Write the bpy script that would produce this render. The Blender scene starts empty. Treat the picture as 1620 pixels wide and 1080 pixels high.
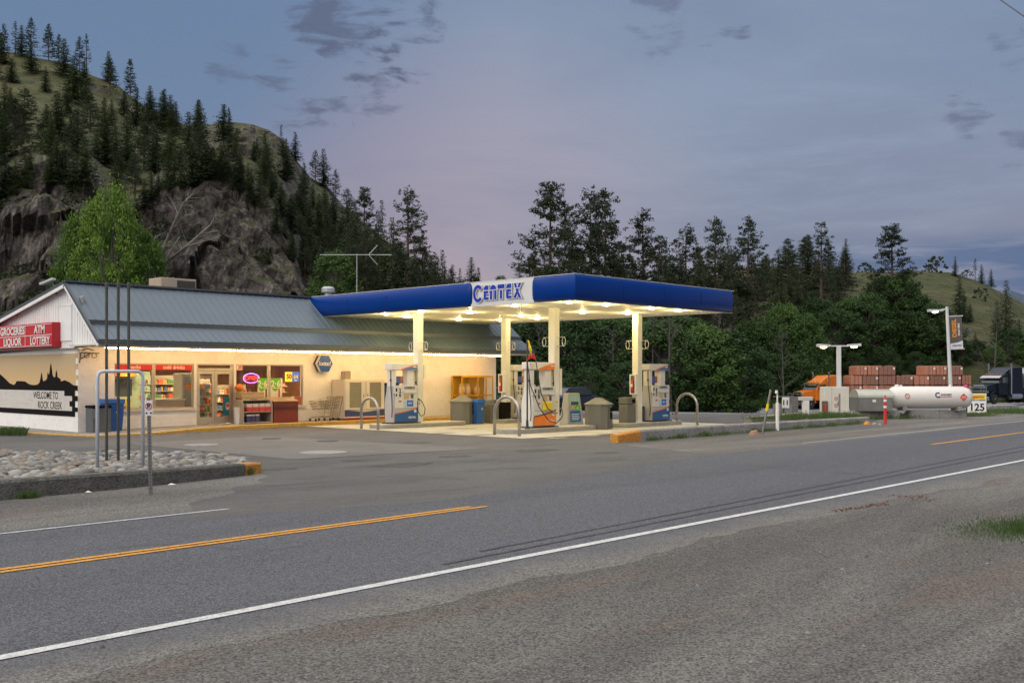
import bpy, math, random
import numpy as np
from mathutils import Vector, Matrix, noise
R = math.radians
random.seed(7)
SC = bpy.context.scene
COL = SC.collection
# ------------------------------------------------------------------ camera
EYE = 2.0
FX, FY = 0.7246, 0.6892           # view direction on the ground
cam_d = bpy.data.cameras.new("camera"); cam = bpy.data.objects.new("camera", cam_d); COL.objects.link(cam)
cam.location = (0, 0, EYE); cam.rotation_euler = (R(90), 0, -math.atan2(FX, FY))
cam_d.sensor_width = 36; cam_d.lens = 36.44; cam_d.shift_y = 0.034; cam_d.clip_end = 6000; cam_d.clip_start = 0.1
SC.camera = cam
# ------------------------------------------------------------------ world (dusk sky)
W = bpy.data.worlds.new("World"); SC.world = W; W.use_nodes = True
wn, wl = W.node_tree.nodes, W.node_tree.links
for n in list(wn): wn.remove(n)
def nd(t, **k):
    n = wn.new(t)
    for a, b in k.items(): setattr(n, a, b)
    return n
def wmath(op, a, b=None, c=None):
    n = nd('ShaderNodeMath', operation=op)
    for i, v in enumerate((a, b, c)):
        if v is None: continue
        if isinstance(v, (int, float)): n.inputs[i].default_value = v
        else: wl.new(v, n.inputs[i])
    return n.outputs[0]
def wramp(fac, stops):
    n = nd('ShaderNodeValToRGB'); wl.new(fac, n.inputs[0]); e = n.color_ramp.elements
    while len(e) < len(stops): e.new(0.5)
    for i, (p, c) in enumerate(stops): e[i].position = p; e[i].color = (*c, 1)
    return n.outputs[0]
def wmix(fac, a, b, mode='MIX'):
    n = nd('ShaderNodeMix', data_type='RGBA', blend_type=mode)
    for s, v in ((n.inputs[0], fac), (n.inputs[6], a), (n.inputs[7], b)):
        if isinstance(v, (int, float)): s.default_value = v
        elif isinstance(v, tuple): s.default_value = (*v, 1)
        else: wl.new(v, s)
    return n.outputs[2]
tc = nd('ShaderNodeTexCoord'); sep = nd('ShaderNodeSeparateXYZ'); wl.new(tc.outputs['Generated'], sep.inputs[0])
zel = wmath('MAXIMUM', sep.outputs[2], 0.0)
base = wramp(zel, [(0, (.19, .18, .27)), (.08, (.20, .19, .285)), (.18, (.195, .228, .345)), (.27, (.155, .218, .35)), (.36, (.135, .21, .345)), (1, (.15, .2, .3))])
def ddot(px, py, tight):
    u = (px - 810) / 1640; d = Vector((FX + FY * u, FY - FX * u, (595 - py) / 1640)).normalized()
    n = nd('ShaderNodeVectorMath', operation='DOT_PRODUCT'); wl.new(tc.outputs['Generated'], n.inputs[0]); n.inputs[1].default_value = d
    m = nd('ShaderNodeMapRange', interpolation_type='SMOOTHSTEP'); wl.new(n.outputs['Value'], m.inputs[0])
    m.inputs[1].default_value = math.cos(R(tight)); m.inputs[2].default_value = 1
    return m.outputs[0]
col = wmix(wmath('MULTIPLY', ddot(745, 490, 17), .72), base, (.46, .27, .31))
col = wmix(wmath('MULTIPLY', ddot(900, 380, 26), .10), col, (.29, .23, .33))
col = wmix(wmath('MULTIPLY', ddot(1100, 230, 25), .55), col, (.265, .325, .43))
col = wmix(wmath('MULTIPLY', ddot(0, 60, 26), .6), col, (.10, .17, .30))
# cloud plane coordinates
den = wmath('ADD', zel, 0.06)
cx = wmath('DIVIDE', sep.outputs[0], den); cy = wmath('DIVIDE', sep.outputs[1], den)
cmb = nd('ShaderNodeCombineXYZ'); wl.new(cx, cmb.inputs[0]); wl.new(cy, cmb.inputs[1])
def wnoise(scale, det, rough, vec, dist=0):
    n = nd('ShaderNodeTexNoise'); n.inputs['Scale'].default_value = scale; n.inputs['Detail'].default_value = det
    n.inputs['Roughness'].default_value = rough; n.inputs['Distortion'].default_value = dist; wl.new(vec, n.inputs['Vector']); return n.outputs[0]
veil = wnoise(0.55, 7, .62, cmb.outputs[0], .4)
vm = nd('ShaderNodeMapRange'); wl.new(veil, vm.inputs[0]); vm.inputs[1].default_value = .42; vm.inputs[2].default_value = .68; vm.inputs[4].default_value = .5
col = wmix(vm.outputs[0], col, (.15, .182, .295))
# streaky dark bank low on the right
mp = nd('ShaderNodeMapping'); wl.new(tc.outputs['Generated'], mp.inputs[0]); mp.inputs['Scale'].default_value = (7, 7, 46)
st = wnoise(1.0, 7, .62, mp.outputs[0], .3)
sm = nd('ShaderNodeMapRange'); wl.new(st, sm.inputs[0]); sm.inputs[1].default_value = .36; sm.inputs[2].default_value = .56
lowm = nd('ShaderNodeMapRange', interpolation_type='SMOOTHSTEP'); wl.new(zel, lowm.inputs[0]); lowm.inputs[1].default_value = .135; lowm.inputs[2].default_value = .10
col = wmix(wmath('MULTIPLY', wmath('MULTIPLY', wmath('MULTIPLY', sm.outputs[0], lowm.outputs[0]), ddot(1620, 410, 13)), 1.3), col, (.065, .125, .27))
col = wmix(wmath('MULTIPLY', wmath('MULTIPLY', sm.outputs[0], ddot(1350, 420, 13)), .35), col, (.13, .15, .26))
# small grey clouds in loose groups
mp2 = nd('ShaderNodeMapping'); wl.new(tc.outputs['Generated'], mp2.inputs[0]); mp2.inputs['Scale'].default_value = (19, 19, 58)
cl = wnoise(1.0, 9, .6, mp2.outputs[0], .35)
def cloud(px, py, r, th, k):
    global col
    v = wmath('ADD', cl, wmath('MULTIPLY', wmath('SUBTRACT', ddot(px, py, r), 1.0), .35))
    m = nd('ShaderNodeMapRange', interpolation_type='SMOOTHSTEP'); wl.new(v, m.inputs[0]); m.inputs[1].default_value = th; m.inputs[2].default_value = th + .17
    col = wmix(wmath('MULTIPLY', m.outputs[0], k), col, (.085, .10, .175))
cloud(560, 45, 6.0, .43, .8); cloud(490, 140, 5, .46, .75); cloud(650, 62, 4, .44, .75); cloud(1040, 35, 3.2, .45, .5)
cloud(1145, 72, 2.2, .42, .6); cloud(1605, 65, 2.0, .42, .5); cloud(1530, 180, 2, .42, .6); cloud(1612, 240, 1.8, .42, .55); cloud(360, 100, 2, .44, .5); cloud(600, 125, 3.5, .45, .7)
# higher, unseen part of the sky is boosted to light the ground, more toward -X
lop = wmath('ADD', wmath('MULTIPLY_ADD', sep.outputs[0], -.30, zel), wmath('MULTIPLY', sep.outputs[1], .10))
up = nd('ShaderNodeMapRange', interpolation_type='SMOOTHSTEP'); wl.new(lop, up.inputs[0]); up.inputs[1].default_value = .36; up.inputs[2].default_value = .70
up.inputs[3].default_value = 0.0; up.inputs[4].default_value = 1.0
sky = nd('ShaderNodeTexSky', sky_type='NISHITA'); sky.sun_disc = False; sky.sun_elevation = R(2); sky.sun_rotation = R(220)
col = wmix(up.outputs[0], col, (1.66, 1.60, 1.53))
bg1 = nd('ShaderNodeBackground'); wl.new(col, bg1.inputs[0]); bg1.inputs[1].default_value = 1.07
bg2 = nd('ShaderNodeBackground'); wl.new(sky.outputs[0], bg2.inputs[0]); bg2.inputs[1].default_value = 0.02
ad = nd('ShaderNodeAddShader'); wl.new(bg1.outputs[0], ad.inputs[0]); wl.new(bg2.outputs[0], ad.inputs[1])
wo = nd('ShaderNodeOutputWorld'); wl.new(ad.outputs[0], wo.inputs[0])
# ------------------------------------------------------------------ faint after-sunset light, very soft
sd = bpy.data.lights.new("sun", 'SUN'); sd.energy = 0.8; sd.angle = R(40); sd.color = (1, .93, .86)
so = bpy.data.objects.new("sun", sd); COL.objects.link(so)
so.rotation_euler = Vector((1.0, .12, -.60)).to_track_quat('-Z', 'Y').to_euler()
SC.view_settings.view_transform = 'Standard'; SC.view_settings.look = 'None'; SC.view_settings.exposure = 0; SC.view_settings.gamma = 1
SC.cycles.use_denoising = True; SC.cycles.max_bounces = 6; SC.cycles.diffuse_bounces = 4; SC.cycles.transparent_max_bounces = 8
SC.cycles.sample_clamp_indirect = 6; SC.cycles.caustics_reflective = False; SC.cycles.caustics_refractive = False

# ------------------------------------------------------------------ coordinates
def P(px, z, h=0.0):
    u = (px - 810) / 1640; return Vector((z * (FX + FY * u), z * (FY - FX * u), h))
def G(px, py, h=0.0):
    return P(px, (EYE - h) * 1640 / (py - 595), h)
def onY(px, py, Y):
    u = (px - 810) / 1640; z = Y / (FY - FX * u); return z * (FX + FY * u), EYE + (595 - py) * z / 1640
def onX(px, py, X):
    u = (px - 810) / 1640; z = X / (FX + FY * u); return z * (FY - FX * u), EYE + (595 - py) * z / 1640
# ------------------------------------------------------------------ materials
MATS = {}
def M(name, c=(.5, .5, .5), rough=.6, metal=0.0, var=.12, scale=3.0, bump=0.0, bscale=40, emis=0, alpha=None, coords='Object', spec=.5, stain=0):
    if name in MATS: return MATS[name]
    m = bpy.data.materials.new(name); m.use_nodes = True; N, L = m.node_tree.nodes, m.node_tree.links
    b = N['Principled BSDF']; b.inputs['Roughness'].default_value = rough; b.inputs['Metallic'].default_value = metal
    b.inputs['Specular IOR Level'].default_value = spec; b.inputs['Base Color'].default_value = (*c, 1)
    t = N.new('ShaderNodeTexCoord')
    if var:
        n = N.new('ShaderNodeTexNoise'); n.inputs['Scale'].default_value = scale; n.inputs['Detail'].default_value = 8; n.inputs['Roughness'].default_value = .65
        L.new(t.outputs[coords], n.inputs['Vector'])
        r = N.new('ShaderNodeMapRange'); L.new(n.outputs[0], r.inputs[0]); r.inputs[1].default_value = .25; r.inputs[2].default_value = .75
        r.inputs[3].default_value = 1 - var; r.inputs[4].default_value = 1 + var
        x = N.new('ShaderNodeVectorMath'); x.operation = 'SCALE'; x.inputs[0].default_value = c; L.new(r.outputs[0], x.inputs['Scale'])
        L.new(x.outputs[0], b.inputs['Base Color'])
        r2 = N.new('ShaderNodeMapRange'); L.new(n.outputs[0], r2.inputs[0]); r2.inputs[3].default_value = rough * .85; r2.inputs[4].default_value = min(1, rough * 1.15)
        L.new(r2.outputs[0], b.inputs['Roughness'])
    if bump:
        n2 = N.new('ShaderNodeTexNoise'); n2.inputs['Scale'].default_value = bscale; n2.inputs['Detail'].default_value = 6; L.new(t.outputs[coords], n2.inputs['Vector'])
        bp = N.new('ShaderNodeBump'); bp.inputs['Strength'].default_value = bump; bp.inputs['Distance'].default_value = .02
        L.new(n2.outputs[0], bp.inputs['Height']); L.new(bp.outputs[0], b.inputs['Normal'])
    if emis:
        b.inputs['Emission Color'].default_value = (*c, 1); b.inputs['Emission Strength'].default_value = emis
    MATS[name] = m; return m
def foliage(name, c1, c2, trans=.25):
    m = bpy.data.materials.new(name); m.use_nodes = True; N, L = m.node_tree.nodes, m.node_tree.links
    b = N['Principled BSDF']; b.inputs['Roughness'].default_value = .65; b.inputs['Specular IOR Level'].default_value = .25
    g = N.new('ShaderNodeNewGeometry'); oi = N.new('ShaderNodeObjectInfo')
    n = N.new('ShaderNodeTexNoise'); n.inputs['Scale'].default_value = .45; n.inputs['Detail'].default_value = 4; L.new(g.outputs['Position'], n.inputs['Vector'])
    a = N.new('ShaderNodeMath'); a.operation = 'MULTIPLY_ADD'; L.new(oi.outputs['Random'], a.inputs[0]); a.inputs[1].default_value = .75; L.new(n.outputs[0], a.inputs[2])
    a2 = N.new('ShaderNodeMath'); a2.operation = 'MULTIPLY_ADD'; L.new(g.outputs['Random Per Island'], a2.inputs[0]); a2.inputs[1].default_value = .35; L.new(a.outputs[0], a2.inputs[2])
    r = N.new('ShaderNodeMapRange'); L.new(a2.outputs[0], r.inputs[0]); r.inputs[1].default_value = .45; r.inputs[2].default_value = 1.5
    x = N.new('ShaderNodeMix'); x.data_type = 'RGBA'; L.new(r.outputs[0], x.inputs[0]); x.inputs[6].default_value = (*c1, 1); x.inputs[7].default_value = (*c2, 1)
    L.new(x.outputs[2], b.inputs['Base Color'])
    t = N.new('ShaderNodeBsdfTranslucent'); L.new(x.outputs[2], t.inputs[0]); s = N.new('ShaderNodeMixShader'); s.inputs[0].default_value = trans
    L.new(b.outputs[0], s.inputs[1]); L.new(t.outputs[0], s.inputs[2]); L.new(s.outputs[0], N['Material Output'].inputs[0])
    MATS[name] = m; return m
# ------------------------------------------------------------------ mesh building
class MB:
    def __init__(s): s.v = []; s.f = []; s.m = []; s.mi = 0; s.xf = None
    def add(s, vs, fs):
        o = len(s.v)
        if s.xf is not None: vs = [s.xf @ Vector(v) for v in vs]
        s.v += [tuple(v) for v in vs]; s.f += [tuple(o + i for i in f) for f in fs]; s.m += [s.mi] * len(fs); return s
    def mat(s, i): s.mi = i; return s
    def box(s, x0, x1, y0, y1, z0, z1):
        return s.add([(x0, y0, z0), (x1, y0, z0), (x1, y1, z0), (x0, y1, z0), (x0, y0, z1), (x1, y0, z1), (x1, y1, z1), (x0, y1, z1)],
                     [(0, 3, 2, 1), (4, 5, 6, 7), (0, 1, 5, 4), (1, 2, 6, 5), (2, 3, 7, 6), (3, 0, 4, 7)])
    def quad(s, a, b, c, d): return s.add([a, b, c, d], [(0, 1, 2, 3)])
    def poly(s, pts): return s.add(pts, [tuple(range(len(pts)))])
    def tube(s, pts, r, n=8, caps=True):
        pts = [Vector(p) for p in pts]; rs = r if isinstance(r, (list, tuple)) else [r] * len(pts); vs = []; fs = []
        up = None
        for i, p in enumerate(pts):
            t = (pts[min(i + 1, len(pts) - 1)] - pts[max(i - 1, 0)]).normalized()
            if up is None: up = Vector((0, 0, 1)) if abs(t.z) < .9 else Vector((1, 0, 0))
            a = t.cross(up).normalized(); b = a.cross(t).normalized(); up = b
            for k in range(n):
                w = 2 * math.pi * k / n; vs.append(p + (a * math.cos(w) + b * math.sin(w)) * rs[i])
        for i in range(len(pts) - 1):
            for k in range(n):
                j = (k + 1) % n; fs.append((i * n + k, i * n + j, (i + 1) * n + j, (i + 1) * n + k))
        if caps: fs += [tuple(range(n))[::-1], tuple((len(pts) - 1) * n + k for k in range(n))]
        return s.add(vs, fs)
    def prism(s, poly, z0, z1):           # poly in xy
        n = len(poly); vs = [(x, y, z0) for x, y in poly] + [(x, y, z1) for x, y in poly]
        return s.add(vs, [tuple(range(n))[::-1], tuple(range(n, 2 * n))] + [(i, (i + 1) % n, n + (i + 1) % n, n + i) for i in range(n)])
    def prismY(s, poly, y0, y1):          # poly in xz, extruded along y
        n = len(poly); vs = [(x, y0, z) for x, z in poly] + [(x, y1, z) for x, z in poly]
        return s.add(vs, [tuple(range(n)), tuple(range(n, 2 * n))[::-1]] + [(i, n + i, n + (i + 1) % n, (i + 1) % n) for i in range(n)])
    def prismX(s, poly, x0, x1):          # poly in yz, extruded along x
        n = len(poly); vs = [(x0, y, z) for y, z in poly] + [(x1, y, z) for y, z in poly]
        return s.add(vs, [tuple(range(n))[::-1], tuple(range(n, 2 * n))] + [(i, (i + 1) % n, n + (i + 1) % n, n + i) for i in range(n)])
    def lathe(s, prof, c=(0, 0, 0), n=16):
        vs = []; fs = []
        for r, z in prof:
            for k in range(n):
                w = 2 * math.pi * k / n; vs.append((c[0] + r * math.cos(w), c[1] + r * math.sin(w), c[2] + z))
        for i in range(len(prof) - 1):
            for k in range(n):
                j = (k + 1) % n; fs.append((i * n + k, i * n + j, (i + 1) * n + j, (i + 1) * n + k))
        fs += [tuple(range(n))[::-1], tuple((len(prof) - 1) * n + k for k in range(n))]
        return s.add(vs, fs)
    def build(s, name, mats, parent=None, world=False, bevel=0, smooth=False, auto=False):
        me = bpy.data.meshes.new(name); vs = s.v
        if world and parent is not None:
            l = parent.location; vs = [(a - l.x, b - l.y, c - l.z) for a, b, c in vs]
        me.from_pydata(vs, [], s.f)
        for m in (mats if isinstance(mats, (list, tuple)) else [mats]): me.materials.append(m)
        me.polygons.foreach_set('material_index', s.m)
        if smooth: me.polygons.foreach_set('use_smooth', [True] * len(s.f))
        me.update()
        o = bpy.data.objects.new(name, me); COL.objects.link(o)
        if parent is not None: o.parent = parent
        if bevel:
            b = o.modifiers.new('b', 'BEVEL'); b.width = bevel; b.segments = 2; b.limit_method = 'ANGLE'; b.angle_limit = R(40)
        return o
def tag(o, label=None, cat=None, group=None, kind=None):
    if label: o['label'] = label
    if cat: o['category'] = cat
    if group: o['group'] = group
    if kind: o['kind'] = kind
    return o
def thing(name, loc, label, cat, group=None, rz=0):
    o = bpy.data.objects.new(name, None); COL.objects.link(o); o.location = loc; o.rotation_euler = (0, 0, rz); o.empty_display_size = .2
    return tag(o, label, cat, group)
def copy_tree(o, parent=None):
    c = o.copy(); COL.objects.link(c)
    if parent is not None: c.parent = parent
    for ch in [k for k in bpy.data.objects if k.parent == o]: copy_tree(ch, c)
    return c
def text(name, s, size, mat, parent, loc, rot=(0, 0, 0), ext=.003, bold=0, sx=1.0, align='CENTER', world=False):
    cu = bpy.data.curves.new(name, 'FONT'); cu.body = s; cu.size = size; cu.extrude = ext; cu.offset = bold; cu.align_x = align; cu.align_y = 'CENTER'; cu.resolution_u = 3
    t = bpy.data.objects.new('tmp', cu); COL.objects.link(t); bpy.context.view_layer.update()
    me = bpy.data.meshes.new_from_object(t.evaluated_get(bpy.context.evaluated_depsgraph_get())); bpy.data.objects.remove(t); me.name = name
    for v in me.vertices: v.co.x *= sx
    me.materials.clear(); me.materials.append(mat)
    o = bpy.data.objects.new(name, me); COL.objects.link(o); loc = Vector(loc)
    if parent is not None:
        if world: loc = loc - parent.location
        o.parent = parent
    o.location = loc; o.rotation_euler = rot; return o
FACE_Y = (R(90), 0, 0)            # text on a face that looks to -Y
FACE_X = (R(90), 0, R(-90))       # text on a face that looks to -X
def quads(name, cen, nor, size, aspect, mats, parent, seed=0, mi=None):
    """many diamond-shaped leaves in one mesh"""
    rg = np.random.default_rng(seed); n = len(cen); cen = np.asarray(cen, float); nor = np.asarray(nor, float)
    nor /= np.linalg.norm(nor, axis=1, keepdims=True) + 1e-9
    r = rg.normal(size=(n, 3)); a = np.cross(nor, r); a /= np.linalg.norm(a, axis=1, keepdims=True) + 1e-9; b = np.cross(nor, a)
    size = np.broadcast_to(size, (n,))[:, None] * rg.uniform(.7, 1.3, (n, 1)); asp = aspect
    v = np.stack([cen - a * size, cen + b * size * asp, cen + a * size, cen - b * size * asp], 1).reshape(-1, 3)
    return rawmesh(name, v, n, mats, parent, mi)
def rawmesh(name, v, n, mats, parent, mi=None):
    me = bpy.data.meshes.new(name); me.vertices.add(4 * n); me.vertices.foreach_set('co', v.astype(np.float32).ravel())
    me.loops.add(4 * n); me.loops.foreach_set('vertex_index', np.arange(4 * n, dtype=np.int32))
    me.polygons.add(n); me.polygons.foreach_set('loop_start', np.arange(0, 4 * n, 4, dtype=np.int32)); me.polygons.foreach_set('loop_total', np.full(n, 4, dtype=np.int32))
    for m in (mats if isinstance(mats, (list, tuple)) else [mats]): me.materials.append(m)
    if mi is not None: me.polygons.foreach_set('material_index', np.asarray(mi, dtype=np.int32))
    me.update(); me.validate()
    o = bpy.data.objects.new(name, me); COL.objects.link(o)
    if parent is not None: o.parent = parent
    return o
# ================================================================== SETTING: ground, road, hills
def ground_mat(name, c1, c2, c3, s1=.35, s2=45, bumpd=.02, stretch=None, speck=.35, rough=.9, tyre=None, spscale=260):
    m = bpy.data.materials.new(name); m.use_nodes = True; N, L = m.node_tree.nodes, m.node_tree.links
    b = N['Principled BSDF']; b.inputs['Roughness'].default_value = rough; b.inputs['Specular IOR Level'].default_value = .3
    g = N.new('ShaderNodeNewGeometry'); mp = N.new('ShaderNodeMapping'); L.new(g.outputs['Position'], mp.inputs[0])
    if stretch: mp.inputs['Scale'].default_value = stretch
    def nz(sc, det=8, ro=.6, v=None, dist=0):
        n = N.new('ShaderNodeTexNoise'); n.inputs['Scale'].default_value = sc; n.inputs['Detail'].default_value = det; n.inputs['Roughness'].default_value = ro; n.inputs['Distortion'].default_value = dist
        L.new(v or g.outputs['Position'], n.inputs['Vector']); return n.outputs[0]
    def mr(x, a, bb, c=0, d=1):
        r = N.new('ShaderNodeMapRange'); L.new(x, r.inputs[0])
        for i, q in enumerate((a, bb, c, d)): r.inputs[i + 1].default_value = q
        return r.outputs[0]
    def mx(f, a, bb, mode='MIX'):
        x = N.new('ShaderNodeMix'); x.data_type = 'RGBA'; x.blend_type = mode
        for s, q in ((x.inputs[0], f), (x.inputs[6], a), (x.inputs[7], bb)):
            if isinstance(q, float): s.default_value = q
            elif isinstance(q, tuple): s.default_value = (*q, 1)
            else: L.new(q, s)
        return x.outputs[2]
    kc = .5 if name == 'gravel' else 1.0
    c = mx(mr(nz(s1, 6, .6, mp.outputs[0], .6), .5 - .15 * kc, .5 + .15 * kc), c1, c2)
    c = mx(mr(nz(s1 * 2.7, 8, .7, mp.outputs[0], .3), .5 if kc == 1 else .53, .72 if kc == 1 else .62), c, c3)
    # stones: voronoi cells of random grey
    vo = N.new('ShaderNodeTexVoronoi'); vo.inputs['Scale'].default_value = s2; L.new(g.outputs['Position'], vo.inputs['Vector'])
    sv = N.new('ShaderNodeSeparateColor'); L.new(vo.outputs['Color'], sv.inputs[0])
    k = mr(sv.outputs[0], 0, 1, 1 - speck, 1 + speck)
    n2 = nz(spscale, 3, .6); k2 = mr(n2, .3, .7, 1 - speck * .6, 1 + speck * .6)
    mu = N.new('ShaderNodeMath'); mu.operation = 'MULTIPLY'; L.new(k, mu.inputs[0]); L.new(k2, mu.inputs[1])
    x = N.new('ShaderNodeVectorMath'); x.operation = 'SCALE'; L.new(c, x.inputs[0]); L.new(mu.outputs[0], x.inputs['Scale']); L.new(x.outputs[0], b.inputs['Base Color'])
    bp = N.new('ShaderNodeBump'); bp.inputs['Strength'].default_value = .8; bp.inputs['Distance'].default_value = bumpd
    a = N.new('ShaderNodeMath'); a.operation = 'ADD'; L.new(mr(vo.outputs['Distance'], 0, .6, 1, 0), a.inputs[0]); L.new(n2, a.inputs[1])
    L.new(a.outputs[0], bp.inputs['Height']); L.new(bp.outputs[0], b.inputs['Normal'])
    MATS[name] = m; return m
m_gravel = ground_mat('gravel', (.125, .12, .112), (.205, .197, .183), (.165, .135, .118), s1=.22, s2=62, bumpd=.016, speck=.6, stretch=(.22, 1.5, 1), spscale=420)
m_road = ground_mat('road_asphalt', (.092, .096, .110), (.118, .122, .136), (.078, .082, .093), s1=.12, s2=75, bumpd=.009, speck=.62, stretch=(.16, 1.5, 1), rough=.85)
m_lot = ground_mat('lot_asphalt', (.098, .097, .098), (.135, .13, .126), (.075, .075, .076), s1=.3, s2=70, bumpd=.01, speck=.3, stretch=(.4, 1, 1), rough=.85)
m_lot2 = ground_mat('lot_patch', (.145, .138, .128), (.17, .162, .15), (.12, .115, .108), s1=.2, s2=70, bumpd=.008, speck=.25, rough=.85)
m_pad = ground_mat('concrete_pad', (.46, .43, .35), (.53, .49, .40), (.34, .31, .25), s1=.45, s2=30, bumpd=.006, speck=.12, rough=.8)
m_conc = ground_mat('concrete', (.26, .25, .235), (.34, .33, .31), (.17, .165, .15), s1=.9, s2=40, bumpd=.01, speck=.2)
m_conc_old = ground_mat('old_concrete', (.12, .115, .105), (.17, .165, .15), (.075, .075, .065), s1=1.3, s2=30, bumpd=.015, speck=.3)
m_white_line = ground_mat('white_road_paint', (.54, .54, .53), (.58, .58, .57), (.34, .34, .335), s1=3, s2=60, bumpd=.005, speck=.22)
m_white_worn = ground_mat('worn_road_paint', (.42, .43, .43), (.36, .37, .38), (.26, .27, .28), s1=4, s2=60, bumpd=.005, speck=.35)
m_yellow_line = ground_mat('yellow_road_paint', (.62, .30, .06), (.55, .27, .06), (.36, .2, .07), s1=3, s2=60, bumpd=.005, speck=.3)
m_yellow_kerb = ground_mat('yellow_kerb_paint', (.62, .36, .07), (.55, .32, .08), (.35, .25, .12), s1=2, s2=40, bumpd=.008, speck=.2)
m_orange_kerb = ground_mat('orange_kerb_paint', (.6, .26, .04), (.52, .23, .05), (.3, .18, .09), s1=3, s2=40, bumpd=.008, speck=.25)

def spill(m, nx, ny, c, c1, c2, w0=.25, w1=1.0):
    """road edge: loose gravel lying over the asphalt, by distance past a line"""
    N, L = m.node_tree.nodes, m.node_tree.links; b = N['Principled BSDF']; old = b.inputs['Base Color'].links[0].from_socket
    g = N.new('ShaderNodeNewGeometry'); d = N.new('ShaderNodeVectorMath'); d.operation = 'DOT_PRODUCT'; L.new(g.outputs['Position'], d.inputs[0]); d.inputs[1].default_value = (nx, ny, 0)
    n = N.new('ShaderNodeTexNoise'); n.inputs['Scale'].default_value = .9; n.inputs['Detail'].default_value = 10; n.inputs['Roughness'].default_value = .75; L.new(g.outputs['Position'], n.inputs['Vector'])
    a = N.new('ShaderNodeMath'); a.operation = 'MULTIPLY_ADD'; L.new(n.outputs[0], a.inputs[0]); a.inputs[1].default_value = 1.6; L.new(d.outputs['Value'], a.inputs[2])
    r = N.new('ShaderNodeMapRange'); L.new(a.outputs[0], r.inputs[0]); r.inputs[1].default_value = c + .8 + w0; r.inputs[2].default_value = c + .8 + w1
    v = N.new('ShaderNodeTexVoronoi'); v.inputs['Scale'].default_value = 62; L.new(g.outputs['Position'], v.inputs['Vector']); sv = N.new('ShaderNodeSeparateColor'); L.new(v.outputs['Color'], sv.inputs[0])
    k = N.new('ShaderNodeMapRange'); L.new(sv.outputs[0], k.inputs[0]); k.inputs[3].default_value = .42; k.inputs[4].default_value = 1.58
    x0 = N.new('ShaderNodeMix'); x0.data_type = 'RGBA'; L.new(n.outputs[0], x0.inputs[0]); x0.inputs[6].default_value = (*c1, 1); x0.inputs[7].default_value = (*c2, 1)
    sc = N.new('ShaderNodeVectorMath'); sc.operation = 'SCALE'; L.new(x0.outputs[2], sc.inputs[0]); L.new(k.outputs[0], sc.inputs['Scale'])
    x = N.new('ShaderNodeMix'); x.data_type = 'RGBA'; L.new(r.outputs[0], x.inputs[0]); L.new(old, x.inputs[6]); L.new(sc.outputs[0], x.inputs[7]); L.new(x.outputs[2], b.inputs['Base Color'])
def ragged(a, c, amp, sd, step=.22):
    n = max(2, int((c - a).length / step)); d = (c - a).normalized(); nn = Vector((-d.y, d.x, 0)); out = []
    for k in range(n):
        q = a.lerp(c, k / n); w = noise.fractal(Vector((q.x * .5, q.y * .5, sd)), .9, 2.2, 5) * amp; out.append(q + nn * w)
    return out
def sheet(name, pts, z, mat, label=None):
    b = MB(); b.poly([(p[0], p[1], z) for p in pts]); o = b.build(name, mat); o['kind'] = 'structure'; return o
# hills and ground: one sheet of terrain laid out by bearing and distance
def interp(tab, x):
    if x <= tab[0][0]: return tab[0][1]
    for (a, b), (c, d) in zip(tab, tab[1:]):
        if x <= c: return b + (d - b) * (x - a) / (c - a)
    return tab[-1][1]
RIDGE = [(-1500, 60), (-300, 60), (0, 84), (90, 98), (118, 107), (155, 120), (189, 133), (222, 162), (289, 194), (345, 197), (395, 203), (425, 211), (450, 230), (470, 263),
         (490, 288), (520, 308), (545, 337), (600, 388), (650, 425), (700, 445), (760, 452), (850, 455), (1000, 450), (1150, 432), (1200, 424), (1300, 428), (1340, 434),
         (1380, 436), (1450, 429), (1490, 431), (1530, 440), (1560, 450), (1590, 464), (1620, 480), (1700, 505), (2300, 530), (3200, 500)]
RDIST = [(-1500, 430), (200, 430), (300, 390), (350, 330), (450, 320), (545, 330), (700, 420), (1000, 330), (1200, 330), (1450, 380), (1620, 420), (3200, 420)]
CTOP = [(-1500, 310), (0, 318), (40, 292), (70, 284), (110, 292), (140, 312), (165, 352), (200, 362), (235, 330), (255, 298), (300, 293), (335, 284), (365, 296), (385, 312),
        (410, 338), (440, 366), (465, 405), (482, 450), (520, 470), (600, 480), (900, 520), (1100, 540), (1300, 545), (3200, 560)]
CDIST = [(-1500, 120), (150, 118), (200, 128), (300, 132), (470, 128), (560, 140), (800, 150), (3200, 160)]
LOW = [(-1500, 0), (700, 0), (900, -1.2), (1250, -1.7), (1330, -1.7), (1590, -1.0), (1800, -1.0), (3200, -1)]
def knots(p):
    zr, zc, lo = interp(RDIST, p), interp(CDIST, p), interp(LOW, p)
    hr = EYE + (595 - interp(RIDGE, p)) * zr / 1640; hc = EYE + (595 - interp(CTOP, p)) * zc / 1640
    zb = 80 if p < 700 else 80 + min(1, (p - 700) / 200) * 42
    cm = max(0, min(1, (495 - p) / 40))                      # how cliff-like this bearing is
    z1 = zc - 14 * cm - 18 * (1 - cm); h1 = hc * (.30 * cm + .6 * (1 - cm))
    return [(55, 0), (min(zb, 108) - 8, lo), (zb + 4, lo), (z1, h1), (zc, hc), (zr * .80, hc + (hr - hc) * (.60 if p < 560 else .7)), (zr, hr), (zr * 1.5, hr * .9), (zr * 2.6, hr * .5)], cm
SEG = [4, 4, 12, 40, 34, 40, 5, 3]
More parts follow.
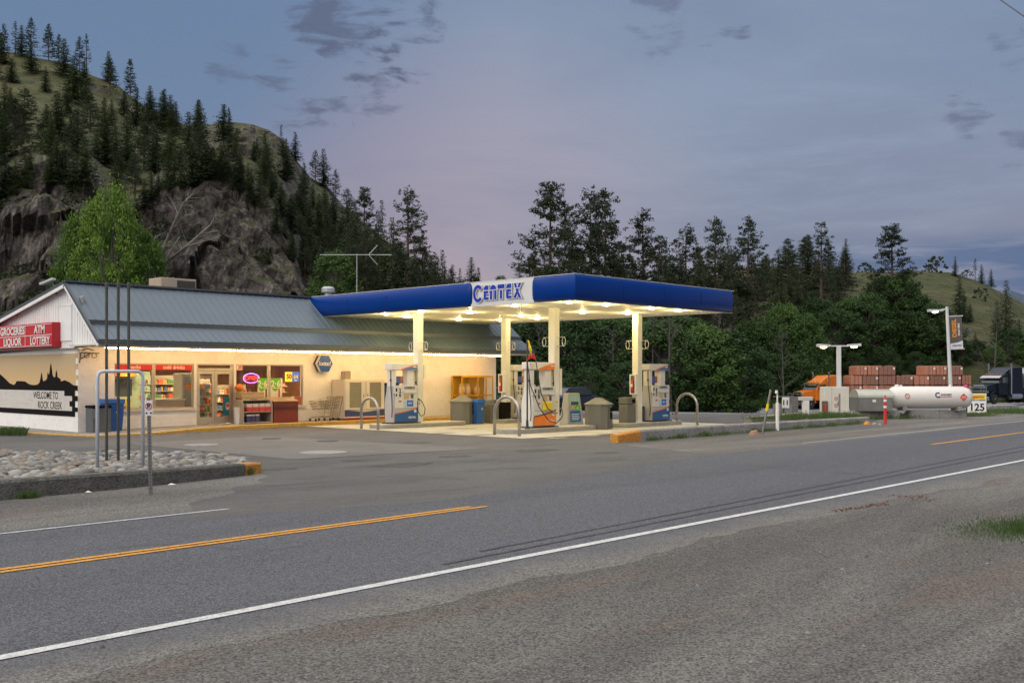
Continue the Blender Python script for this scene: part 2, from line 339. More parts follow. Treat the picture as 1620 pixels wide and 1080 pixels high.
def terrain():
    ps = list(range(-1500, -60, 60)) + list(range(-60, 700, 4)) + list(range(700, 1700, 8)) + list(range(1700, 3200, 75))
    vs = []; rows = sum(SEG) + 1
    for p in ps:
        kn, cm = knots(p)
        for si, n in enumerate(SEG):
            (za, ha), (zb, hb) = kn[si], kn[si + 1]
            for k in range(n + (1 if si == len(SEG) - 1 else 0)):
                t = k / n
                if si == 3 and cm > 0:                       # cliff: steep foot, grassy step, steep top
                    th = t + .09 * math.sin(t * 2 * math.pi * 2 + p * .01) * cm
                    h = ha + (hb - ha) * th; z = za + (zb - za) * (t ** .8)
                else: h = ha + (hb - ha) * t; z = za + (zb - za) * t
                v = P(p, z, h)
                w = 0
                if si == 2: w = t
                elif 3 <= si <= 5: w = 1
                elif si >= 6: w = .6
                if w:
                    q = v * .012; a = noise.fractal(q, 1, 2.1, 5) * 6 * w * (1 if si > 3 else .5) * (.35 if si in (5,) and k > 30 else 1)
                    v.z += a * (.8 if p < 700 else .35)
                    if cm > 0 and si in (2, 3) or (si == 4 and k < 5) or (si == 5 and 360 < p < 480):
                        a = 1.0 if si != 5 else .7
                        q = v * .09; r1 = noise.ridged_multi_fractal(q, .9, 2.2, 5, 1.0, 2.0) - 1.2
                        c1 = noise.cell(Vector((v.x * .16 + v.z * .06, v.y * .16, v.z * .11))) ; c2 = noise.fractal(v * .35, .8, 2.2, 4)
                        d = (r1 * 1.7 + c1 * 1.8 + c2 * 1.1) * max(cm, .5) * w * a
                        fv = P(p, 1, 0); v.x -= fv.x * d; v.y -= fv.y * d; v.z += d * .4
                    else:
                        v.z += noise.fractal(v * .06, .9, 2, 4) * .8 * w
                vs.append(tuple(v))
    fs = []
    for i in range(len(ps) - 1):
        for k in range(rows - 1):
            a = i * rows + k; fs.append((a, a + rows, a + rows + 1, a + 1))
    me = bpy.data.meshes.new('hills'); me.from_pydata(vs, [], fs); me.update()
    o = bpy.data.objects.new('hills', me); COL.objects.link(o); o['kind'] = 'structure'
    me.polygons.foreach_set('use_smooth', [False] * len(fs))
    # material by slope
    m = bpy.data.materials.new('hillside'); m.use_nodes = True; N, L = m.node_tree.nodes, m.node_tree.links
    b = N['Principled BSDF']; b.inputs['Roughness'].default_value = .95; b.inputs['Specular IOR Level'].default_value = .15
    g = N.new('ShaderNodeNewGeometry')
    def nz(sc, det=8, ro=.65, dist=0, vec=None):
        n = N.new('ShaderNodeTexNoise'); n.inputs['Scale'].default_value = sc; n.inputs['Detail'].default_value = det; n.inputs['Roughness'].default_value = ro; n.inputs['Distortion'].default_value = dist
        L.new(vec or g.outputs['Position'], n.inputs['Vector']); return n.outputs[0]
    def mr(x, a, bb, c=0, d=1):
        r = N.new('ShaderNodeMapRange'); L.new(x, r.inputs[0])
        for i, q in enumerate((a, bb, c, d)): r.inputs[i + 1].default_value = q
        return r.outputs[0]
    def mx(f, a, bb):
        x = N.new('ShaderNodeMix'); x.data_type = 'RGBA'
        for s, q in ((x.inputs[0], f), (x.inputs[6], a), (x.inputs[7], bb)):
            if isinstance(q, tuple): s.default_value = (*q, 1)
            else: L.new(q, s)
        return x.outputs[2]
    grass = mx(mr(nz(.035, 6), .38, .62), (.068, .082, .036), (.125, .122, .062))
    grass = mx(mr(nz(.25, 8), .48, .7), grass, (.03, .04, .016))
    mp = N.new('ShaderNodeMapping'); mp.inputs['Scale'].default_value = (1, 1, 1); L.new(g.outputs['Position'], mp.inputs[0])
    rock = mx(mr(nz(.12, 10, .7, .8, mp.outputs[0]), .35, .65), (.15, .132, .12), (.31, .275, .245))
    rock = mx(mr(nz(.5, 10, .75, 1.2, mp.outputs[0]), .5, .66), rock, (.055, .048, .045))
    vc = N.new('ShaderNodeTexVoronoi'); vc.feature = 'DISTANCE_TO_EDGE'; vc.inputs['Scale'].default_value = .33; dv = N.new('ShaderNodeVectorMath'); dv.operation = 'ADD'; L.new(mp.outputs[0], dv.inputs[0]); nn = N.new('ShaderNodeTexNoise'); nn.inputs['Scale'].default_value = .4; nn.inputs['Detail'].default_value = 6; L.new(g.outputs['Position'], nn.inputs['Vector']); sc2 = N.new('ShaderNodeVectorMath'); sc2.operation = 'SCALE'; sc2.inputs['Scale'].default_value = 4; L.new(nn.outputs['Color'], sc2.inputs[0]); L.new(sc2.outputs[0], dv.inputs[1]); L.new(dv.outputs[0], vc.inputs['Vector'])
    vf = N.new('ShaderNodeTexVoronoi'); vf.inputs['Scale'].default_value = .33; L.new(dv.outputs[0], vf.inputs['Vector']); sf = N.new('ShaderNodeSeparateColor'); L.new(vf.outputs['Color'], sf.inputs[0]); kf = mr(sf.outputs[0], 0, 1, .62, 1.35); sm_ = N.new('ShaderNodeVectorMath'); sm_.operation = 'SCALE'; L.new(rock, sm_.inputs[0]); L.new(kf, sm_.inputs['Scale']); rock = sm_.outputs[0]
    rock = mx(mr(vc.outputs['Distance'], .0, .10, .75, 0), rock, (.035, .03, .028))
    rock = mx(mr(nz(.16, 8, .7, .8, mp.outputs[0]), .57, .66), rock, (.30, .275, .24))
    rock = mx(mr(nz(1.3, 6, .8, 0, mp.outputs[0]), .42, .62), rock, (.065, .06, .058))
    rock = mx(mr(nz(.3, 6, .7, 0), .60, .70), rock, (.075, .085, .04))
    sp = N.new('ShaderNodeSeparateXYZ'); L.new(g.outputs['Normal'], sp.inputs[0])
    ad = N.new('ShaderNodeMath'); ad.operation = 'ADD'; L.new(sp.outputs[2], ad.inputs[0]); L.new(mr(nz(.15, 6), .3, .7, -.13, .13), ad.inputs[1])
    c = mx(mr(ad.outputs[0], .62, .80), rock, grass)
    L.new(c, b.inputs['Base Color'])
    bp = N.new('ShaderNodeBump'); bp.inputs['Strength'].default_value = 1; bp.inputs['Distance'].default_value = 1.6
    L.new(nz(.55, 12, .72, .6, mp.outputs[0]), bp.inputs['Height']); L.new(bp.outputs[0], b.inputs['Normal'])
    me.materials.append(m); return o
hill = terrain()
from mathutils.bvhtree import BVHTree
hill_bvh = BVHTree.FromPolygons([v.co for v in hill.data.vertices], [tuple(p.vertices) for p in hill.data.polygons])
def hill_down(p, z):
    v = P(p, z); h = hill_bvh.ray_cast(Vector((v.x, v.y, 900)), Vector((0, 0, -1)))[0]
    return h if h is not None else v
def hill_ray(px, py):
    u = (px - 810) / 1640; d = Vector((FX + FY * u, FY - FX * u, (595 - py) / 1640)).normalized()
    return hill_bvh.ray_cast(Vector((0, 0, EYE)), d)[0]
# gravel ground near the camera, out to where the terrain takes over
gpts = [P(-1500, 56)] + [P(3200, 56)] + [Vector((700, -500, 0)), Vector((-500, -700, 0)), Vector((-700, 400, 0))]
sheet('ground', gpts, 0.0, m_gravel)
low = MB(); low.quad((-4000, -4000, -12), (4000, -4000, -12), (4000, 4000, -12), (-4000, 4000, -12)); low.build('valley_floor', m_gravel)['kind'] = 'structure'
# far blue mountain beyond the right-hand hill
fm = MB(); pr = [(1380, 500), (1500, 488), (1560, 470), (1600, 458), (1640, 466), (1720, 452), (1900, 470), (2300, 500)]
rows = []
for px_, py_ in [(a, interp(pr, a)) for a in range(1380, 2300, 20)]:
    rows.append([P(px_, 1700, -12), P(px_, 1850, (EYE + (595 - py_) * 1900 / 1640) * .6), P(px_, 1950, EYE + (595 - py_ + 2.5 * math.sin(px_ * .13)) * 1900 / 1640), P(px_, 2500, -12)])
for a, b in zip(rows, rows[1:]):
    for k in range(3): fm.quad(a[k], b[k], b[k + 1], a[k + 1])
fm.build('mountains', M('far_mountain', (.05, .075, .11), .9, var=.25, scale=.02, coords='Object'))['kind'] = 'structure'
# ---- road and lot
def shift(p, d): return Vector((p.x, p.y + d, 0))
NL0, NL1 = G(0, 1041), G(1620, 728); YL0, YL1 = G(0, 906), G(1620, 686); UL0, UL1 = G(0, 846), G(1620, 668)
def ext(a, b, k0, k1): d = (b - a); return a - d * k0, b + d * k1
_d = (NL1 - NL0).normalized(); spill(m_road, _d.y, -_d.x, NL0.x * _d.y - NL0.y * _d.x, (.13, .125, .117), (.195, .187, .174), .0, .8)
n0, n1 = ext(NL0, NL1, 4, 8); y0, y1 = ext(YL0, YL1, 2, 4); u0, u1 = ext(UL0, UL1, 1, 3)
sheet('road', [shift(n0, -1.0)] + ragged(shift(NL0 - _d * 6, -1.0), shift(NL1 + _d * 10, -1.05), .38, 1.0) + [shift(n1, -1.2), shift(u1, .35), shift(u0, .3)], .0015, m_road)
def strip(name, a, b, w, mat, z, x0=None, x1=None):
    a, b = Vector(a), Vector(b)
    if x0 is not None: t = (x0 - a.x) / (b.x - a.x); a = a + (b - a) * t if True else a
    d = (b - a).normalized(); n = Vector((-d.y, d.x, 0)) * w / 2
    o = MB().quad(*[(q.x, q.y, z) for q in (a - n, b - n, b + n, a + n)]).build(name, mat); o['kind'] = 'structure'; return o
strip('edge_line_near', n0, n1, .13, m_white_line, .009)
t0 = G(770, 801); strip('centre_line_near_a', y0, t0, .10, m_yellow_line, .009); dd = Vector((0, .2, 0)); strip('centre_line_near_b', y0 + dd, G(752, 802.5) + dd * .5, .10, m_yellow_line, .009)
strip('centre_line_far', G(1474, 703), y1, .14, m_yellow_line, .009)
strip('edge_line_far_left', u0, G(362, 805), .10, m_white_worn, .009); strip('edge_line_far_right', G(1270, 701), G(1620, 665.5), .10, m_white_worn, .009)
# dark tyre marks left beside the near edge line
m_tyre = ground_mat('tyre_mark', (.062, .064, .072), (.09, .093, .103), (.105, .108, .12), s1=1.2, s2=60, bumpd=.01, speck=.3)
strip('tyre_mark_a', G(700, 893), G(1620, 712), .06, m_tyre, .0075); strip('tyre_mark_b', G(760, 872), G(1620, 706), .045, m_tyre, .0075)
def crack(pts, w_, seed):
    rg = random.Random(seed); b = MB(); L = []
    for a, c in zip(pts, pts[1:]):
        n = max(2, int((c - a).length / .35))
        for k in range(n): q = a.lerp(c, k / n); L.append(Vector((q.x + rg.gauss(0, .035), q.y + rg.gauss(0, .035), .0105)))
    for a, c in zip(L, L[1:]):
        d = (c - a).normalized(); nn = Vector((-d.y, d.x, 0)) * w_ * rg.uniform(.3, 1); b.quad(a - nn, c - nn, c + nn, a + nn)
    b.build('crack', m_crack)['kind'] = 'structure'
m_crack = M('crack_tar', (.035, .036, .04), .8)
crack([G(1060, 733), G(1180, 737), G(1400, 753)], .02, 1); crack([G(930, 742), G(1010, 735), G(1090, 728)], .012, 2); crack([G(560, 741), G(700, 729), G(900, 724)], .018, 3); crack([G(420, 770), G(640, 752), G(760, 760)], .014, 4)
crack([G(120, 870), G(240, 860), G(420, 872), G(560, 850)], .008, 5); crack([G(500, 722), G(640, 716), G(800, 718), G(900, 706)], .015, 6); crack([G(60, 706), G(200, 712), G(330, 716)], .015, 7)
m_stain = ground_mat('oil_stain', (.07, .068, .065), (.10, .097, .092), (.05, .05, .05), s1=2.5, s2=60, bumpd=.004, speck=.2)
m_stain2 = ground_mat('pad_stain', (.27, .25, .20), (.33, .30, .245), (.22, .2, .165), s1=2.5, s2=60, bumpd=.004, speck=.2)
def stain(px_, py_, r, seed, mt, z):
    g = G(px_, py_); rg = random.Random(seed); n = 22; MB().poly([(g.x + r * math.cos(6.283 * k / n) * rg.uniform(.55, 1.15) * 1.5, g.y + r * math.sin(6.283 * k / n) * rg.uniform(.55, 1.15), z) for k in range(n)]).build('oil_stain', mt)['kind'] = 'structure'
for i, q in enumerate(((640, 735, .5), (720, 722, .35), (430, 742, .4), (560, 728, .25), (850, 712, .5), (250, 700, .4), (660, 700, .35), (960, 716, .3))): stain(*q, i, m_stain, .0085)
for i, q in enumerate(((700, 685, .45), (760, 688, .5), (930, 689, .4), (730, 678, .5), (880, 693, .35), (980, 684, .3))): stain(*q, 40 + i, m_stain2, .0145)
# lot: asphalt apron
lot = ragged(G(250, 822), G(430, 752), .5, 4.0) + [G(408, 745), G(300, 722), G(-260, 720), G(-600, 712), P(-700, 52), P(700, 55), P(1250, 55), P(1400, 50), G(1380, 668)] + [G(985, 703)] + ragged(G(990, 704), G(1120, 718), .3, 7.0) + [G(1120, 720), G(700, 792)]
sheet('lot', [(p.x, p.y) for p in lot], .003, m_lot)
sheet('lot_patch', [(p.x, p.y) for p in (G(204, 702), G(460, 727), G(775, 709), G(610, 701), G(420, 690))], .010, m_lot2)
sheet('concrete_pad', [(24.3, 22.6), (37.5, 21.6), (38.2, 34.9), (24.3, 34.5)], .0125, m_pad)
for i, (xx) in enumerate((28.6, 33.0)): 
    strip('pad_joint_%s' % 'ab'[i], (xx, 22.4, 0), (xx, 34.4, 0), .03, m_tyre, .016)
strip('pad_joint_c', (24.4, 28, 0), (38, 28, 0), .03, m_tyre, .016)
for n_, a, r_, mt, lb in (('tank_cover', (512, 716), .62, m_conc, 'large pale round tank cover set in the lot asphalt'), ('tank_cover', (318, 704), .5, m_conc, 'smaller pale round tank cover near the shop kerb'),
                      ('manhole_cover', (430, 694), .3, m_tyre, 'small dark manhole cover in the lot nearest the shop door'), ('manhole_cover', (518, 698), .33, m_tyre, 'small dark manhole cover between tank cover and fuel pumps')):
    g = G(*a); o = MB().lathe([(r_, -.01), (r_, .012), (r_ - .03, .018), (.02, .02)], n=28).build(n_, mt); o.location = (g.x, g.y, .008); tag(o, lb, 'cover')
# far pavement and verge down behind the station
def drape(name, poly, mat, up):
    o = MB().poly([(a.x, a.y, hill_down(*q).z + up) for a, q in [(P(*q), q) for q in poly]]).build(name, mat); o['kind'] = 'structure'; return o
m_lane = ground_mat('lane_asphalt', (.16, .165, .18), (.19, .195, .21), (.14, .14, .15), s1=.1, s2=10, bumpd=.01, speck=.15)
def lane():
    b = MB(); ps = list(range(920, 1800, 20)); zs = [52, 60, 70, 80, 90, 98, 107, 117]
    V = [[P(p, z, max(hill_down(p, z).z, -20) + .05) if z > 56 else P(p, z, .009) for z in zs] for p in ps]
    for i in range(len(ps) - 1):
        for k in range(len(zs) - 1): b.quad(V[i][k], V[i + 1][k], V[i + 1][k + 1], V[i][k + 1])
    b.build('truck_lane', m_lane)['kind'] = 'structure'
lane()
# ---- kerbs
def kerb(name, pts, w, mats, label, hs, split=None, z0=-.05):
    """pts along the front foot; hs heights; last/first part painted"""
    t = thing(name, (pts[0].x, pts[0].y, 0), label, 'kerb')
    side = []
    for i, p in enumerate(pts):
        d = (pts[min(i + 1, len(pts) - 1)] - pts[max(i - 1, 0)]); d.z = 0; d.normalize(); side.append(Vector((-d.y, d.x, 0)))
    def part(nm, i0, i1, mt, lab=None):
        b = MB()
        for i in range(i0, i1):
            a, c = pts[i], pts[i + 1]; na, nc = side[i], side[i + 1]
            vs = []
            for p, n, h in ((a, na, hs[i]), (c, nc, hs[i + 1])):
                vs += [(p.x, p.y, z0), (p.x, p.y, h * .85), (p.x + n.x * .03, p.y + n.y * .03, h), (p.x + n.x * w, p.y + n.y * w, h), (p.x + n.x * w, p.y + n.y * w, z0)]
            fs = [(k, k + 5, k + 6, k + 1) for k in range(4)]
            if i == i0: fs.append((4, 3, 2, 1, 0)[::-1])
            if i == i1 - 1: fs.append((5, 6, 7, 8, 9))
            b.add(vs, fs)
        o = b.build(nm, mt, t, world=True)
        if lab: o['label'] = lab
    for sp in split: part(*sp)
    return t
sub = lambda a, b, n: [a + (b - a) * k / n for k in range(n + 1)]
kp = [G(-420, 838, 0), G(0, 791), G(150, 777), G(300, 762), G(388, 752), G(413, 748)]
kerb('kerb', kp, .32, m_conc_old, 'weathered concrete kerb of the cobble island with an orange painted end', [.32, .32, .30, .27, .24, .22], [('kerb_body', 0, 4, m_conc_old), ('painted_end', 4, 5, m_orange_kerb, 'orange painted kerb end')])
kb = [G(413, 748) + Vector((.05, .3, 0)), G(395, 735), G(300, 722.5), G(0, 719), G(-420, 716)]
kerb('kerb', kb, .2, m_conc_old, 'low far kerb of the cobble island behind the three dark posts', [.2, .12, .08, .08, .08], [('kerb_body', 0, 4, m_conc_old)])
kq = [G(978, 700.5)] + sub(G(1014, 697.6), G(1376, 668.5), 12)
kerb('kerb', kq, .3, m_conc, 'long grey concrete kerb along the road with an orange sloped end by the pumps', [.24, .34, .34, .34, .33, .33, .32, .31, .30, .29, .28, .27, .26, .25], [('painted_end', 0, 1, m_orange_kerb, 'orange painted kerb end'), ('kerb_body', 1, 13, m_conc)])
# sidewalk + yellow kerb in front of the shop
YW = 36.2
ks = [G(-260, 683), G(0, 683), G(80, 688), G(150, 691), G(245, 687.5), G(310, 682.5), G(385, 678.5), G(460, 674.4), G(609, 667.8), G(724, 663.5), Vector((37.6, 34.9, 0)), Vector((37.8, 37.5, 0))]
hk = [.05, .05, .05, .05, .08, .12, .15, .15, .15, .15, .15, .15]
kerb('kerb', ks, .18, m_yellow_kerb, 'yellow painted kerb running along the front of the shop', hk, [('kerb_body', 0, 11, m_yellow_kerb)])
sw = MB(); back = [Vector((15.9, 60, 0)), Vector((15.9, 44, 0)), Vector((15.9, 38, 0)), Vector((15.9, YW + .1, 0)), Vector((17, YW + .1, 0)), Vector((18.5, YW + .1, 0)), Vector((20.5, YW + .1, 0)), Vector((23, YW + .1, 0)), Vector((29, YW + .1, 0)), Vector((34, YW + .1, 0)), Vector((36.9, YW + .1, 0)), Vector((37.2, 37.5, 0))]
for i in range(11):
    sw.quad((ks[i].x, ks[i].y + .1, hk[i] - .008), (ks[i + 1].x, ks[i + 1].y + .1, hk[i + 1] - .008), (back[i + 1].x, back[i + 1].y, hk[i + 1] - .008), (back[i].x, back[i].y, hk[i] - .008))
sw.build('pavement', m_conc)['kind'] = 'structure'
# ---- cobbles in the island (uncountable)
def rock_bed():
    b = MB(); rg = random.Random(3); poly = [(-60, 782), (0, 778), (200, 762), (385, 741), (385, 733), (290, 724), (0, 723), (-60, 722)]
    def inside(x, y):
        c = False; n = len(poly)
        for i in range(n):
            (x1, y1), (x2, y2) = poly[i], poly[i - 1]
            if (y1 > y) != (y2 > y) and x < (x2 - x1) * (y - y1) / (y2 - y1) + x1: c = not c
        return c
    cnt = 0; pts = [G(x, y) for x, y in poly]
    xs = [p.x for p in pts]; ys = [p.y for p in pts]; W2 = [(p.x, p.y) for p in pts]
    poly = W2
    while cnt < 3000:
        x = rg.uniform(min(xs), max(xs)); y = rg.uniform(min(ys), max(ys))
        if not inside(x, y): continue
        s = rg.uniform(.035, .095) if rg.random() < .85 else rg.uniform(.09, .15); a, bb, c = s * rg.uniform(.9, 1.4), s, s * rg.uniform(.5, .8)
        z = .06 + rg.uniform(0, .08); rm = Matrix.Rotation(rg.uniform(0, 6.28), 3, 'Z') @ Matrix.Rotation(rg.uniform(-.5, .5), 3, 'X')
        n, mm = 8, 5; vs = []; ph = rg.uniform(0, 6)
        for i in range(mm + 1):
            el = -math.pi / 2 + math.pi * i / mm
            for k in range(n):
                w = 2 * math.pi * k / n; q = 1 + .1 * math.sin(2 * w + ph + el)
                v = rm @ Vector((a * math.cos(el) * math.cos(w) * q, bb * math.cos(el) * math.sin(w) * q, c * math.sin(el))); vs.append((x + v.x, y + v.y, z + v.z))
        b.mi = rg.randrange(5)
        b.add(vs, [(i * n + k, i * n + (k + 1) % n, (i + 1) * n + (k + 1) % n, (i + 1) * n + k) for i in range(mm) for k in range(n)]); cnt += 1
    o = b.build('cobbles', [M('cobble_grey', (.19, .187, .178), .85, var=.3, scale=5), M('cobble_tan', (.235, .21, .175), .85, var=.25, scale=5), M('cobble_dark', (.13, .13, .125), .85, var=.3, scale=5), M('cobble_brown', (.20, .165, .135), .85, var=.3, scale=5), M('cobble_pale', (.29, .283, .27), .85, var=.2, scale=5)], smooth=True)
    tag(o, 'bed of rounded river cobbles filling the kerbed island', 'cobbles', kind='stuff')
    e = MB().poly([(x, y, .1) for x, y in W2]).build('island_soil', M('island_soil', (.07, .065, .055), .95)); e['kind'] = 'structure'
rock_bed()
# ================================================================== SHOP
m_block = ground_mat('white_block_wall', (.80, .79, .76), (.84, .83, .80), (.72, .70, .67), s1=.5, s2=30, bumpd=.004, speck=.05)
def add_blocks(m):
    N, L = m.node_tree.nodes, m.node_tree.links; b = N['Principled BSDF']
    g = N.new('ShaderNodeNewGeometry'); s = N.new('ShaderNodeSeparateXYZ'); L.new(g.outputs['Position'], s.inputs[0])
    a = N.new('ShaderNodeMath'); a.operation = 'ADD'; L.new(s.outputs[0], a.inputs[0]); L.new(s.outputs[1], a.inputs[1])
    c = N.new('ShaderNodeCombineXYZ'); L.new(a.outputs[0], c.inputs[0]); L.new(s.outputs[2], c.inputs[1])
    br = N.new('ShaderNodeTexBrick'); L.new(c.outputs[0], br.inputs['Vector']); br.inputs['Scale'].default_value = 1; br.inputs['Brick Width'].default_value = .4; br.inputs['Row Height'].default_value = .2
    br.inputs['Mortar Size'].default_value = .008; br.inputs['Mortar Smooth'].default_value = .3
    bp = N.new('ShaderNodeBump'); bp.inputs['Strength'].default_value = .6; bp.inputs['Distance'].default_value = .012; bp.invert = True
    L.new(br.outputs['Fac'], bp.inputs['Height'])
    old = b.inputs['Normal'].links[0].from_socket; L.new(old, bp.inputs['Normal']); L.new(bp.outputs[0], b.inputs['Normal'])
add_blocks(m_block)
m_siding = M('white_siding', (.80, .80, .79), .6, var=.08, scale=2)
m_roof = M('blue_grey_metal_roof', (.085, .118, .155), .45, metal=.1, var=.14, scale=.8)
m_roofd = M('dark_roof_trim', (.06, .072, .085), .5, var=.1)
m_trim = M('pale_trim', (.55, .53, .49), .5, var=.08)
m_alu = M('brushed_frame', (.50, .46, .40), .38, metal=.5, var=.1, scale=6)
m_red = M('red_sign', (.52, .018, .022), .4, var=.08, scale=2)
m_white = M('white_paint', (.72, .72, .70), .45, var=.06)
m_black = M('black_paint', (.010, .009, .008), .9, var=.2, spec=.1)
m_glass = bpy.data.materials.new('window_glass'); m_glass.use_nodes = True
_n, _l = m_glass.node_tree.nodes, m_glass.node_tree.links; _n.remove(_n['Principled BSDF'])
_t = _n.new('ShaderNodeBsdfTransparent'); _t.inputs[0].default_value = (.93, .96, .95, 1); _g = _n.new('ShaderNodeBsdfGlossy'); _g.inputs['Roughness'].default_value = .02
_f = _n.new('ShaderNodeFresnel'); _f.inputs[0].default_value = 1.45; _m = _n.new('ShaderNodeMixShader'); _l.new(_f.outputs[0], _m.inputs[0]); _l.new(_t.outputs[0], _m.inputs[1]); _l.new(_g.outputs[0], _m.inputs[2]); _l.new(_m.outputs[0], _n['Material Output'].inputs[0])
X0, X1, YB = 15.9, 36.9, 50.0
shop = thing('convenience_store', (X0, YW, 0), 'long white shop with blue grey metal roof and warmly lit front wall', 'shop')
def sx(px): return onY(px, 600, YW)[0]
SILL, HEAD, DH = .78, 2.48, 2.22
wa, wb, wc, wd, we = sx(181), sx(244.5), sx(307), sx(311), sx(370)
wf, wg, wh = sx(373.5), sx(427), sx(479.5)
T = .22
w = MB()
w.box(X0, wa, YW, YW + T, -.1, 3.12); w.box(wa, wh, YW, YW + T, HEAD, 3.12); w.box(wa, wc, YW, YW + T, -.1, SILL); w.box(wc, wd, YW, YW + T, -.1, HEAD)
w.box(we, wf, YW, YW + T, -.1, HEAD); w.box(wf, wh, YW, YW + T, -.1, SILL); w.box(wh, X1, YW, YW + T, -.1, 3.12)
w.box(X0, X0 + T, YW + T, YB, -.1, 3.04); w.box(X1 - T, X1, YW + T, YB, -.1, 3.12); w.box(X0 + T, X1 - T, YB - T, YB, -.1, 3.0)
w.build('wall', m_block, shop, world=True)
# roof profile  (y,z)
RY, RZ = 36.5, 5.33; EY, EZ = 33.9, 3.22; BY, BZ = 50.6, 2.85
XL, XR = 15.55, 37.15
def roofslab(a, b, t, x0, x1, mb, n=None):
    (ya, za), (yb, zb) = a, b; d = Vector((0, yb - ya, zb - za)).normalized(); nn = Vector((0, -d.z, d.y));
    if nn.z < 0: nn = -nn
    v = []
    for x in (x0, x1):
        for (y, z) in (a, b):
            v += [(x, y, z), (x, y - nn.y * t, z - nn.z * t)]
    mb.add(v, [(0, 2, 6, 4), (1, 5, 7, 3), (0, 4, 5, 1), (2, 3, 7, 6), (0, 1, 3, 2), (4, 6, 7, 5)])
def ribs(a, b, x0, x1, step, mb, h=.02, w_=.028):
    (ya, za), (yb, zb) = a, b; d = Vector((0, yb - ya, zb - za)).normalized(); nn = Vector((0, -d.z, d.y))
    if nn.z < 0: nn = -nn
    x = x0 + .05
    while x < x1:
        v = []
        for (y, z) in (a, b): v += [(x - w_, y, z), (x - w_ * .4, y + nn.y * h, z + nn.z * h), (x + w_ * .4, y + nn.y * h, z + nn.z * h), (x + w_, y, z)]
        mb.add(v, [(0, 1, 5, 4), (1, 2, 6, 5), (2, 3, 7, 6), (0, 3, 2, 1), (4, 5, 6, 7)]); x += step
S1 = (34.78, 3.93); S2 = (34.74, 3.78)
r = MB(); roofslab((RY, RZ), S1, .08, XL, XR, r); ribs((RY, RZ), S1, XL, XR, .30, r)
roofslab(S2, (EY, EZ + .03), .08, XL, XR, r); ribs(S2, (EY, EZ + .03), XL, XR, .30, r)
roofslab((RY + .02, RZ + .002), (BY, BZ), .08, XL, XR, r); ribs((RY + .02, RZ), (BY, BZ), XL, XR, .30, r)
rf = r.build('roof', m_roof, shop, world=True)
r = MB(); r.box(XL - .02, XR + .02, RY - .13, RY + .16, RZ - .02, RZ + .05); r.box(XL - .01, XR + .01, S2[0] - .02, S1[0] + .1, S2[1] - .06, S1[1] - .02)
r.box(XL - .01, XR + .01, EY - .1, EY + .05, EZ - .14, EZ + .02)
rt = r.build('roof_trim', m_roofd, rf); rt.location = (0, 0, 0)
for v in rt.data.vertices: v.co.x -= shop.location.x; v.co.y -= shop.location.y
b = MB(); b.box(XL + .02, XR - .02, EY + .06, YW - .003, 3.045, 3.09); b.box(XL + .02, XR - .02, EY + .02, EY + .058, 2.99, 3.19); b.build('soffit', m_trim, shop, world=True)
# gable: vertical boards down to z 3.03
gb = MB(); gbs = []
def roof_under(y):
    if y < RY: return EZ + (RZ - EZ) * (y - EY) / (RY - EY) - .13
    return RZ + (BZ - RZ) * (y - RY) / (BY - RY) - .11
for gx0, gx1 in ((X0 - .10, X0 - .02), (X1 + .02, X1 + .1)):
    gbs.append((gx0, gx1)); (gb if gx0 < X1 else gbs.append(0) or MB()).prismX([(EY + .1, 3.03), (YB, 3.03), (YB, roof_under(YB)), (RY, roof_under(RY)), (EY + .1, roof_under(EY + .1))], gx0, gx1)
y = EY + .3
while y < YB:
    t1 = roof_under(y)
    if t1 > 3.1: gb.box(X0 - .118, X0 - .1005, y, y + .03, 3.03, min(t1, roof_under(y + .03)) - .01)
    y += .2
gb.build('gable', m_siding, shop, world=True)
MB().prismX([(EY + .1, 3.03), (YB, 3.03), (YB, roof_under(YB)), (RY, roof_under(RY)), (EY + .1, roof_under(EY + .1))], X1 + .02, X1 + .1).build('gable', m_siding, shop, world=True)
bt = MB(); 
for x0_, x1_ in ((XL - .03, XL + .06),):
    for a, c in (((RY, RZ + .03), (EY - .1, EZ - .03)), ((RY, RZ + .03), (BY, BZ + .03))): roofslab(a, c, .10, x0_, x1_, bt)
bt.build('bargeboard', m_roofd, shop, world=True)
bt = MB()
for a, c in (((RY, RZ - .078), (EY - .08, EZ - .138)), ((RY, RZ - .078), (BY, BZ - .078))): roofslab(a, c, .12, XL - .015, XL + .055, bt)
bt.build('white_bargeboard', m_siding, shop, world=True)
bt = MB(); bt.box(X0 - .14, X0 - .0, YW - .02, YB, 2.985, 3.028); bt.build('gable_ledge', m_trim, shop, world=True)
# gable vent, hatch
def gy(px): return onX(px, 500, X0 - .1)[0]
vt = MB(); ya, yb_ = gy(133.5), gy(125.5); 
for i in range(10): vt.box(X0 - .15, X0 - .121, ya, yb_, 4.16 + i * .062, 4.2 + i * .062)
vt.box(X0 - .128, X0 - .119, ya, yb_, 4.13, 4.8); vt.build('gable_vent', M('vent_grey', (.35, .35, .34), .6), shop, world=True)
h0, h1 = onX(114, 536, X0 - .1), onX(95, 485, X0 - .1)
hb = MB(); hb.box(X0 - .135, X0 - .119, h0[0], h1[0], 3.26, h1[1]); 
for q in (h0[0] - .03, h1[0]): hb.box(X0 - .15, X0 - .119, q, q + .03, 3.24, h1[1] + .02)
hb.box(X0 - .15, X0 - .119, h0[0], h1[0], h1[1], h1[1] + .02)
hb.build('hatch', m_siding, shop, world=True)
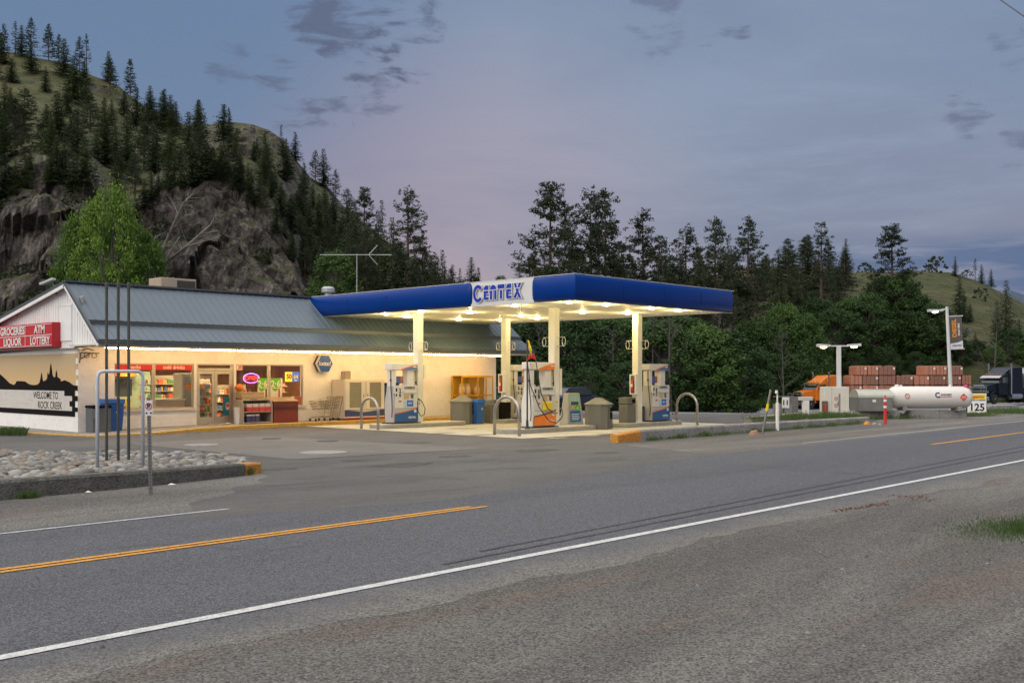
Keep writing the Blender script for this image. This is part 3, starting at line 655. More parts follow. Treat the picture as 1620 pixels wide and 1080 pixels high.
# eave tube light (a real lit tube under the soffit)
m_tube = M('warm_tube', (1, .60, .24), emis=66, var=0)
b = MB(); xx = 16.3
while xx < 35.9:
    b.tube([(xx, 34.95, 2.985), (min(xx + 4.96, 36.2), 34.95, 2.985)], .022, 6); xx += 5.0
b.build('eave_light', m_tube, shop, world=True)
b = MB(); b.box(16.2, 36.6, 34.90, 35.00, 3.01, 3.043); b.build('eave_light_rail', m_trim, shop, world=True)
# windows and doors
def window(x0, x1, z0, z1, banner=None):
    f = MB(); k = .045; y0_, y1_ = YW + .05, YW + .13
    f.box(x0, x0 + k, y0_, y1_, z0, z1); f.box(x1 - k, x1, y0_, y1_, z0, z1); f.box(x0 + k, x1 - k, y0_, y1_, z0, z0 + k); f.box(x0 + k, x1 - k, y0_, y1_, z1 - k, z1)
    wdw = f.build('window', m_alu, shop, world=True)
    p = MB(); p.box(x0 + k, x1 - k, YW + .085, YW + .092, z0 + k, z1 - k); pn = p.build('pane', m_glass, wdw)
    for v in pn.data.vertices: v.co.x -= shop.location.x; v.co.y -= shop.location.y
    return wdw
w1 = window(wa, wb - .02, SILL + .01, HEAD); w2 = window(wb + .02, wc, SILL + .01, HEAD); w3 = window(wf, wg - .02, SILL + .01, HEAD); w4 = window(wg + .02, wh, SILL + .01, HEAD)
window(wd + .05, we - .05, DH + .05, HEAD)
for (a, c, s, wd_) in ((wa, wb, 'snacks', w1), (wb, wc, 'cold drinks', w2)):
    q = MB(); q.box(a + .05, c - .05, YW + .055, YW + .075, HEAD - .24, HEAD - .05); o = q.build('banner', M('red_banner', (.55, .02, .02), .5, var=.05), wd_)
    for v in o.data.vertices: v.co.x -= shop.location.x; v.co.y -= shop.location.y
    tt = text('lettering', s, .2, M('banner_letters', (.8, .66, .5), .5, var=0), wd_, ((a + c) / 2 - X0, .05, HEAD - .145), FACE_Y, .002, .004)
sl = MB(); sl.box(wa - .08, wc + .04, YW - .07, YW + .2, SILL - .07, SILL + .008); sl.build('window_sill', M('sill', (.66, .6, .5), .5), shop, world=True); MB().box(wf - .0, wh + .1, YW - .07, YW + .2, SILL - .07, SILL + .008).build('window_sill', M('sill', (.66, .6, .5), .5), shop, world=True)
df = MB(); df.box(wd, wd + .05, YW + .03, YW + .14, .12, HEAD); df.box(we - .05, we, YW + .03, YW + .14, .12, HEAD); df.box(wd + .05, we - .05, YW + .03, YW + .14, DH, DH + .05); df.build('door_frame', m_alu, shop, world=True)
mid = (wd + we) / 2
for k, (a, c) in enumerate(((wd + .055, mid - .006), (mid + .006, we - .055))):
    f = MB(); e = .11; y0_, y1_ = YW + .055, YW + .105
    f.box(a, a + e, y0_, y1_, .16, DH - .005); f.box(c - e, c, y0_, y1_, .16, DH - .005); f.box(a + e, c - e, y0_, y1_, .16, .42); f.box(a + e, c - e, y0_, y1_, DH - .13, DH - .005)
    d = f.build('door', m_alu, shop, world=True, bevel=.006)
    def ch(mb, nm, mt):
        o = mb.build(nm, mt, d)
        for v in o.data.vertices: v.co.x -= shop.location.x; v.co.y -= shop.location.y
        return o
    ch(MB().box(a + e, c - e, YW + .077, YW + .083, .42, DH - .13), 'pane', m_glass)
    hx = c - .05 if k == 0 else a + .05
    ch(MB().tube([(hx, y0_ - .0, .95), (hx, y0_ - .06, .97), (hx, y0_ - .06, 1.27), (hx, y0_, 1.29)], .012, 6), 'handle', m_alu)
    if k == 1:
        ad = MB(); ad.box(a + .36, c - e - .01, YW + .070, YW + .074, .46, 1.18); ch(ad, 'sticker', M('teal_poster', (.02, .16, .24), .5))
        o = MB().lathe([(.13, 0), (.13, .004)], n=14).build('sticker_disc', M('poster_cream', (.7, .6, .5), .5), d); o.location = (a + .56 - X0, .068, .83); o.rotation_euler = (R(90), 0, 0); o.scale = (.7, 1.2, 1)
        o = MB().lathe([(.07, 0), (.07, .004)], n=12).build('sticker_dot', M('poster_red', (.6, .06, .03), .5), d); o.location = (a + .56 - X0, .062, .86); o.rotation_euler = (R(90), 0, 0)
# interior shell
i_ = MB(); i_.box(X0 + T, X1 - T, YW + T, 46, .10, .14); i_.build('shop_floor', M('floor_tiles', (.35, .3, .24), .4, var=.15), shop, world=True)
i_ = MB(); i_.box(X0 + T, X1 - T, YW + T, 46, 2.78, 2.82); i_.build('ceiling', M('ceiling_wood', (.42, .26, .13), .6, var=.2, scale=2), shop, world=True)
i_ = MB(); i_.box(X0 + T, X1 - T, 45.9, 46, .14, 2.78); i_.box(wh + 3.2, wh + 3.3, YW + T, 45.9, .14, 2.78); i_.build('partition', M('panelling', (.34, .14, .05), .6, var=.3, scale=1.5), shop, world=True)
i_ = MB(); i_.box(X0 + T + .02, 17.9, 38.6, 38.7, .14, 2.2); i_.build('screen', M('mint_panel', (.35, .48, .36), .6, var=.15), shop, world=True)
for k, (lx, ly) in enumerate(((18.4, 37.4), (21, 37.5), (23.4, 37.4), (25.6, 37.6), (21.4, 40.5), (25, 41.0))):
    f = thing('ceiling_light', (lx, ly, 2.78), 'bright fluorescent ceiling fitting inside the shop, %s' % ['behind the snacks window', 'behind the cold drinks window', 'above the glass doors', 'seen through the window with the neon sign', 'at the back behind the cold drinks window', 'at the back behind the poster window'][k], 'ceiling light', 'ceiling lights in the shop')
    MB().box(-.65, .65, -.12, .12, -.06, 0).build('housing', m_white, f); MB().box(-.6, .6, -.09, .09, -.085, -.061).build('diffuser', M('shop_tube', (1, .66, .34), emis=140, var=0), f)
# mural
mz = lambda py, px: onX(px, py, X0)[1]
my = lambda px: onX(px, 600, X0)[0]
YM0 = my(120)                                             # right edge (near corner)
def mur(px, py): q = onX(px, py, X0); return q
m_sunset = bpy.data.materials.new('mural_sky'); m_sunset.use_nodes = True
_n, _l = m_sunset.node_tree.nodes, m_sunset.node_tree.links; _g = _n.new('ShaderNodeNewGeometry'); _s = _n.new('ShaderNodeSeparateXYZ'); _l.new(_g.outputs['Position'], _s.inputs[0])
_r = _n.new('ShaderNodeMapRange'); _l.new(_s.outputs[2], _r.inputs[0]); _r.inputs[1].default_value = 1.4; _r.inputs[2].default_value = 2.9
_z = _n.new('ShaderNodeTexNoise'); _z.inputs['Scale'].default_value = 1.2; _l.new(_g.outputs['Position'], _z.inputs['Vector'])
_a = _n.new('ShaderNodeMath'); _a.operation = 'MULTIPLY_ADD'; _l.new(_z.outputs[0], _a.inputs[0]); _a.inputs[1].default_value = .35; _l.new(_r.outputs[0], _a.inputs[2])
_c = _n.new('ShaderNodeValToRGB'); _l.new(_a.outputs[0], _c.inputs[0]); e = _c.color_ramp.elements; e[0].color = (.72, .38, .20, 1); e[1].color = (.50, .38, .22, 1); e[1].position = 1; e.new(.4).color = (.62, .42, .20, 1)
_l.new(_c.outputs[0], _n['Principled BSDF'].inputs[0]); _n['Principled BSDF'].inputs['Roughness'].default_value = .7
mural = thing('mural', (X0 - .002, YM0, 0), 'sunset mural with black spired skyline reading WELCOME TO ROCK CREEK on the gable wall', 'mural')
def mpoly(mb, pts, x):                                   # pts px,py seen on the wall, thin painted sheet
    q = [mur(*p) for p in pts]; mb.add([(x, a, b_) for a, b_ in q], [tuple(range(len(q)))])
top = 2.90
LM = YM0 + 12.5
ztop = 2.86; zb_ = 1.08
def mr_(mb, pxa, pxb, pya, pyb, x0, x1):                   # painted rectangle, seen px/py corners near the shop corner
    ya = my(pxa); yb2 = LM if pxb is None else my(pxb); k = 36.57 / 1640
    mb.box(x0, x1, min(ya, yb2), max(ya, yb2), EYE + (595 - pyb) * k, EYE + (595 - pya) * k)
b = MB(); mr_(b, 119.6, None, 558.5, 625, X0 - .012, X0 - .001)
for q in ((558.5, 566), (575, 583.5), (593, 600)): mr_(b, 123.4, 119.65, q[0], q[1], X0 - .012, X0 - .001)
b.build('painted_sky', m_sunset, mural, world=True)
sky_pts = [(121, 610.5), (116, 608.5), (110, 604), (103, 601), (97, 603), (96, 599), (93, 597), (91.5, 596), (91, 589), (90.2, 587), (89.8, 585), (89.2, 587), (88.6, 589), (88, 596), (86, 596.5), (84, 594), (83, 586), (82, 579), (81.3, 575.5), (81, 574), (80.7, 575.5), (80, 579), (79, 588), (78, 593), (77, 591), (76.3, 588), (75.6, 591), (75.2, 598), (73, 601), (69, 603), (68, 599), (67.3, 594), (66.6, 590), (66.3, 588.5), (66, 590), (65.2, 594), (64.5, 599), (63, 605), (60, 608), (52, 609), (46, 607), (40, 603), (33, 602.5), (27, 602.5), (25, 606), (23, 609), (16, 606), (8, 598), (0, 591), (-12, 584), (-30, 600), (-60, 604), (-90, 590), (-110, 604), (-200, 606)]
q = [mur(*p) for p in sky_pts]
b = MB(); base_z = 1.62
for (a, z), (a2, z2) in zip(q, q[1:]):
    b.add([(X0 - .018, a, base_z), (X0 - .018, a2, base_z), (X0 - .018, a2, z2), (X0 - .018, a, z), (X0 - .013, a, base_z), (X0 - .013, a2, base_z), (X0 - .013, a2, z2), (X0 - .013, a, z)], [(0, 1, 2, 3), (7, 6, 5, 4), (3, 2, 6, 7)])
mr_(b, 123.4, None, 609.5, 617.5, X0 - .0181, X0 - .0131); mr_(b, 119.0, None, 617.5, 659, X0 - .0179, X0 - .0131)
for y0q, y1q in ((626, 634), (644.2, 651)): mr_(b, 123.4, 119.02, y0q, y1q, X0 - .0181, X0 - .0131)
b.build('black_skyline', m_black, mural, world=True)
b = MB(); mr_(b, 102.5, None, 618.5, 626.5, X0 - .0235, X0 - .019); mr_(b, 114.8, None, 626.5, 634.5, X0 - .0235, X0 - .019); mr_(b, 110.8, None, 634.5, 643, X0 - .0235, X0 - .019); mr_(b, 114.8, None, 643, 650.2, X0 - .0235, X0 - .019)
b.mat(1); rg = random.Random(5)
for k in range(46):                                       # faint sketched lines in the band
    ya = YM0 + 1.7 + rg.random() * 6; zz = .85 + rg.random() * .52; b.box(X0 - .0245, X0 - .0236, ya, ya + rg.uniform(.1, .7), zz, zz + .007)
b.build('lettering_band', [M('mural_band', (.56, .53, .49), .8, var=.1, scale=3), M('sketch', (.36, .31, .28), .8)], mural, world=True)
def mtext(s, pxa, pxb, z):
    ya, yb_ = my(pxa), my(pxb)
    o = text('lettering', s, .37, m_black, mural, (X0 - .0255, (ya + yb_) / 2, z), FACE_X, .001, .003, world=True)
    wd_ = max(v.co.x for v in o.data.vertices) - min(v.co.x for v in o.data.vertices)
    for v in o.data.vertices: v.co.x *= abs(ya - yb_) / wd_
mtext('WELCOME TO', 54, 93, 1.285); mtext('ROCK CREEK', 61, 99, .925)
# red sign on the gable
s0, s1 = onX(83.5, 530, 15.5), onX(-45, 520, 15.5)
zt, zb2 = onX(84, 509, 15.5)[1], onX(84, 548, 15.5)[1]
sg = thing('store_sign', (15.5, s0[0], zb2), 'red box sign with white words GROCERIES ATM LIQUOR LOTTERY above the mural', 'sign')
b = MB(); b.box(15.5, 15.86, s0[0] - .02, s1[0], zb2, zt); b.build('sign_box', M('sign_side', (.42, .012, .02), .4, var=.08), sg, world=True, bevel=.01)
b = MB(); b.box(15.485, 15.499, s0[0] + .02, s1[0] - .05, zb2 + .04, zt - .04); b.build('sign_face', m_red, sg, world=True)
div = onX(40.5, 530, 15.5)[0]; zm = (zt + zb2) / 2
b = MB(); b.box(15.476, 15.484, s0[0] + .05, s1[0], zt - .065, zt - .045); b.box(15.476, 15.484, s0[0] + .05, s1[0], zb2 + .045, zb2 + .065); b.box(15.476, 15.484, s0[0] + .05, s1[0], zm - .012, zm + .012); b.box(15.475, 15.4845, div - .012, div + .012, zb2 + .05, zt - .05)
b.build('dividing_lines', m_white, sg, world=True)
for s, pc, dz, wpx in (('ATM', 62, .5, 17), ('LOTTERY', 62.5, -.5, 31), ('GROCERIES', 19, .5, 38), ('LIQUOR', 19, -.5, 28)):
    yc = onX(pc, 530, 15.47)[0]; ww = abs(onX(pc - wpx / 2, 530, 15.47)[0] - onX(pc + wpx / 2, 530, 15.47)[0])
    o = text('lettering', s, .40, m_white, sg, (15.474, yc, zm + dz * (zt - zb2) * .46 - .01), FACE_X, .003, .011, world=True)
    wd_ = max(v.co.x for v in o.data.vertices) - min(v.co.x for v in o.data.vertices)
    for v in o.data.vertices: v.co.x *= ww / wd_
# small wall fittings
g = onX(27, 497, X0 - .1)
fl = thing('floodlight', (X0 - .12, g[0], g[1]), 'small dark twin floodlight under the gable edge above the red sign', 'floodlight')
MB().box(-.05, 0, -.05, .05, -.05, .05).tube([(-.04, 0, 0), (-.2, .1, .06)], [.03, .07], 8).tube([(-.04, 0, 0), (-.2, -.1, .06)], [.03, .07], 8).build('lamp_head', m_black, fl)
bk = thing('bracket_ornament', (16.35, YW - .02, 2.72), 'black wrought metal wagon ornament on the wall by the shop corner', 'ornament')
b = MB(); b.tube([(-.35, 0, .12), (.3, 0, .1)], .02, 6).tube([(-.35, 0, .12), (-.4, 0, -.25)], .018, 6).tube([(-.35, 0, -.1), (0, 0, .1)], .018, 6).tube([(-.3, 0, .2), (-.1, 0, .26), (.1, 0, .2)], .014, 6)
for cx_ in (-.15, .12): b.tube([(cx_ + .09 * math.cos(a * .7854), -.01, .02 + .09 * math.sin(a * .7854)) for a in range(9)], .012, 5)
b.build('ornament_frame', M('rusty_iron', (.10, .075, .06), .7), bk)
# antenna
ay = 38.2; ax, az = onY(564.5, 459, ay); hz = onY(564, 403, ay)[1]
an = thing('tv_antenna', (ax, ay, roof_under(ay) + .1), 'pale aluminium television antenna on a thin mast above the shop roof', 'antenna')
zz = hz - an.location.z
m_ant = M('antenna_aluminium', (.45, .46, .46), .4, metal=.6)
MB().tube([(0, 0, 0), (0, 0, zz + .05)], .022, 6).build('mast', m_ant, an)
dx = Vector((FY, -FX, 0))
b = MB(); b.tube([dx * -1.7 + Vector((0, 0, zz)), dx * 1.6 + Vector((0, 0, zz))], .016, 5)
f_ = Vector((FX, FY, 0)) * 1.0
for k in range(11):
    c = dx * (-1.65 + k * .26) + Vector((0, 0, zz)); l = .35 + .05 * k; b.tube([c - f_ * l * .8 + dx * .12 + Vector((0, 0, -.02)), c + f_ * l * .8 - dx * .12], .008, 4)
for sgn in (1, -1):
    b.tube([dx * .55 + Vector((0, 0, zz)), dx * .95 + Vector((0, 0, zz + .45 * sgn))], .014, 5)
    for k in range(4): c = dx * (.62 + .1 * k) + Vector((0, 0, zz + .1 * sgn + .1 * k * sgn)); b.tube([c - f_ * .3, c + f_ * .3], .008, 4)
b.build('antenna_elements', m_ant, an)
# roof unit, vent cowl and lamp
g = onY(273, 458, 38.0)
ac = thing('air_conditioner', (g[0], 38.0, roof_under(38) + .08), 'beige rooftop air conditioner behind the ridge with a louvred side', 'air conditioner')
MB().box(-.75, .75, -.5, .5, .0, onY(273, 440, 37.6)[1] - ac.location.z).build('casing', M('beige_casing', (.42, .33, .25), .6), ac, bevel=.02)
b = MB(); hz = onY(273, 440, 37.6)[1] - ac.location.z
for k in range(9): b.box(-.05, .68, -.53, -.502, .45 + k * (hz - .55) / 9, .45 + k * (hz - .55) / 9 + .03)
b.box(-.08, .7, -.512, -.501, .4, hz - .08); b.build('louvre', M('louvre_dark', (.06, .055, .05), .6), ac)
g = onY(519, 462, 37.8); vc = thing('roof_vent', (g[0], 37.8, roof_under(37.8) + .05), 'round galvanised vent cowl on the shop roof left of the canopy end', 'roof vent')
hh = onY(519, 453, 37.8)[1] - vc.location.z
MB().lathe([(.16, 0), (.16, hh - .28), (.30, hh - .26), (.30, hh - .1), (.22, hh - .02), (.05, hh)], n=16).build('cowl', M('galvanised', (.42, .43, .43), .4, metal=.5), vc, smooth=False)
g = onX(75, 446, 15.6); rl = thing('roof_floodlight', (15.6, g[0], g[1]), 'flat pale floodlight on a bent arm above the sloping gable roof', 'floodlight')
b = MB(); b.xf = Matrix.Rotation(R(-46.4), 4, 'Z') @ Matrix.Rotation(R(-22), 4, 'Y'); b.box(-.25, .27, -.14, .14, -.02, .05); b.build('lamp_head', M('lamp_grey', (.55, .55, .54), .4), rl)
MB().tube([(.1, -.1, -.02), (.2, -.3, -.3), (.2, -.3, roof_under(rl.location.y) - rl.location.z)], .03, 6).build('arm', m_roofd, rl)
# hexagonal lotto sign
g0 = onY(510, 575, YW - .12); lt = thing('lotto_sign', (g0[0], YW, g0[1]), 'blue hexagonal lit box sign reading lotto! on the shop wall', 'sign')
hex_ = [(.50 * math.cos(a * math.pi / 3 + 0), .44 * math.sin(a * math.pi / 3 + 0)) for a in range(6)]
hs_ = [(x * .78, z * .90) for x, z in hex_]
MB().prismY([(x * 1.03, z * 1.03) for x, z in hs_], -.30, -.16).build('sign_edge', m_white, lt)
MB().prismY([(x * 1.0, z * 1.0) for x, z in hs_], -.155, -.0).build('sign_back', M('navy', (.02, .035, .10), .5), lt)
MB().prismY(hs_, -.31, -.301).build('sign_face', M('lotto_blue', (.012, .065, .27), .35, var=.35, scale=1.6), lt)
text('lettering', 'lotto!', .27, m_white, lt, (0, -.315, .0), FACE_Y, .003, .0)
# ================================================================== FUEL CANOPY
m_blue = M('canopy_blue', (.0, .034, .22), .3, var=.05, scale=1.5, spec=.16)
m_sof = M('canopy_soffit', (.84, .82, .72), .55, var=.05, scale=1.0)
m_col = M('column_paint', (.68, .67, .60), .5, var=.13, scale=1.6)
m_logo_w = M('logo_panel', (.66, .66, .65), .5, var=.06, scale=2)
CX0, CX1, CY0, CY1, CZ0, CZ1 = 26.0, 35.6, 21.9, 36.6, 4.5, 5.36
can = thing('fuel_canopy', (30.4, 28, 0), 'flat fuel canopy with rounded blue fascia, CENTEX panel and four pale columns', 'canopy')
b = MB(); b.box(CX0 + .12, CX1 - .12, CY0 + .12, CY1 - .12, CZ0 + .0, CZ0 + .05)
x = CX0 + .12
b.build('soffit', m_sof, can, world=True)
b = MB(); b.box(CX0 + .12, CX1 - .12, CY0 + .12, CY1 - .12, CZ0 + .06, CZ1 - .12); b.build('roof_deck', m_trim, can, world=True)
b = MB(); 
for k in range(1, 16): xx = CX0 + .12 + k * .585; b.box(xx, xx + .012, CY0 + .15, CY1 - .15, CZ0 - .006, CZ0 - .001)
b.build('soffit_seams', M('seam', (.5, .48, .4), .6), can, world=True)
PROF = [(-.02, CZ0 + .0), (.07, CZ0 + .02), (.13, CZ0 + .10), (.165, CZ0 + .25), (.175, CZ0 + .42), (.165, CZ0 + .58), (.14, CZ0 + .72), (.10, CZ0 + .81), (.04, CZ0 + .855)]
def fascia(mb, a, b_, out, capa=True, capb=True, mit_a=0, mit_b=0):
    """bulged panel from a to b (xy), out = outward unit vector; mitre adds the outward offset along the run"""
    a, b_, out = Vector(a), Vector(b_), Vector(out); d = (b_ - a).normalized(); rings = []
    L_ = (b_ - a).length; ss = []
    for e in (0, .015, .05, .11, .2): ss.append((e, (e / .2) ** .4 if capa else 1))
    ss.append((L_ / 2, 1))
    for e in (.2, .11, .05, .015, 0): ss.append((L_ - e, (e / .2) ** .4 if capb else 1))
    zc = (CZ0 + CZ0 + .83) / 2
    for s_, k in ss:
        k2 = .80 + .20 * k; ring = []
        for o_, z in PROF:
            oo = (o_ + .02) * k - .02
            mm = -mit_a * oo * (1 if s_ < .001 else max(0, 1 - s_ / .2)) + mit_b * oo * (1 if L_ - s_ < .001 else max(0, 1 - (L_ - s_) / .2))
            p = a + d * (s_ + mm) + out * oo; ring.append((p.x, p.y, zc + (z - zc) * k2))
        rings.append(ring)
    n = len(PROF); vs = [v for r_ in rings for v in r_]
    mb.add(vs, [(i * n + k, (i + 1) * n + k, (i + 1) * n + k + 1, i * n + k + 1) for i in range(len(rings) - 1) for k in range(n - 1)])
YA, YBb = 23.75, 26.6
def fpart(*a, **k):
    m_ = MB(); fascia(m_, *a, **k); return m_.build('fascia_panel', m_blue, can, world=True, smooth=True)
fpart((CX0, YA), (CX0, CY0), (-1, 0), capb=False, mit_b=1)
fpart((CX0, CY1), (CX0, YBb), (-1, 0), capa=True)
fpart((CX0, CY0), (CX1, CY0), (0, -1), capa=False, mit_a=1, capb=True)
fpart((CX1, CY0), (CX1, CY1), (1, 0), capa=True); fpart((CX1, CY1), (CX0, CY1), (0, 1))
b = MB(); b.box(CX0 - .06, CX0 + .0, YA - .1, YBb + .12, CZ0 - .01, CZ1); b.build('logo_panel', m_logo_w, can, world=True)
b = MB(); b.box(CX0 - .07, CX1 + .07, CY0 - .07, CY0 + .0, CZ1 - .010, CZ1 + .008); b.box(CX0 - .07, CX0 + .0, CY0 + .002, CY1 + .07, CZ1 - .010, CZ1 + .008); b.box(CX1 - .0, CX1 + .1, CY0 + .002, CY1 + .1, CZ1 - .010, CZ1 + .008)
b.box(CX0 - .03, CX1 + .03, CY0 - .03, CY0 + .11, CZ0 - .012, CZ0 - .001); b.box(CX0 - .03, CX0 + .11, CY0 + .112, CY1, CZ0 - .012, CZ0 - .001)
b.build('fascia_cap', m_white, can, world=True)
# panel joints on the blue fascia (thin grooves)
for yy in (28.9, 31.3, 33.8): MB().box(CX0 - .1785, CX0 - .17, yy, yy + .012, CZ0 + .2, CZ0 + .62).build('panel_joint', M('joint_blue', (.004, .015, .09), .5), can, world=True)
for xx in (28.4, 30.8, 33.2): MB().box(xx, xx + .012, CY0 - .1785, CY0 - .17, CZ0 + .2, CZ0 + .62).build('panel_joint', M('joint_blue', (.004, .015, .09), .5), can, world=True)
# logo letters:  u runs along -Y (left to right seen from the road), v is height
LW, LH = 2.52, .50; ly0 = onX(751.5, 460, CX0)[0]; lz0 = 4.70
def conv_off(poly, d):
    n = len(poly); cxm = sum(p[0] for p in poly) / n; cym = sum(p[1] for p in poly) / n; out = []
    ar = sum(poly[i][0] * poly[(i + 1) % n][1] - poly[(i + 1) % n][0] * poly[i][1] for i in range(n)); sg_ = 1 if ar > 0 else -1
    for i in range(n):
        p0, p1, p2 = Vector(poly[i - 1]), Vector(poly[i]), Vector(poly[(i + 1) % n])
        d1, d2 = (p1 - p0).normalized(), (p2 - p1).normalized(); n1 = Vector((d1.y, -d1.x)) * sg_; n2 = Vector((d2.y, -d2.x)) * sg_
        m_ = (n1 + n2); m_ = m_ / max(.35, m_.length_squared / 2) if m_.length > 1e-6 else n1
        out.append(tuple(p1 + m_ * d))
    return out
def arc(cx_, cy_, rx, ry, a0, a1, t, n=7):
    ps = []
    for k in range(n):
        q0, q1 = R(a0 + (a1 - a0) * k / n), R(a0 + (a1 - a0) * (k + 1) / n)
        ps.append([(cx_ + rx * math.cos(q0), cy_ + ry * math.sin(q0)), (cx_ + rx * math.cos(q1), cy_ + ry * math.sin(q1)), (cx_ + (rx - t) * math.cos(q1), cy_ + (ry - t) * math.sin(q1)), (cx_ + (rx - t) * math.cos(q0), cy_ + (ry - t) * math.sin(q0))])
    return ps
def rc(x0, y0, x1, y1): return [(x0, y0), (x1, y0), (x1, y1), (x0, y1)]
H = LH; cut0, cut1 = .62 * H, .70 * H
def letterE(x, w_): 
    return [[(x, .05 * H + 0), (x + .03, .0), (x + w_, 0), (x + w_, .17 * H), (x, .17 * H)], rc(x, .171 * H, x + .10, .44 * H), rc(x, .441 * H, x + w_ * .9, cut0 - .0), rc(x + .101, .28 * H, x + w_, .36 * H),
            [(x, cut1), (x + w_ * .92, cut1), (x + w_ * .92, H), (x + .09, H), (x + .02, .88 * H)]]
L_ = arc(.26, H / 2 - .01, .245, .31, 38, 322, .115, 14)
L_ += [p for p in letterE(.56, .24)]
xn = .87; L_ += [rc(xn, 0, xn + .10, cut0), rc(xn + .21, 0, xn + .31, cut0), [(xn, cut1), (xn + .31, cut1), (xn + .28, .88 * H), (xn + .2, H), (xn + .11, H), (xn + .03, .88 * H)]]
xt = 1.25; L_ += [rc(xt, cut1 + .01, xt + .32, H), rc(xt + .11, 0, xt + .21, cut0)]
L_ += [p for p in letterE(1.66, .25)]
xx_ = 2.0; L_ += [[(xx_ + .03, H), (xx_ + .13, H), (xx_ + .18, cut1), (xx_ + .08, cut1)], [(xx_ + .27, H), (xx_ + .37, H), (xx_ + .29, cut1), (xx_ + .2, cut1)],
                  [(xx_ + .10, cut0), (xx_ + .26, cut0), (xx_ + .23, .42 * H), (xx_ + .14, .42 * H)], [(xx_, 0), (xx_ + .12, 0), (xx_ + .21, .41 * H), (xx_ + .13, .41 * H)], [(xx_ + .25, 0), (xx_ + .37, 0), (xx_ + .25, .41 * H), (xx_ + .16, .41 * H)]]
def letters(polys, d, x_, mt, nm, shx=0, shz=0, th=.01):
    m_ = MB()
    for i, p in enumerate(polys):
        q = conv_off(p, d) if d else p; q = [(ly0 - u_ - shx, lz0 + v_ + shz) for u_, v_ in q]
        m_.prismX(q, x_ - th - i * 2e-5, x_)
    return m_.build(nm, mt, can, world=True)
letters(L_, .030, CX0 - .064, m_white, 'logo_outline', .05, -.012)
letters(L_, .016, CX0 - .080, M('logo_shadow', (.22, .23, .25), .5), 'logo_drop', .05, -.012)
letters(L_, .030, CX0 - .096, m_white, 'logo_outline'); letters(L_, 0, CX0 - .112, M('logo_blue', (.004, .035, .42), .35, var=.03), 'logo_letters')
# columns
COLS = {'A': (27.2, 31.0), 'B': (32.2, 31.0), 'C': (28.45, 24.95), 'D': (33.5, 24.95)}
for k, (x, y) in COLS.items():
    b = MB(); w_ = .145; b.box(x - w_, x + w_, y - w_, y + w_, .13, CZ0 - .002); b.box(x - w_ - .05, x + w_ + .05, y - w_ - .05, y + w_ + .05, .13, .19)
    c = b.build('column', m_col, can, world=True, bevel=.015)
    # hanging hoops either side of the column (hose hooks)
    zt_ = onX(662, 541, x)[1] if k == 'A' else 3.45 if k in 'B' else 3.42
    for s in (-1, 1):
        h = MB()
        for dz in (0, -.32): h.tube([(x, y - s * w_, zt_ + dz), (x, y - s * (w_ + .38), zt_ + dz)], .011, 5)
        h.tube([(x + .0 + .0 * math.cos(a_), y - s * (w_ + .33) + .085 * math.cos(a_), zt_ - .16 + .16 * math.sin(a_)) for a_ in [q * math.pi / 6 for q in range(13)]], .014, 5)
        h.build('hose_hook', M('hook_metal', (.5, .5, .46), .4, metal=.4), can, world=True)
# downlights
m_lens = M('downlight_lens', (1, .80, .42), emis=7, var=0)
DL = [(608, 498.1), (643.5, 502.6), (663, 494.6), (725.8, 506.8), (743.2, 495.8), (793, 508), (810.7, 485), (824, 501), (850, 505), (894, 479.3), (921, 495.6), (976, 482.7), (993, 497), (1054, 488), (1073, 493)]
for px_, py_ in DL:
    z = (4.44 - EYE) * 1640 / (595 - py_); p = P(px_, z)
    p.x = min(max(p.x, CX0 + .5), CX1 - .5); p.y = min(max(p.y, CY0 + .5), CY1 - .5)
    fx = MB().lathe([(.22, CZ0 - .002), (.22, CZ0 - .018), (.17, CZ0 - .028), (.14, CZ0 - .029)], (p.x, p.y, 0), 20).build('downlight', m_trim, can, world=True)
    ln = MB().lathe([(.132, CZ0 - .030), (.125, CZ0 - .045), (.09, CZ0 - .052), (.04, CZ0 - .054)], (p.x, p.y, 0), 14).build('lens', m_lens, fx)
    for v in ln.data.vertices: v.co.x -= can.location.x; v.co.y -= can.location.y
    ld = bpy.data.lights.new('downlight_lamp', 'POINT'); ld.energy = 80; ld.color = (1, .77, .33); ld.shadow_soft_size = .03
    lo2 = bpy.data.objects.new('downlight_lamp', ld); COL.objects.link(lo2); lo2.parent = can; lo2.location = (p.x - can.location.x, p.y - can.location.y, CZ0 - .13)
z = (4.44 - EYE) * 1640 / (595 - 488.7); p = P(841, z)
MB().lathe([(.24, CZ0 - .002), (.24, CZ0 - .03), (.1, CZ0 - .05)], (p.x, p.y, 0), 20).build('downlight', m_trim, can, world=True)['label'] = 'unlit downlight'
# ---- islands
m_isl = M('island_kerb_steel', (.33, .32, .28), .45, metal=.3, var=.2, scale=3)
def island(x0, x1, yc, w_, label):
    t = thing('pump_island', ((x0 + x1) / 2, yc, .012), label, 'pump island', 'pump islands under the canopy'); L2 = (x1 - x0) / 2
    def stad(r_):
        p = []
        for k in range(9): a = -math.pi / 2 + math.pi * k / 8; p.append((L2 - w_ / 2 + r_ * math.cos(a), r_ * math.sin(a)))
        for k in range(9): a = math.pi / 2 + math.pi * k / 8; p.append((-L2 + w_ / 2 + r_ * math.cos(a), r_ * math.sin(a)))
        return p
    MB().prism(stad(w_ / 2), 0, .15).build('steel_rim', m_isl, t, bevel=.012); MB().prism(stad(w_ / 2 - .04), .149, .16).build('concrete_top', m_pad, t)
island(24.9, 29.6, 31.0, 1.15, 'raised pump island nearest the shop, under the left canopy column'); island(31.2, 36.4, 31.0, 1.15, 'raised pump island at the back, beside the yellow cage')
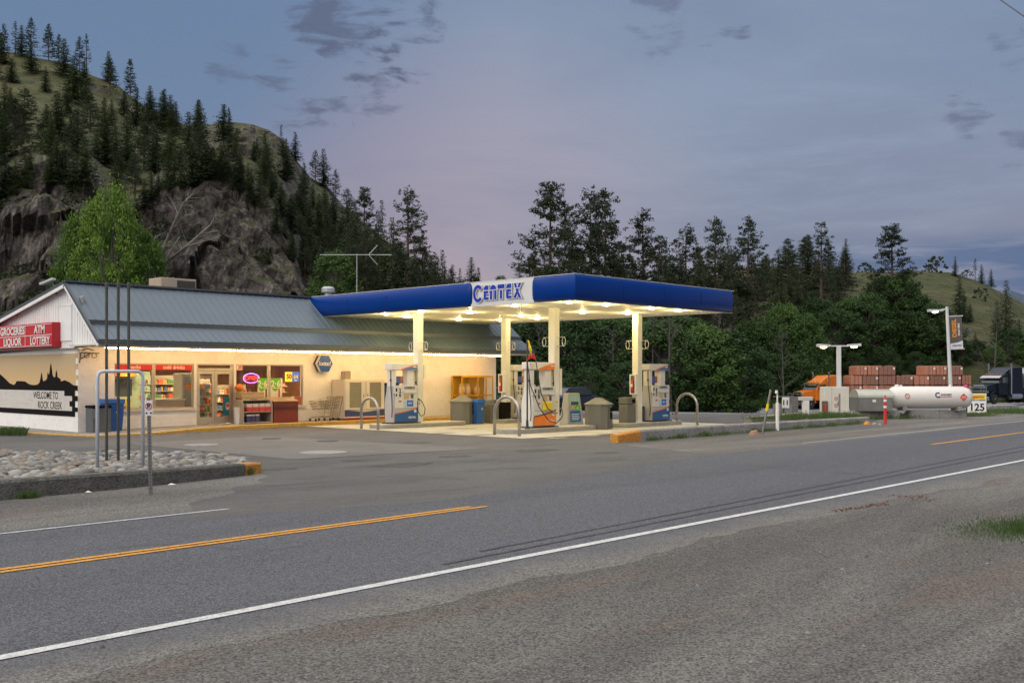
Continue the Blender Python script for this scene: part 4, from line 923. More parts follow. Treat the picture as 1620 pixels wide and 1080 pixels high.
island(25.7, 30.6, 24.95, 1.15, 'raised pump island of the orange pump, nearest the road'); island(31.9, 36.2, 24.95, 1.15, 'raised pump island at the right end of the canopy')
IZ = .172
# ---- pumps
m_pw = M('pump_white', (.66, .65, .62), .4, var=.05, scale=3); m_pg = M('pump_grey', (.42, .42, .43), .4, var=.05); m_or = M('pump_orange', (.75, .20, .02), .35, var=.06)
m_pb = M('pump_blue', (.02, .09, .26), .35, var=.08); m_pb2 = M('header_blue', (.10, .17, .38), .35, var=.05); m_rub = M('black_rubber', (.02, .02, .02), .5, var=.1); m_yel = M('nozzle_yellow', (.70, .52, .02), .4)
m_stk = M('sticker_blue', (.03, .13, .5), .4); m_scr = M('grey_screen', (.20, .22, .24), .25); m_plate = M('pale_plate', (.58, .57, .54), .4)
m_pic = M('photo_brown', (.32, .13, .06), .4, var=.6, scale=9)
def pump(loc, label, num, orange=False, clutter=0):
    t = thing('fuel_pump', (loc[0], loc[1], IZ), label, 'fuel pump', 'fuel pumps under the canopy')
    X, Yd = .60, .25
    MB().box(-X - .1, X + .1, -Yd - .1, Yd + .1, -.008, .035).build('base_plate', m_rub, t)
    # body: bulged lower part seen from the end
    prof = [(-.26, .04), (-.29, .5), (-.29, .8), (-.25, 1.05), (-.19, 1.22), (-.17, 1.45), (.17, 1.45), (.19, 1.22), (.25, 1.05), (.29, .8), (.29, .5), (.26, .04)]
    MB().prismX(prof, -X, X).build('cabinet', m_pg if not orange else m_pw, t, bevel=.012)
    MB().box(-X, -X + .20, -.15, .15, 1.452, 2.06).build('upright', m_pw, t, bevel=.01); MB().box(X - .42, X - .1, -.15, .15, 1.452, 2.06).build('upright', m_pw, t, bevel=.01)
    MB().prismY([(-X - .08, 2.08), (X * .35, 2.05), (X + .06, 2.02 + .04), (X + .06, 2.33), (-X - .08, 2.33)], -.2, .2).build('header', m_pw, t, bevel=.02)
    sw_ = [(-X * .45, 2.07)] + [(-X * .45 + (X * 1.49) * k / 8, 2.07 + .23 * (k / 8) ** .75) for k in range(1, 9)] + [(X + .04, 2.075)]
    hd = MB().prismY(sw_, -.206, -.2005); hd.build('header_stripe', m_or, t)
    sw2 = [(-X * .25, 2.068)] + [(-X * .25 + (X * 1.30) * k / 8, 2.068 + .20 * (k / 8) ** .8) for k in range(1, 9)] + [(X + .045, 2.07)]
    MB().prismY(sw2, -.211, -.2065).box(X + .0605, X + .066, -.19, .19, 2.08, 2.30).build('header_colour', m_or if orange else m_pb2, t)
    MB().box(X * .7, X * .98, -.216, -.2115, 2.18, 2.225).build('header_mark', m_white, t)
    # face plate
    MB().box(-X + .02, X - .02, -.31, -.291, .60, 1.16).box(-X + .02, X - .02, -.31, -.20, 1.161, 1.47).build('face_plate', m_plate, t, bevel=.01)
    cur = [(-X + .015, .08), (X - .015, .08), (X - .015, .62)] + [(X - .015 - (2 * X - .03) * k / 8, .62 - .24 * (k / 8) ** .6) for k in range(1, 9)]
    lo_ = [(x_, z_ + (.035 if z_ > .2 else 0)) for x_, z_ in cur]
    MB().prismY(lo_, -.317, -.3105).build('lower_stripe', m_or if not orange else m_rub, t); MB().prismY(cur, -.323, -.3175).build('lower_panel', m_pb if not orange else m_or, t)
    text('lettering', 'CENTEX', .10, m_white, t, (X * .45, -.326, .23), FACE_Y, .001, .003)
    o = MB().lathe([(.07, 0), (.07, .003)], n=14).build('emblem', M('emblem_pale', (.55, .62, .7), .4), t); o.location = (X * .72, -.324, .48); o.rotation_euler = (R(90), 0, 0)
    MB().box(-.12, .42, -.322, -.311, 1.34, 1.43).build('display_panel', m_scr, t)
    text('lettering', '11 38 1', .07, m_black, t, (.15, -.3255, 1.385), FACE_Y, .001, .002)
    MB().box(-.17, .46, -.36, -.311, 1.17, 1.25).build('canopy_lip', m_plate, t, bevel=.01)
    MB().box(-.13, .12, -.322, -.311, .95, 1.12).build('screen', M('pump_screen', (.25, .26, .33) if orange else (.50, .36, .18), .3, var=.5, scale=12), t)
    kp_ = MB()
    for i in range(3):
        for j in range(4): kp_.box(.22 + i * .045, .255 + i * .045, -.32, -.311, .97 + j * .042, 1.0 + j * .042)
    kp_.build('keypad', m_rub, t)
    if orange:
        MB().box(-.16, .30, -.42, -.311, .62, .92).build('nozzle_holder', m_yel, t, bevel=.03)
    else:
        MB().box(.02, .34, -.318, -.311, .66, .90).build('sticker', m_stk, t); MB().box(-.15, .0, -.318, -.311, .64, .87).build('sticker', M('sticker_pale', (.35, .5, .62), .4), t)
        text('lettering', '87 91', .085, m_white, t, (.18, -.321, .78), FACE_Y, .001, .003)
    MB().box(-.40, -.26, -.317, -.311, .84, .89).build('sticker', M('sticker_red', (.4, .05, .04), .4), t)
    for i, c_ in enumerate(num): text('lettering', c_, .22, m_black, t, (-.33, -.314, 1.27 - i * .17), FACE_Y, .001, .006)
    MB().box(-.54, -.47, -.317, -.311, 1.24, 1.37).build('octane_label', m_black, t); MB().box(-.54, -.48, -.317, -.311, 1.06, 1.15).build('octane_label', m_black, t)
    if not orange or clutter:
        MB().box(-.33, .02, -.10, -.08, 1.56, 1.83).build('advert', M('advert_blue', (.07, .1, .3), .4, var=.3, scale=8), t); MB().box(-.14, .015, -.106, -.101, 1.60, 1.82).build('advert_photo', m_pic, t)
    # nozzle and hoses on the right end
    m_nz = m_yel if orange else m_rub
    nz_ = MB(); nz_.box(X, X + .05, -.12, .1, .66, 1.0); nz_.build('nozzle_boot', m_rub, t, bevel=.01)
    nz_ = MB(); nz_.tube([(X + .09, -.15, .95), (X + .10, -.12, .85), (X + .09, -.02, .72)], [.035, .045, .02], 8); nz_.tube([(X + .09, -.15, .95), (X + .12, -.3, .90)], [.035, .025], 8); nz_.tube([(X + .12, -.20, .86), (X + .13, -.26, .74), (X + .1, -.14, .74)], .012, 6); nz_.build('nozzle', m_nz, t, smooth=True)
    hz_ = MB(); pts = [(X + .02, -.14, 2.06), (X + .02, -.16, 1.6), (X + .03, -.18, 1.2), (X - .05, -.34, .75), (X - .10, -.42, .45), (X + .02, -.46, .27), (X + .2, -.44, .33), (X + .28, -.40, .55), (X + .2, -.34, .80), (X + .12, -.3, .9)]
    hz_.tube(pts if not orange else [(X + .02, -.14, 2.06), (X + .03, -.16, 1.6), (X + .04, -.16, 1.0)], .017, 6); hz_.tube([(X + .02, -.15, 1.62), (X + .02, -.155, 1.54)], .035, 6)
    hz_.build('hose', m_rub, t, smooth=True)
    hz_ = MB(); hz_.tube([(-X - .03, -.1, 2.06), (-X - .03, -.12, 1.4), (-X - .05, -.2, 1.0), (-X - .07, -.25, .5), (-X - .05, -.2, .25)], .017, 6); hz_.tube([(-X - .03, -.105, 1.72), (-X - .03, -.11, 1.64)], .035, 6); hz_.build('hose', m_rub, t, smooth=True)
    return t
def pump_xy(pxl, y): return (onY(pxl, 600, y - .3)[0] + .60, y)
pA = pump(pump_xy(624, 31.0), 'white and blue fuel pump on the left island before the lit shop wall', '26')
pB = pump(pump_xy(818, 31.0), 'white fuel pump with blue panel half hidden behind the orange pump, numbered 4', '48')
pC = pump(pump_xy(844, 24.95), 'white fuel pump with orange header and orange lower panel and yellow nozzles', '08', True)
pD = pump(pump_xy(1032, 24.95), 'white fuel pump with blue lower panel at the right end of the canopy', '80')
# hose mast beside the orange pump
mx_, mz_ = onY(832.5, 674, 24.6); 
ms = thing('hose_mast', (mx_, 24.55, IZ), 'tall black hose mast with yellow spring and red rag before the orange pump', 'hose mast')
zt_ = onY(832, 536, 24.55)[1] - IZ
MB().tube([(0, 0, 0), (0, 0, zt_)], .03, 8).lathe([(.09, 0), (.09, .03), (.05, .06), (.045, .3)], n=10).build('mast', M('mast_dark', (.05, .05, .055), .45, metal=.4), ms)
MB().tube([(.02, -.03, zt_ - .05), (.1, -.05, zt_ - .35), (.14, -.05, zt_ - .6)], [.02, .045, .03], 8).build('spring', m_yel, ms, smooth=True)
fr = MB(); fr.add([(-.05, 0, zt_ - .75), (.10, -.04, zt_ - .5), (.28, -.06, zt_ - .52), (.42, -.03, zt_ - .72), (.2, -.02, zt_ - .66), (.1, 0, zt_ - .68)], [(0, 1, 5), (1, 2, 4, 5), (2, 3, 4)])
o = fr.build('rag', M('red_rag', (.5, .03, .03), .8), ms); sm_ = o.modifiers.new('s', 'SOLIDIFY'); sm_.thickness = .03
hh_ = MB(); hh_.tube([(.40, -.03, zt_ - .68), (.46, -.08, zt_ - 1.2), (.55, -.15, zt_ - 1.9), (.72, -.3, zt_ - 2.4), (1.0, -.35, zt_ - 2.62), (1.25, -.3, zt_ - 2.6)], .018, 6)
hh_.tube([(-.02, -.03, zt_ - .8), (.05, -.1, zt_ - 1.6), (.3, -.3, zt_ - 2.4), (.65, -.42, zt_ - 2.85), (1.0, -.45, zt_ - 2.95), (1.35, -.4, zt_ - 2.8), (1.5, -.35, zt_ - 2.65), (1.5, -.3, zt_ - 2.45)], .018, 6)
hh_.build('hose', m_rub, ms, smooth=True)
# hoop bollards
m_steel = M('bollard_steel', (.36, .34, .32), .32, metal=.7, var=.12, scale=4)
def hoop(x, y0_, y1_, h, label):
    t = thing('hoop_bollard', (x, (y0_ + y1_) / 2, .012), label, 'bollard', 'hoop bollards guarding the pumps'); w_ = (y1_ - y0_) / 2
    p = [(0, -w_, 0), (0, -w_, h - w_)] + [(0, -w_ * math.cos(a), h - w_ + w_ * math.sin(a)) for a in [math.pi * k / 12 for k in range(1, 12)]] + [(0, w_, h - w_), (0, w_, 0)]
    MB().tube(p, .055, 12).build('bent_pipe', m_steel, t, smooth=True)
g = G(574, 679.5); g2 = G(602, 679.6); hoop(24.55, g2.y - .05, g2.y + .95, 1.17, 'steel hoop bollard in front of the left island near the shop')
g = G(789, 687.5); hoop(g.x - .2, g.y - 1.15, g.y, 1.3, 'steel hoop bollard in front of the orange pump, nearest the road')
hoop(35.75, 23.6, 24.6, 1.27, 'pale hoop bollard at the right end of the canopy')
# fire extinguisher cabinets, grey box on a column
def extc(x, y, z, label):
    t = thing('extinguisher_cabinet', (x, y, z), label, 'cabinet', 'extinguisher cabinets on the columns')
    MB().box(-.12, .02, -.15, .15, 0, .8).box(-.14, -.121, -.15, .15, 0, .05).box(-.14, -.121, -.15, .15, .75, .8).box(-.14, -.121, -.15, -.1, .051, .749).box(-.14, -.121, .1, .15, .051, .749).build('box', m_white, t)
    MB().box(-.124, -.121, -.099, .099, .051, .749).build('recess', M('recess_brown', (.13, .1, .07), .5), t)
    MB().lathe([(.05, .1), (.055, .14), (.055, .45), (.03, .52), (.02, .58)], (-.16, 0, 0), 10).build('extinguisher', M('extinguisher_red', (.5, .03, .02), .35), t, smooth=True); MB().box(-.22, -.21, -.05, .05, .3, .42).build('tag', m_white, t)
extc(COLS['B'][0] - .17, 31.0, 1.30, 'white cabinet with red extinguisher on the back column beside the half hidden pump'); extc(COLS['D'][0] - .17, 24.95, 1.28, 'white cabinet with red extinguisher on the rightmost column')
bx = MB().box(-.0, .12, -.16, .16, 0, .95).build('utility_box', m_col); bx.location = (COLS['C'][0] + .15, 24.95, 1.33); bx.location.y -= .0; tag(bx, 'plain pale utility box on the column behind the orange pump', 'box')
bx2 = MB().box(-.0, .10, -.16, .16, 0, .55).build('utility_box', m_col); bx2.location = (COLS['A'][0] + .15, 31.0, 1.9); tag(bx2, 'small pale utility box on the column nearest the shop', 'box')
# bins
m_bin = M('bin_olive_grey', (.13, .13, .11), .6, var=.1, scale=4); m_lid = M('bin_lid', (.17, .17, .155), .5)
def bigbin(x, y, label):
    t = thing('waste_bin', (x, y, .02), label, 'waste bin', 'olive grey station bins', R(18))
    s = .46; pl = [(-s, -s * .55), (-s * .55, -s), (s * .55, -s), (s, -s * .55), (s, s * .55), (s * .55, s), (-s * .55, s), (-s, s * .55)]
    MB().prism(pl, 0, .90).build('body', m_bin, t, bevel=.015)
    p2 = [(a * 1.06, c * 1.06) for a, c in pl]; lid = MB().prism(p2, .901, .94); n = 8
    vs = [(a, c, .941) for a, c in p2] + [(a * .25, c * .25, 1.17) for a, c in p2]; lid.add(vs, [(i, (i + 1) % 8, 8 + (i + 1) % 8, 8 + i) for i in range(8)] + [tuple(range(8, 16))]); lid.build('lid', m_lid, t)
    pp = MB(); pp.box(-.02, .20, -s - .012, -s + .01, .66, .80); pp.box(-.02, .22, -s - .012, -s + .01, .38, .62); pp.build('opening', m_black, t)
    w_ = MB(); 
    for q in (-.24, .22): w_.box(q, q + .015, -s - .008, -s + .01, .02, .9)
    w_.build('ribs', m_black, t)
    return t
g = G(740, 671); bigbin(g.x, g.y + .3, 'olive grey waste bin with pointed lid in front of the yellow cage'); g = G(957, 679); bigbin(g.x, g.y + .3, 'olive grey waste bin with pointed lid beside the poster stand')
def smallbin(x, y, z, label, sc=1):
    t = thing('waste_bin', (x, y, z), label, 'waste bin', 'olive grey station bins')
    MB().box(-.27, .27, -.22, .22, 0, .72).build('body', m_bin, t, bevel=.02); MB().box(-.28, .28, -.23, .23, .73, 1.0).build('hood', m_lid if z < .1 else m_bin, t, bevel=.03); MB().box(.0, .22, -.236, -.231, .78, .93).build('opening', m_black, t)
g = G(782, 669.5); smallbin(g.x, g.y + .2, .02, 'narrow grey waste bin with square hood beside the blue recycling bin'); x_ = onY(994, 668, 24.9)[0]; smallbin(x_, 24.95, IZ, 'narrow grey waste bin standing on the rightmost pump island')
x_ = onY(1011, 668, 25.05)[0]; t = thing('windshield_bucket', (x_, 25.1, IZ), 'low dark box bin between the narrow bin and the right column', 'bin'); MB().box(-.2, .2, -.2, .2, 0, .63).build('body', M('dark_box', (.045, .043, .036), .6), t, bevel=.02)
x_ = onY(793, 664, 31)[0]; t = thing('windshield_bucket', (x_ + .1, 31, IZ), 'low black box bin behind the front hoop bollard', 'bin'); MB().box(-.3, .3, -.2, .2, 0, .72).build('body', m_black, t, bevel=.02)
def bluebin(x, y, z, w_, h, label):
    t = thing('recycling_bin', (x, y, z), label, 'recycling bin')
    b_ = MB(); b_.add([(-w_ * .42, -w_ * .42, 0), (w_ * .42, -w_ * .42, 0), (w_ * .42, w_ * .42, 0), (-w_ * .42, w_ * .42, 0), (-w_ / 2, -w_ / 2, h * .86), (w_ / 2, -w_ / 2, h * .86), (w_ / 2, w_ / 2, h * .86), (-w_ / 2, w_ / 2, h * .86)], [(0, 3, 2, 1), (4, 5, 6, 7), (0, 1, 5, 4), (1, 2, 6, 5), (2, 3, 7, 6), (3, 0, 4, 7)])
    b_.build('body', M('bin_blue', (.02, .09, .30), .45), t, bevel=.015); MB().box(-w_ * .55, w_ * .55, -w_ * .55, w_ * .55, h * .865, h).build('lid', M('lid_blue', (.03, .13, .42), .45), t, bevel=.02)
    text('emblem', '♻' if False else 'A', .14, M('emblem_white', (.6, .65, .7), .5), t, (.05, -w_ * .5 - .006, h * .62), FACE_Y, .001, .004)
g = G(761, 671); bluebin(g.x, g.y + .2, .02, .42, 1.02, 'tall blue recycling bin between the two grey bins by the yellow cage')
# poster stand
g = G(912, 675); t = thing('poster_stand', (g.x, g.y + .25, .02), 'grey tapered forecourt stand with a landscape poster in blue and green', 'poster stand')
b_ = MB(); b_.add([(-.50, -.22, .06), (.50, -.22, .06), (.50, .22, .06), (-.50, .22, .06), (-.36, -.12, 1.32), (.36, -.12, 1.32), (.36, .12, 1.32), (-.36, .12, 1.32)], [(0, 3, 2, 1), (4, 5, 6, 7), (0, 1, 5, 4), (1, 2, 6, 5), (2, 3, 7, 6), (3, 0, 4, 7)]); b_.box(-.44, .44, -.26, .26, 0, .07)
b_.build('frame', M('stand_grey', (.33, .33, .30), .5), t, bevel=.03)
def slp(z): return -.22 + .10 * (z - .06) / 1.26 - .006
def pst(z0_, z1_, w0, w1, mt, nm, off=0, x_0=None, x_1=None): 
    a0 = x_0 if x_0 is not None else -w0; a1 = x_1 if x_1 is not None else w0
    return MB().add([(a0, slp(z0_) - off, z0_), (a1, slp(z0_) - off, z0_), (a1 * (w1 / w0), slp(z1_) - off, z1_), (a0 * (w1 / w0), slp(z1_) - off, z1_)], [(0, 1, 2, 3)]).build(nm, mt, t)
pst(.16, 1.22, .34, .28, M('poster_sky', (.25, .45, .45), .4, var=.2), 'poster'); pst(.18, .62, .335, .31, M('poster_blue', (.02, .11, .45), .4), 'poster_text_block', .004)
pst(.63, .80, .31, .30, M('poster_lake', (.35, .30, .18), .4, var=.5, scale=8), 'poster_picture', .004); pst(.85, .98, .24, .22, M('poster_hills', (.05, .07, .09), .4, var=.5, scale=9), 'poster_hills', .005)
o = MB().lathe([(.13, 0), (.13, .004)], n=18).build('badge', M('badge_green', (.12, .42, .05), .4), t); o.location = (.14, slp(.72) - .008, .72); o.rotation_euler = (R(90), 0, 0)
text('lettering', '4', .16, m_white, t, (.14, slp(.72) - .014, .72), FACE_Y, .001, .004)
for k in range(4): MB().box(-.24, .24 - .06 * (k % 2), slp(.5 - k * .06) - .012, slp(.5 - k * .06) - .006, .47 - k * .07, .50 - k * .07).build('text_line', m_white, t)
# ================================================================== THINGS BY THE SHOP
def at_wall(px, d=0.4, y=None): y = YW - d if y is None else y; return onY(px, 600, y)[0], y
SWZ = .145
# shopping carts
m_wire = M('cart_wire', (.24, .20, .15), .4, metal=.6)
def cart(x, y, label):
    t = thing('shopping_cart', (x, y, SWZ), label, 'shopping cart', 'shopping carts', 0)
    b = MB(); r = .007
    top = [(-.42, -.26, .82), (.45, -.22, .95), (.45, .22, .95), (-.42, .26, .82)]; bot = [(-.28, -.2, .50), (.32, -.18, .52), (.32, .18, .52), (-.28, .2, .50)]
    def lp(a, c, s): return Vector(a) + (Vector(c) - Vector(a)) * s
    for q in (0, .33, .66, 1):
        ring = [lp(bot[i], top[i], q) for i in range(4)]; b.tube(ring + [ring[0]], r if q < 1 else .012, 4)
    for i in range(4):
        for k in range(9): b.tube([lp(bot[i], bot[(i + 1) % 4], k / 9), lp(top[i], top[(i + 1) % 4], k / 9)], .0045, 4)
    for k in range(1, 7): b.tube([lp(bot[0], bot[1], k / 7), lp(bot[3], bot[2], k / 7)], .0045, 4)
    b.build('basket', m_wire, t)
    b = MB()
    for s in (-1, 1): b.tube([(.52, s * .24, 1.0), (.40, s * .22, .5), (.34, s * .22, .2), (-.40, s * .18, .15)], .013, 6); b.tube([(-.28, s * .2, .5), (.3, s * .2, .28)], .01, 5)
    b.tube([(.52, -.24, 1.0), (.52, .24, 1.0)], .018, 6); b.tube([(-.40, -.18, .15), (-.40, .18, .15)], .013, 6); b.build('frame', m_wire, t)
    for xx in (-.38, .34):
        for s in (-.2, .2): o = MB().lathe([(.055, -.014), (.06, 0), (.055, .014)], n=10).build('wheel', m_rub, t); o.location = (xx, s, .06); o.rotation_euler = (R(90), 0, 0)
x, y = at_wall(507, .75); cart(x, y, 'wire shopping cart parked on the kerb left of its twin'); x, y = at_wall(521, .72); cart(x, y, 'wire shopping cart nested behind the other one, next to the ice freezer')
# firewood box
x0, _ = at_wall(431.5, .85); x1, _ = at_wall(470, .85)
t = thing('firewood_box', ((x0 + x1) / 2, YW - .55, SWZ), 'dark red plywood box lettered FIREWOOD on the pavement below the poster window', 'box'); hw = (x1 - x0) / 2
MB().box(-hw, hw, -.38, .38, 0, .84).build('box', M('firewood_red', (.17, .022, .016), .6, var=.15), t, bevel=.01); lid_ = MB(); lid_.add([(-hw - .02, -.40, .845), (hw + .02, -.40, .845), (hw + .02, .40, .98), (-hw - .02, .40, .98), (-hw - .02, -.40, .875), (hw + .02, -.40, .875), (hw + .02, .40, 1.01), (-hw - .02, .40, 1.01)], [(0, 3, 2, 1), (4, 5, 6, 7), (0, 1, 5, 4), (1, 2, 6, 5), (2, 3, 7, 6), (3, 0, 4, 7)]); lid_.build('lid', M('lid_wood', (.42, .30, .18), .6), t)
text('lettering', 'FIREWOOD', .22, M('dark_letters', (.04, .02, .02), .6), t, (0, -.388, .58), FACE_Y, .002, .006)
# drinks shelf unit
x0, _ = at_wall(383, .85); x1, _ = at_wall(430, .85); hw = (x1 - x0) / 2
t = thing('drinks_rack', ((x0 + x1) / 2, YW - .55, SWZ), 'beige outdoor rack with rounded hood holding red and white drink packs', 'rack'); b = MB()
m_rack = M('rack_beige', (.36, .31, .25), .5)
side = [(-.36, 0), (-.36, .72), (-.30, .88), (-.2, .95), (.36, .95), (.36, 0)]
for a, c in ((-hw, -hw + .05), (hw - .05, hw)): b.prismX(side, a, c)
b.box(-hw + .051, hw - .051, .30, .36, 0, .94); b.box(-hw + .051, hw - .051, -.34, .299, .02, .06); b.box(-hw + .051, hw - .051, -.34, .299, .44, .47); b.box(-hw + .051, hw - .051, -.18, .299, .90, .94)
b.build('rack_frame', m_rack, t, bevel=.008); m_pk1 = M('pack_red', (.55, .06, .06), .5, var=.4, scale=14); m_pk2 = M('pack_white', (.6, .55, .52), .5, var=.2, scale=12); m_pkn = M('pack_navy', (.04, .04, .12), .5, var=.5, scale=14)
k = -hw + .2
while k < hw - .2:
    MB().box(k, k + .26, -.33, .1, .475, .65).build('drink_pack', m_pk1, t); MB().box(k + .01, k + .25, -.30, .1, .655, .78).build('drink_pack', m_pk2, t); k += .28
for k in range(3): MB().box(-hw + .2 + k * .2, -hw + .38 + k * .2, -.31, .0, .065, .30).build('drink_pack', m_pkn, t); MB().box(-hw + .2 + k * .2, -hw + .38 + k * .2, -.30, .0, .305, .36).build('drink_pack', m_pk2, t)
x0, _ = at_wall(383, .6); x1, _ = at_wall(418, .6); t = thing('cardboard_box', ((x0 + x1) / 2, YW - .42, SWZ + .965), 'tan cardboard carton lying on top of the drinks rack', 'box'); MB().box(-(x1 - x0) / 2, (x1 - x0) / 2, -.18, .18, 0, .27).build('carton', M('cardboard', (.42, .30, .17), .8, var=.2), t, bevel=.01)
MB().box(-(x1 - x0) / 2, (x1 - x0) / 2, -.183, -.181, .11, .15).build('tape', M('tape', (.5, .4, .26), .4), t)
x, y = at_wall(377, .5); t = thing('litter_bin', (x, y, SWZ), 'small white litter bin squeezed between glass doors and drinks rack', 'bin'); MB().lathe([(.15, 0), (.19, .60), (.2, .61), (.2, .64), (.17, .64)], n=16).build('body', m_white, t, smooth=False)
x, y = at_wall(376.5, .12); t = thing('display_stand', (x, y, SWZ), 'narrow display stand with orange item and blue label beside the glass doors', 'stand'); MB().box(-.14, .14, -.1, .08, 0, 1.25).build('post', M('stand_cream', (.5, .42, .3), .6), t, bevel=.01)
MB().lathe([(.02, 1.16), (.15, 1.22), (.17, 1.34), (.1, 1.44), (.02, 1.46)], (0, -.1, .1), 12).build('orange_item', m_or, t, smooth=True); MB().box(-.15, .15, -.13, -.101, .92, 1.02).build('label_strip', M('label_teal', (.03, .15, .2), .5), t)
# ice freezer
x0, _ = at_wall(546, 1.0); x1, _ = at_wall(609, 1.0); hw = (x1 - x0) / 2
t = thing('ice_freezer', ((x0 + x1) / 2, YW - .52, SWZ - .0), 'large white two door ice freezer with olive door panels against the lit wall', 'freezer')
m_fr = M('freezer_white', (.66, .62, .54), .4, var=.05); MB().box(-hw, hw, -.45, .45, .06, 1.72).build('cabinet', m_fr, t, bevel=.02); MB().box(-hw - .01, hw + .01, -.47, -.451, .05, .10).build('base_trim', M('trim_red', (.4, .04, .03), .5), t)
for s in (-1, 1):
    a = s * hw * .5; d = MB().box(a - hw * .46, a + hw * .46, -.49, -.452, .44, 1.66).build('door', m_fr, t, bevel=.01); MB().box(a - hw * .29, a + hw * .29, -.497, -.491, .52, 1.60).build('door_panel', M('olive_panel', (.22, .21, .16), .5, var=.15, scale=6), d); MB().box(a - s * hw * .40 - .02, a - s * hw * .40 + .02, -.52, -.4905, .95, 1.12).build('handle', m_alu, d)
wv = [(-hw, .15), (hw, .15)] + [(hw - 2 * hw * k / 16, .33 + .09 * abs(math.cos(math.pi * k / 16 * 1.0)) ** 1.5) for k in range(17)]
MB().prismY(wv, -.46, -.4505).build('wave_stripe', M('freezer_navy', (.04, .06, .17), .5), t); MB().box(-hw, hw, -.462, -.4505, .425, .437).build('stripe', M('trim_red', (.4, .04, .03), .5), t)
x, y = at_wall(552, .35); t = thing('meter_box', (x - .0, y + .2, SWZ + 1.73), 'small grey slatted meter box standing on the ice freezer', 'box'); b = MB().box(-.16, .16, -.12, .12, 0, .34); 
for k in range(5): b.box(-.15 + k * .06, -.12 + k * .06, -.135, -.1205, .02, .36)
b.build('casing', M('meter_grey', (.3, .28, .24), .5), t)
x, y = at_wall(611, .6); t = thing('vending_panel', (x + .15, y, SWZ), 'tall blue vending cabinet partly hidden behind the left fuel pump', 'vending machine'); MB().box(-.3, .3, -.35, .35, .03, 1.5).build('cabinet', M('vending_blue', (.02, .10, .32), .4), t, bevel=.02); MB().box(-.31, .31, -.36, .36, 1.501, 1.56).build('top', m_black, t)
MB().box(-.33, -.301, -.3, .3, .15, .3).build('red_label', M('trim_red', (.4, .04, .03), .5), t)
# propane cage
x0, _ = at_wall(731, .8); x1, _ = at_wall(781, .8); hw = (x1 - x0) / 2; m_cage = M('cage_yellow', (.62, .36, .02), .5, var=.1)
t = thing('propane_cage', ((x0 + x1) / 2, YW - .45, SWZ), 'yellow steel cage holding pale propane bottles at the right end of the shop wall', 'cage')
b = MB(); H_ = 1.86
for xx in (-hw, 0 - .02, hw - .05):
    for yy in (-.34, .30): b.box(xx, xx + .05, yy, yy + .04, 0, H_)
for z_ in (0.03, .92, H_ - .06):
    for yy in (-.34, .30): b.box(-hw + .051, -.021, yy + .002, yy + .036, z_, z_ + .06); b.box(.031, hw - .051, yy + .002, yy + .036, z_, z_ + .06)
b.box(.55, .60, -.338, -.302, .09, H_ - .07); b.build('cage_frame', m_cage, t)
b = MB(); b.box(-hw + .05, hw - .05, -.30, .30, .93, .955); b.box(-hw + .05, hw - .05, -.30, .30, .05, .08); b.box(-hw + .05, hw - .05, .345, .35, .05, H_ - .05); b.box(-hw, hw, -.33, .34, H_ + .001, H_ + .03); b.build('shelf', m_cage, t)
b = MB()
for k in range(40): xx = -hw + .08 + k * (2 * hw - .14) / 40; b.box(xx, xx + .004, -.345, -.341, .1, H_ - .06)
b.build('mesh_front', m_cage, t)
for k in range(3):
    for lv in (.956, .081):
        tk = thing('propane_bottle', (t.location.x - hw + .27 + k * .36 + (.25 if k == 2 else 0), t.location.y - .05, SWZ + lv), ['leftmost', 'second from left', 'third from left'][k] + ' pale propane bottle on the %s shelf of the yellow cage' % ('upper' if lv > .5 else 'lower'), 'propane bottle', 'propane bottles in the yellow cage')
        MB().lathe([(.10, 0), (.11, .03), (.155, .06), (.16, .2), (.155, .34), (.10, .42), (.03, .44)], n=14).build('tank', M('bottle_cream', (.62, .5, .38), .45), tk, smooth=True); MB().lathe([(.11, .40), (.12, .54), (.10, .54), (.09, .41)], n=10).build('collar', M('bottle_cream', (.62, .5, .38), .45), tk)
# bins at the left corner
x, y = onY(174, 600, 35.7)[0], 35.6; bluebin(x + .02, y, .02, .62, 1.18, 'blue wheeled recycling bin at the left corner of the shop front')
x = onY(153.5, 600, 35.5)[0]; t = thing('waste_bin', (x, 35.4, .0), 'dark grey waste bin at the shop corner left of the blue bin', 'waste bin', 'olive grey station bins'); MB().box(-.33, .33, -.28, .28, 0, .9).build('body', M('bin_dark_grey', (.10, .105, .11), .55), t, bevel=.02); MB().box(-.35, .35, -.30, .30, .901, .99).build('lid', m_black, t, bevel=.02); MB().box(-.3, -.12, -.31, -.281, .55, .86).build('front_fitting', M('fitting', (.16, .16, .16), .5), t)
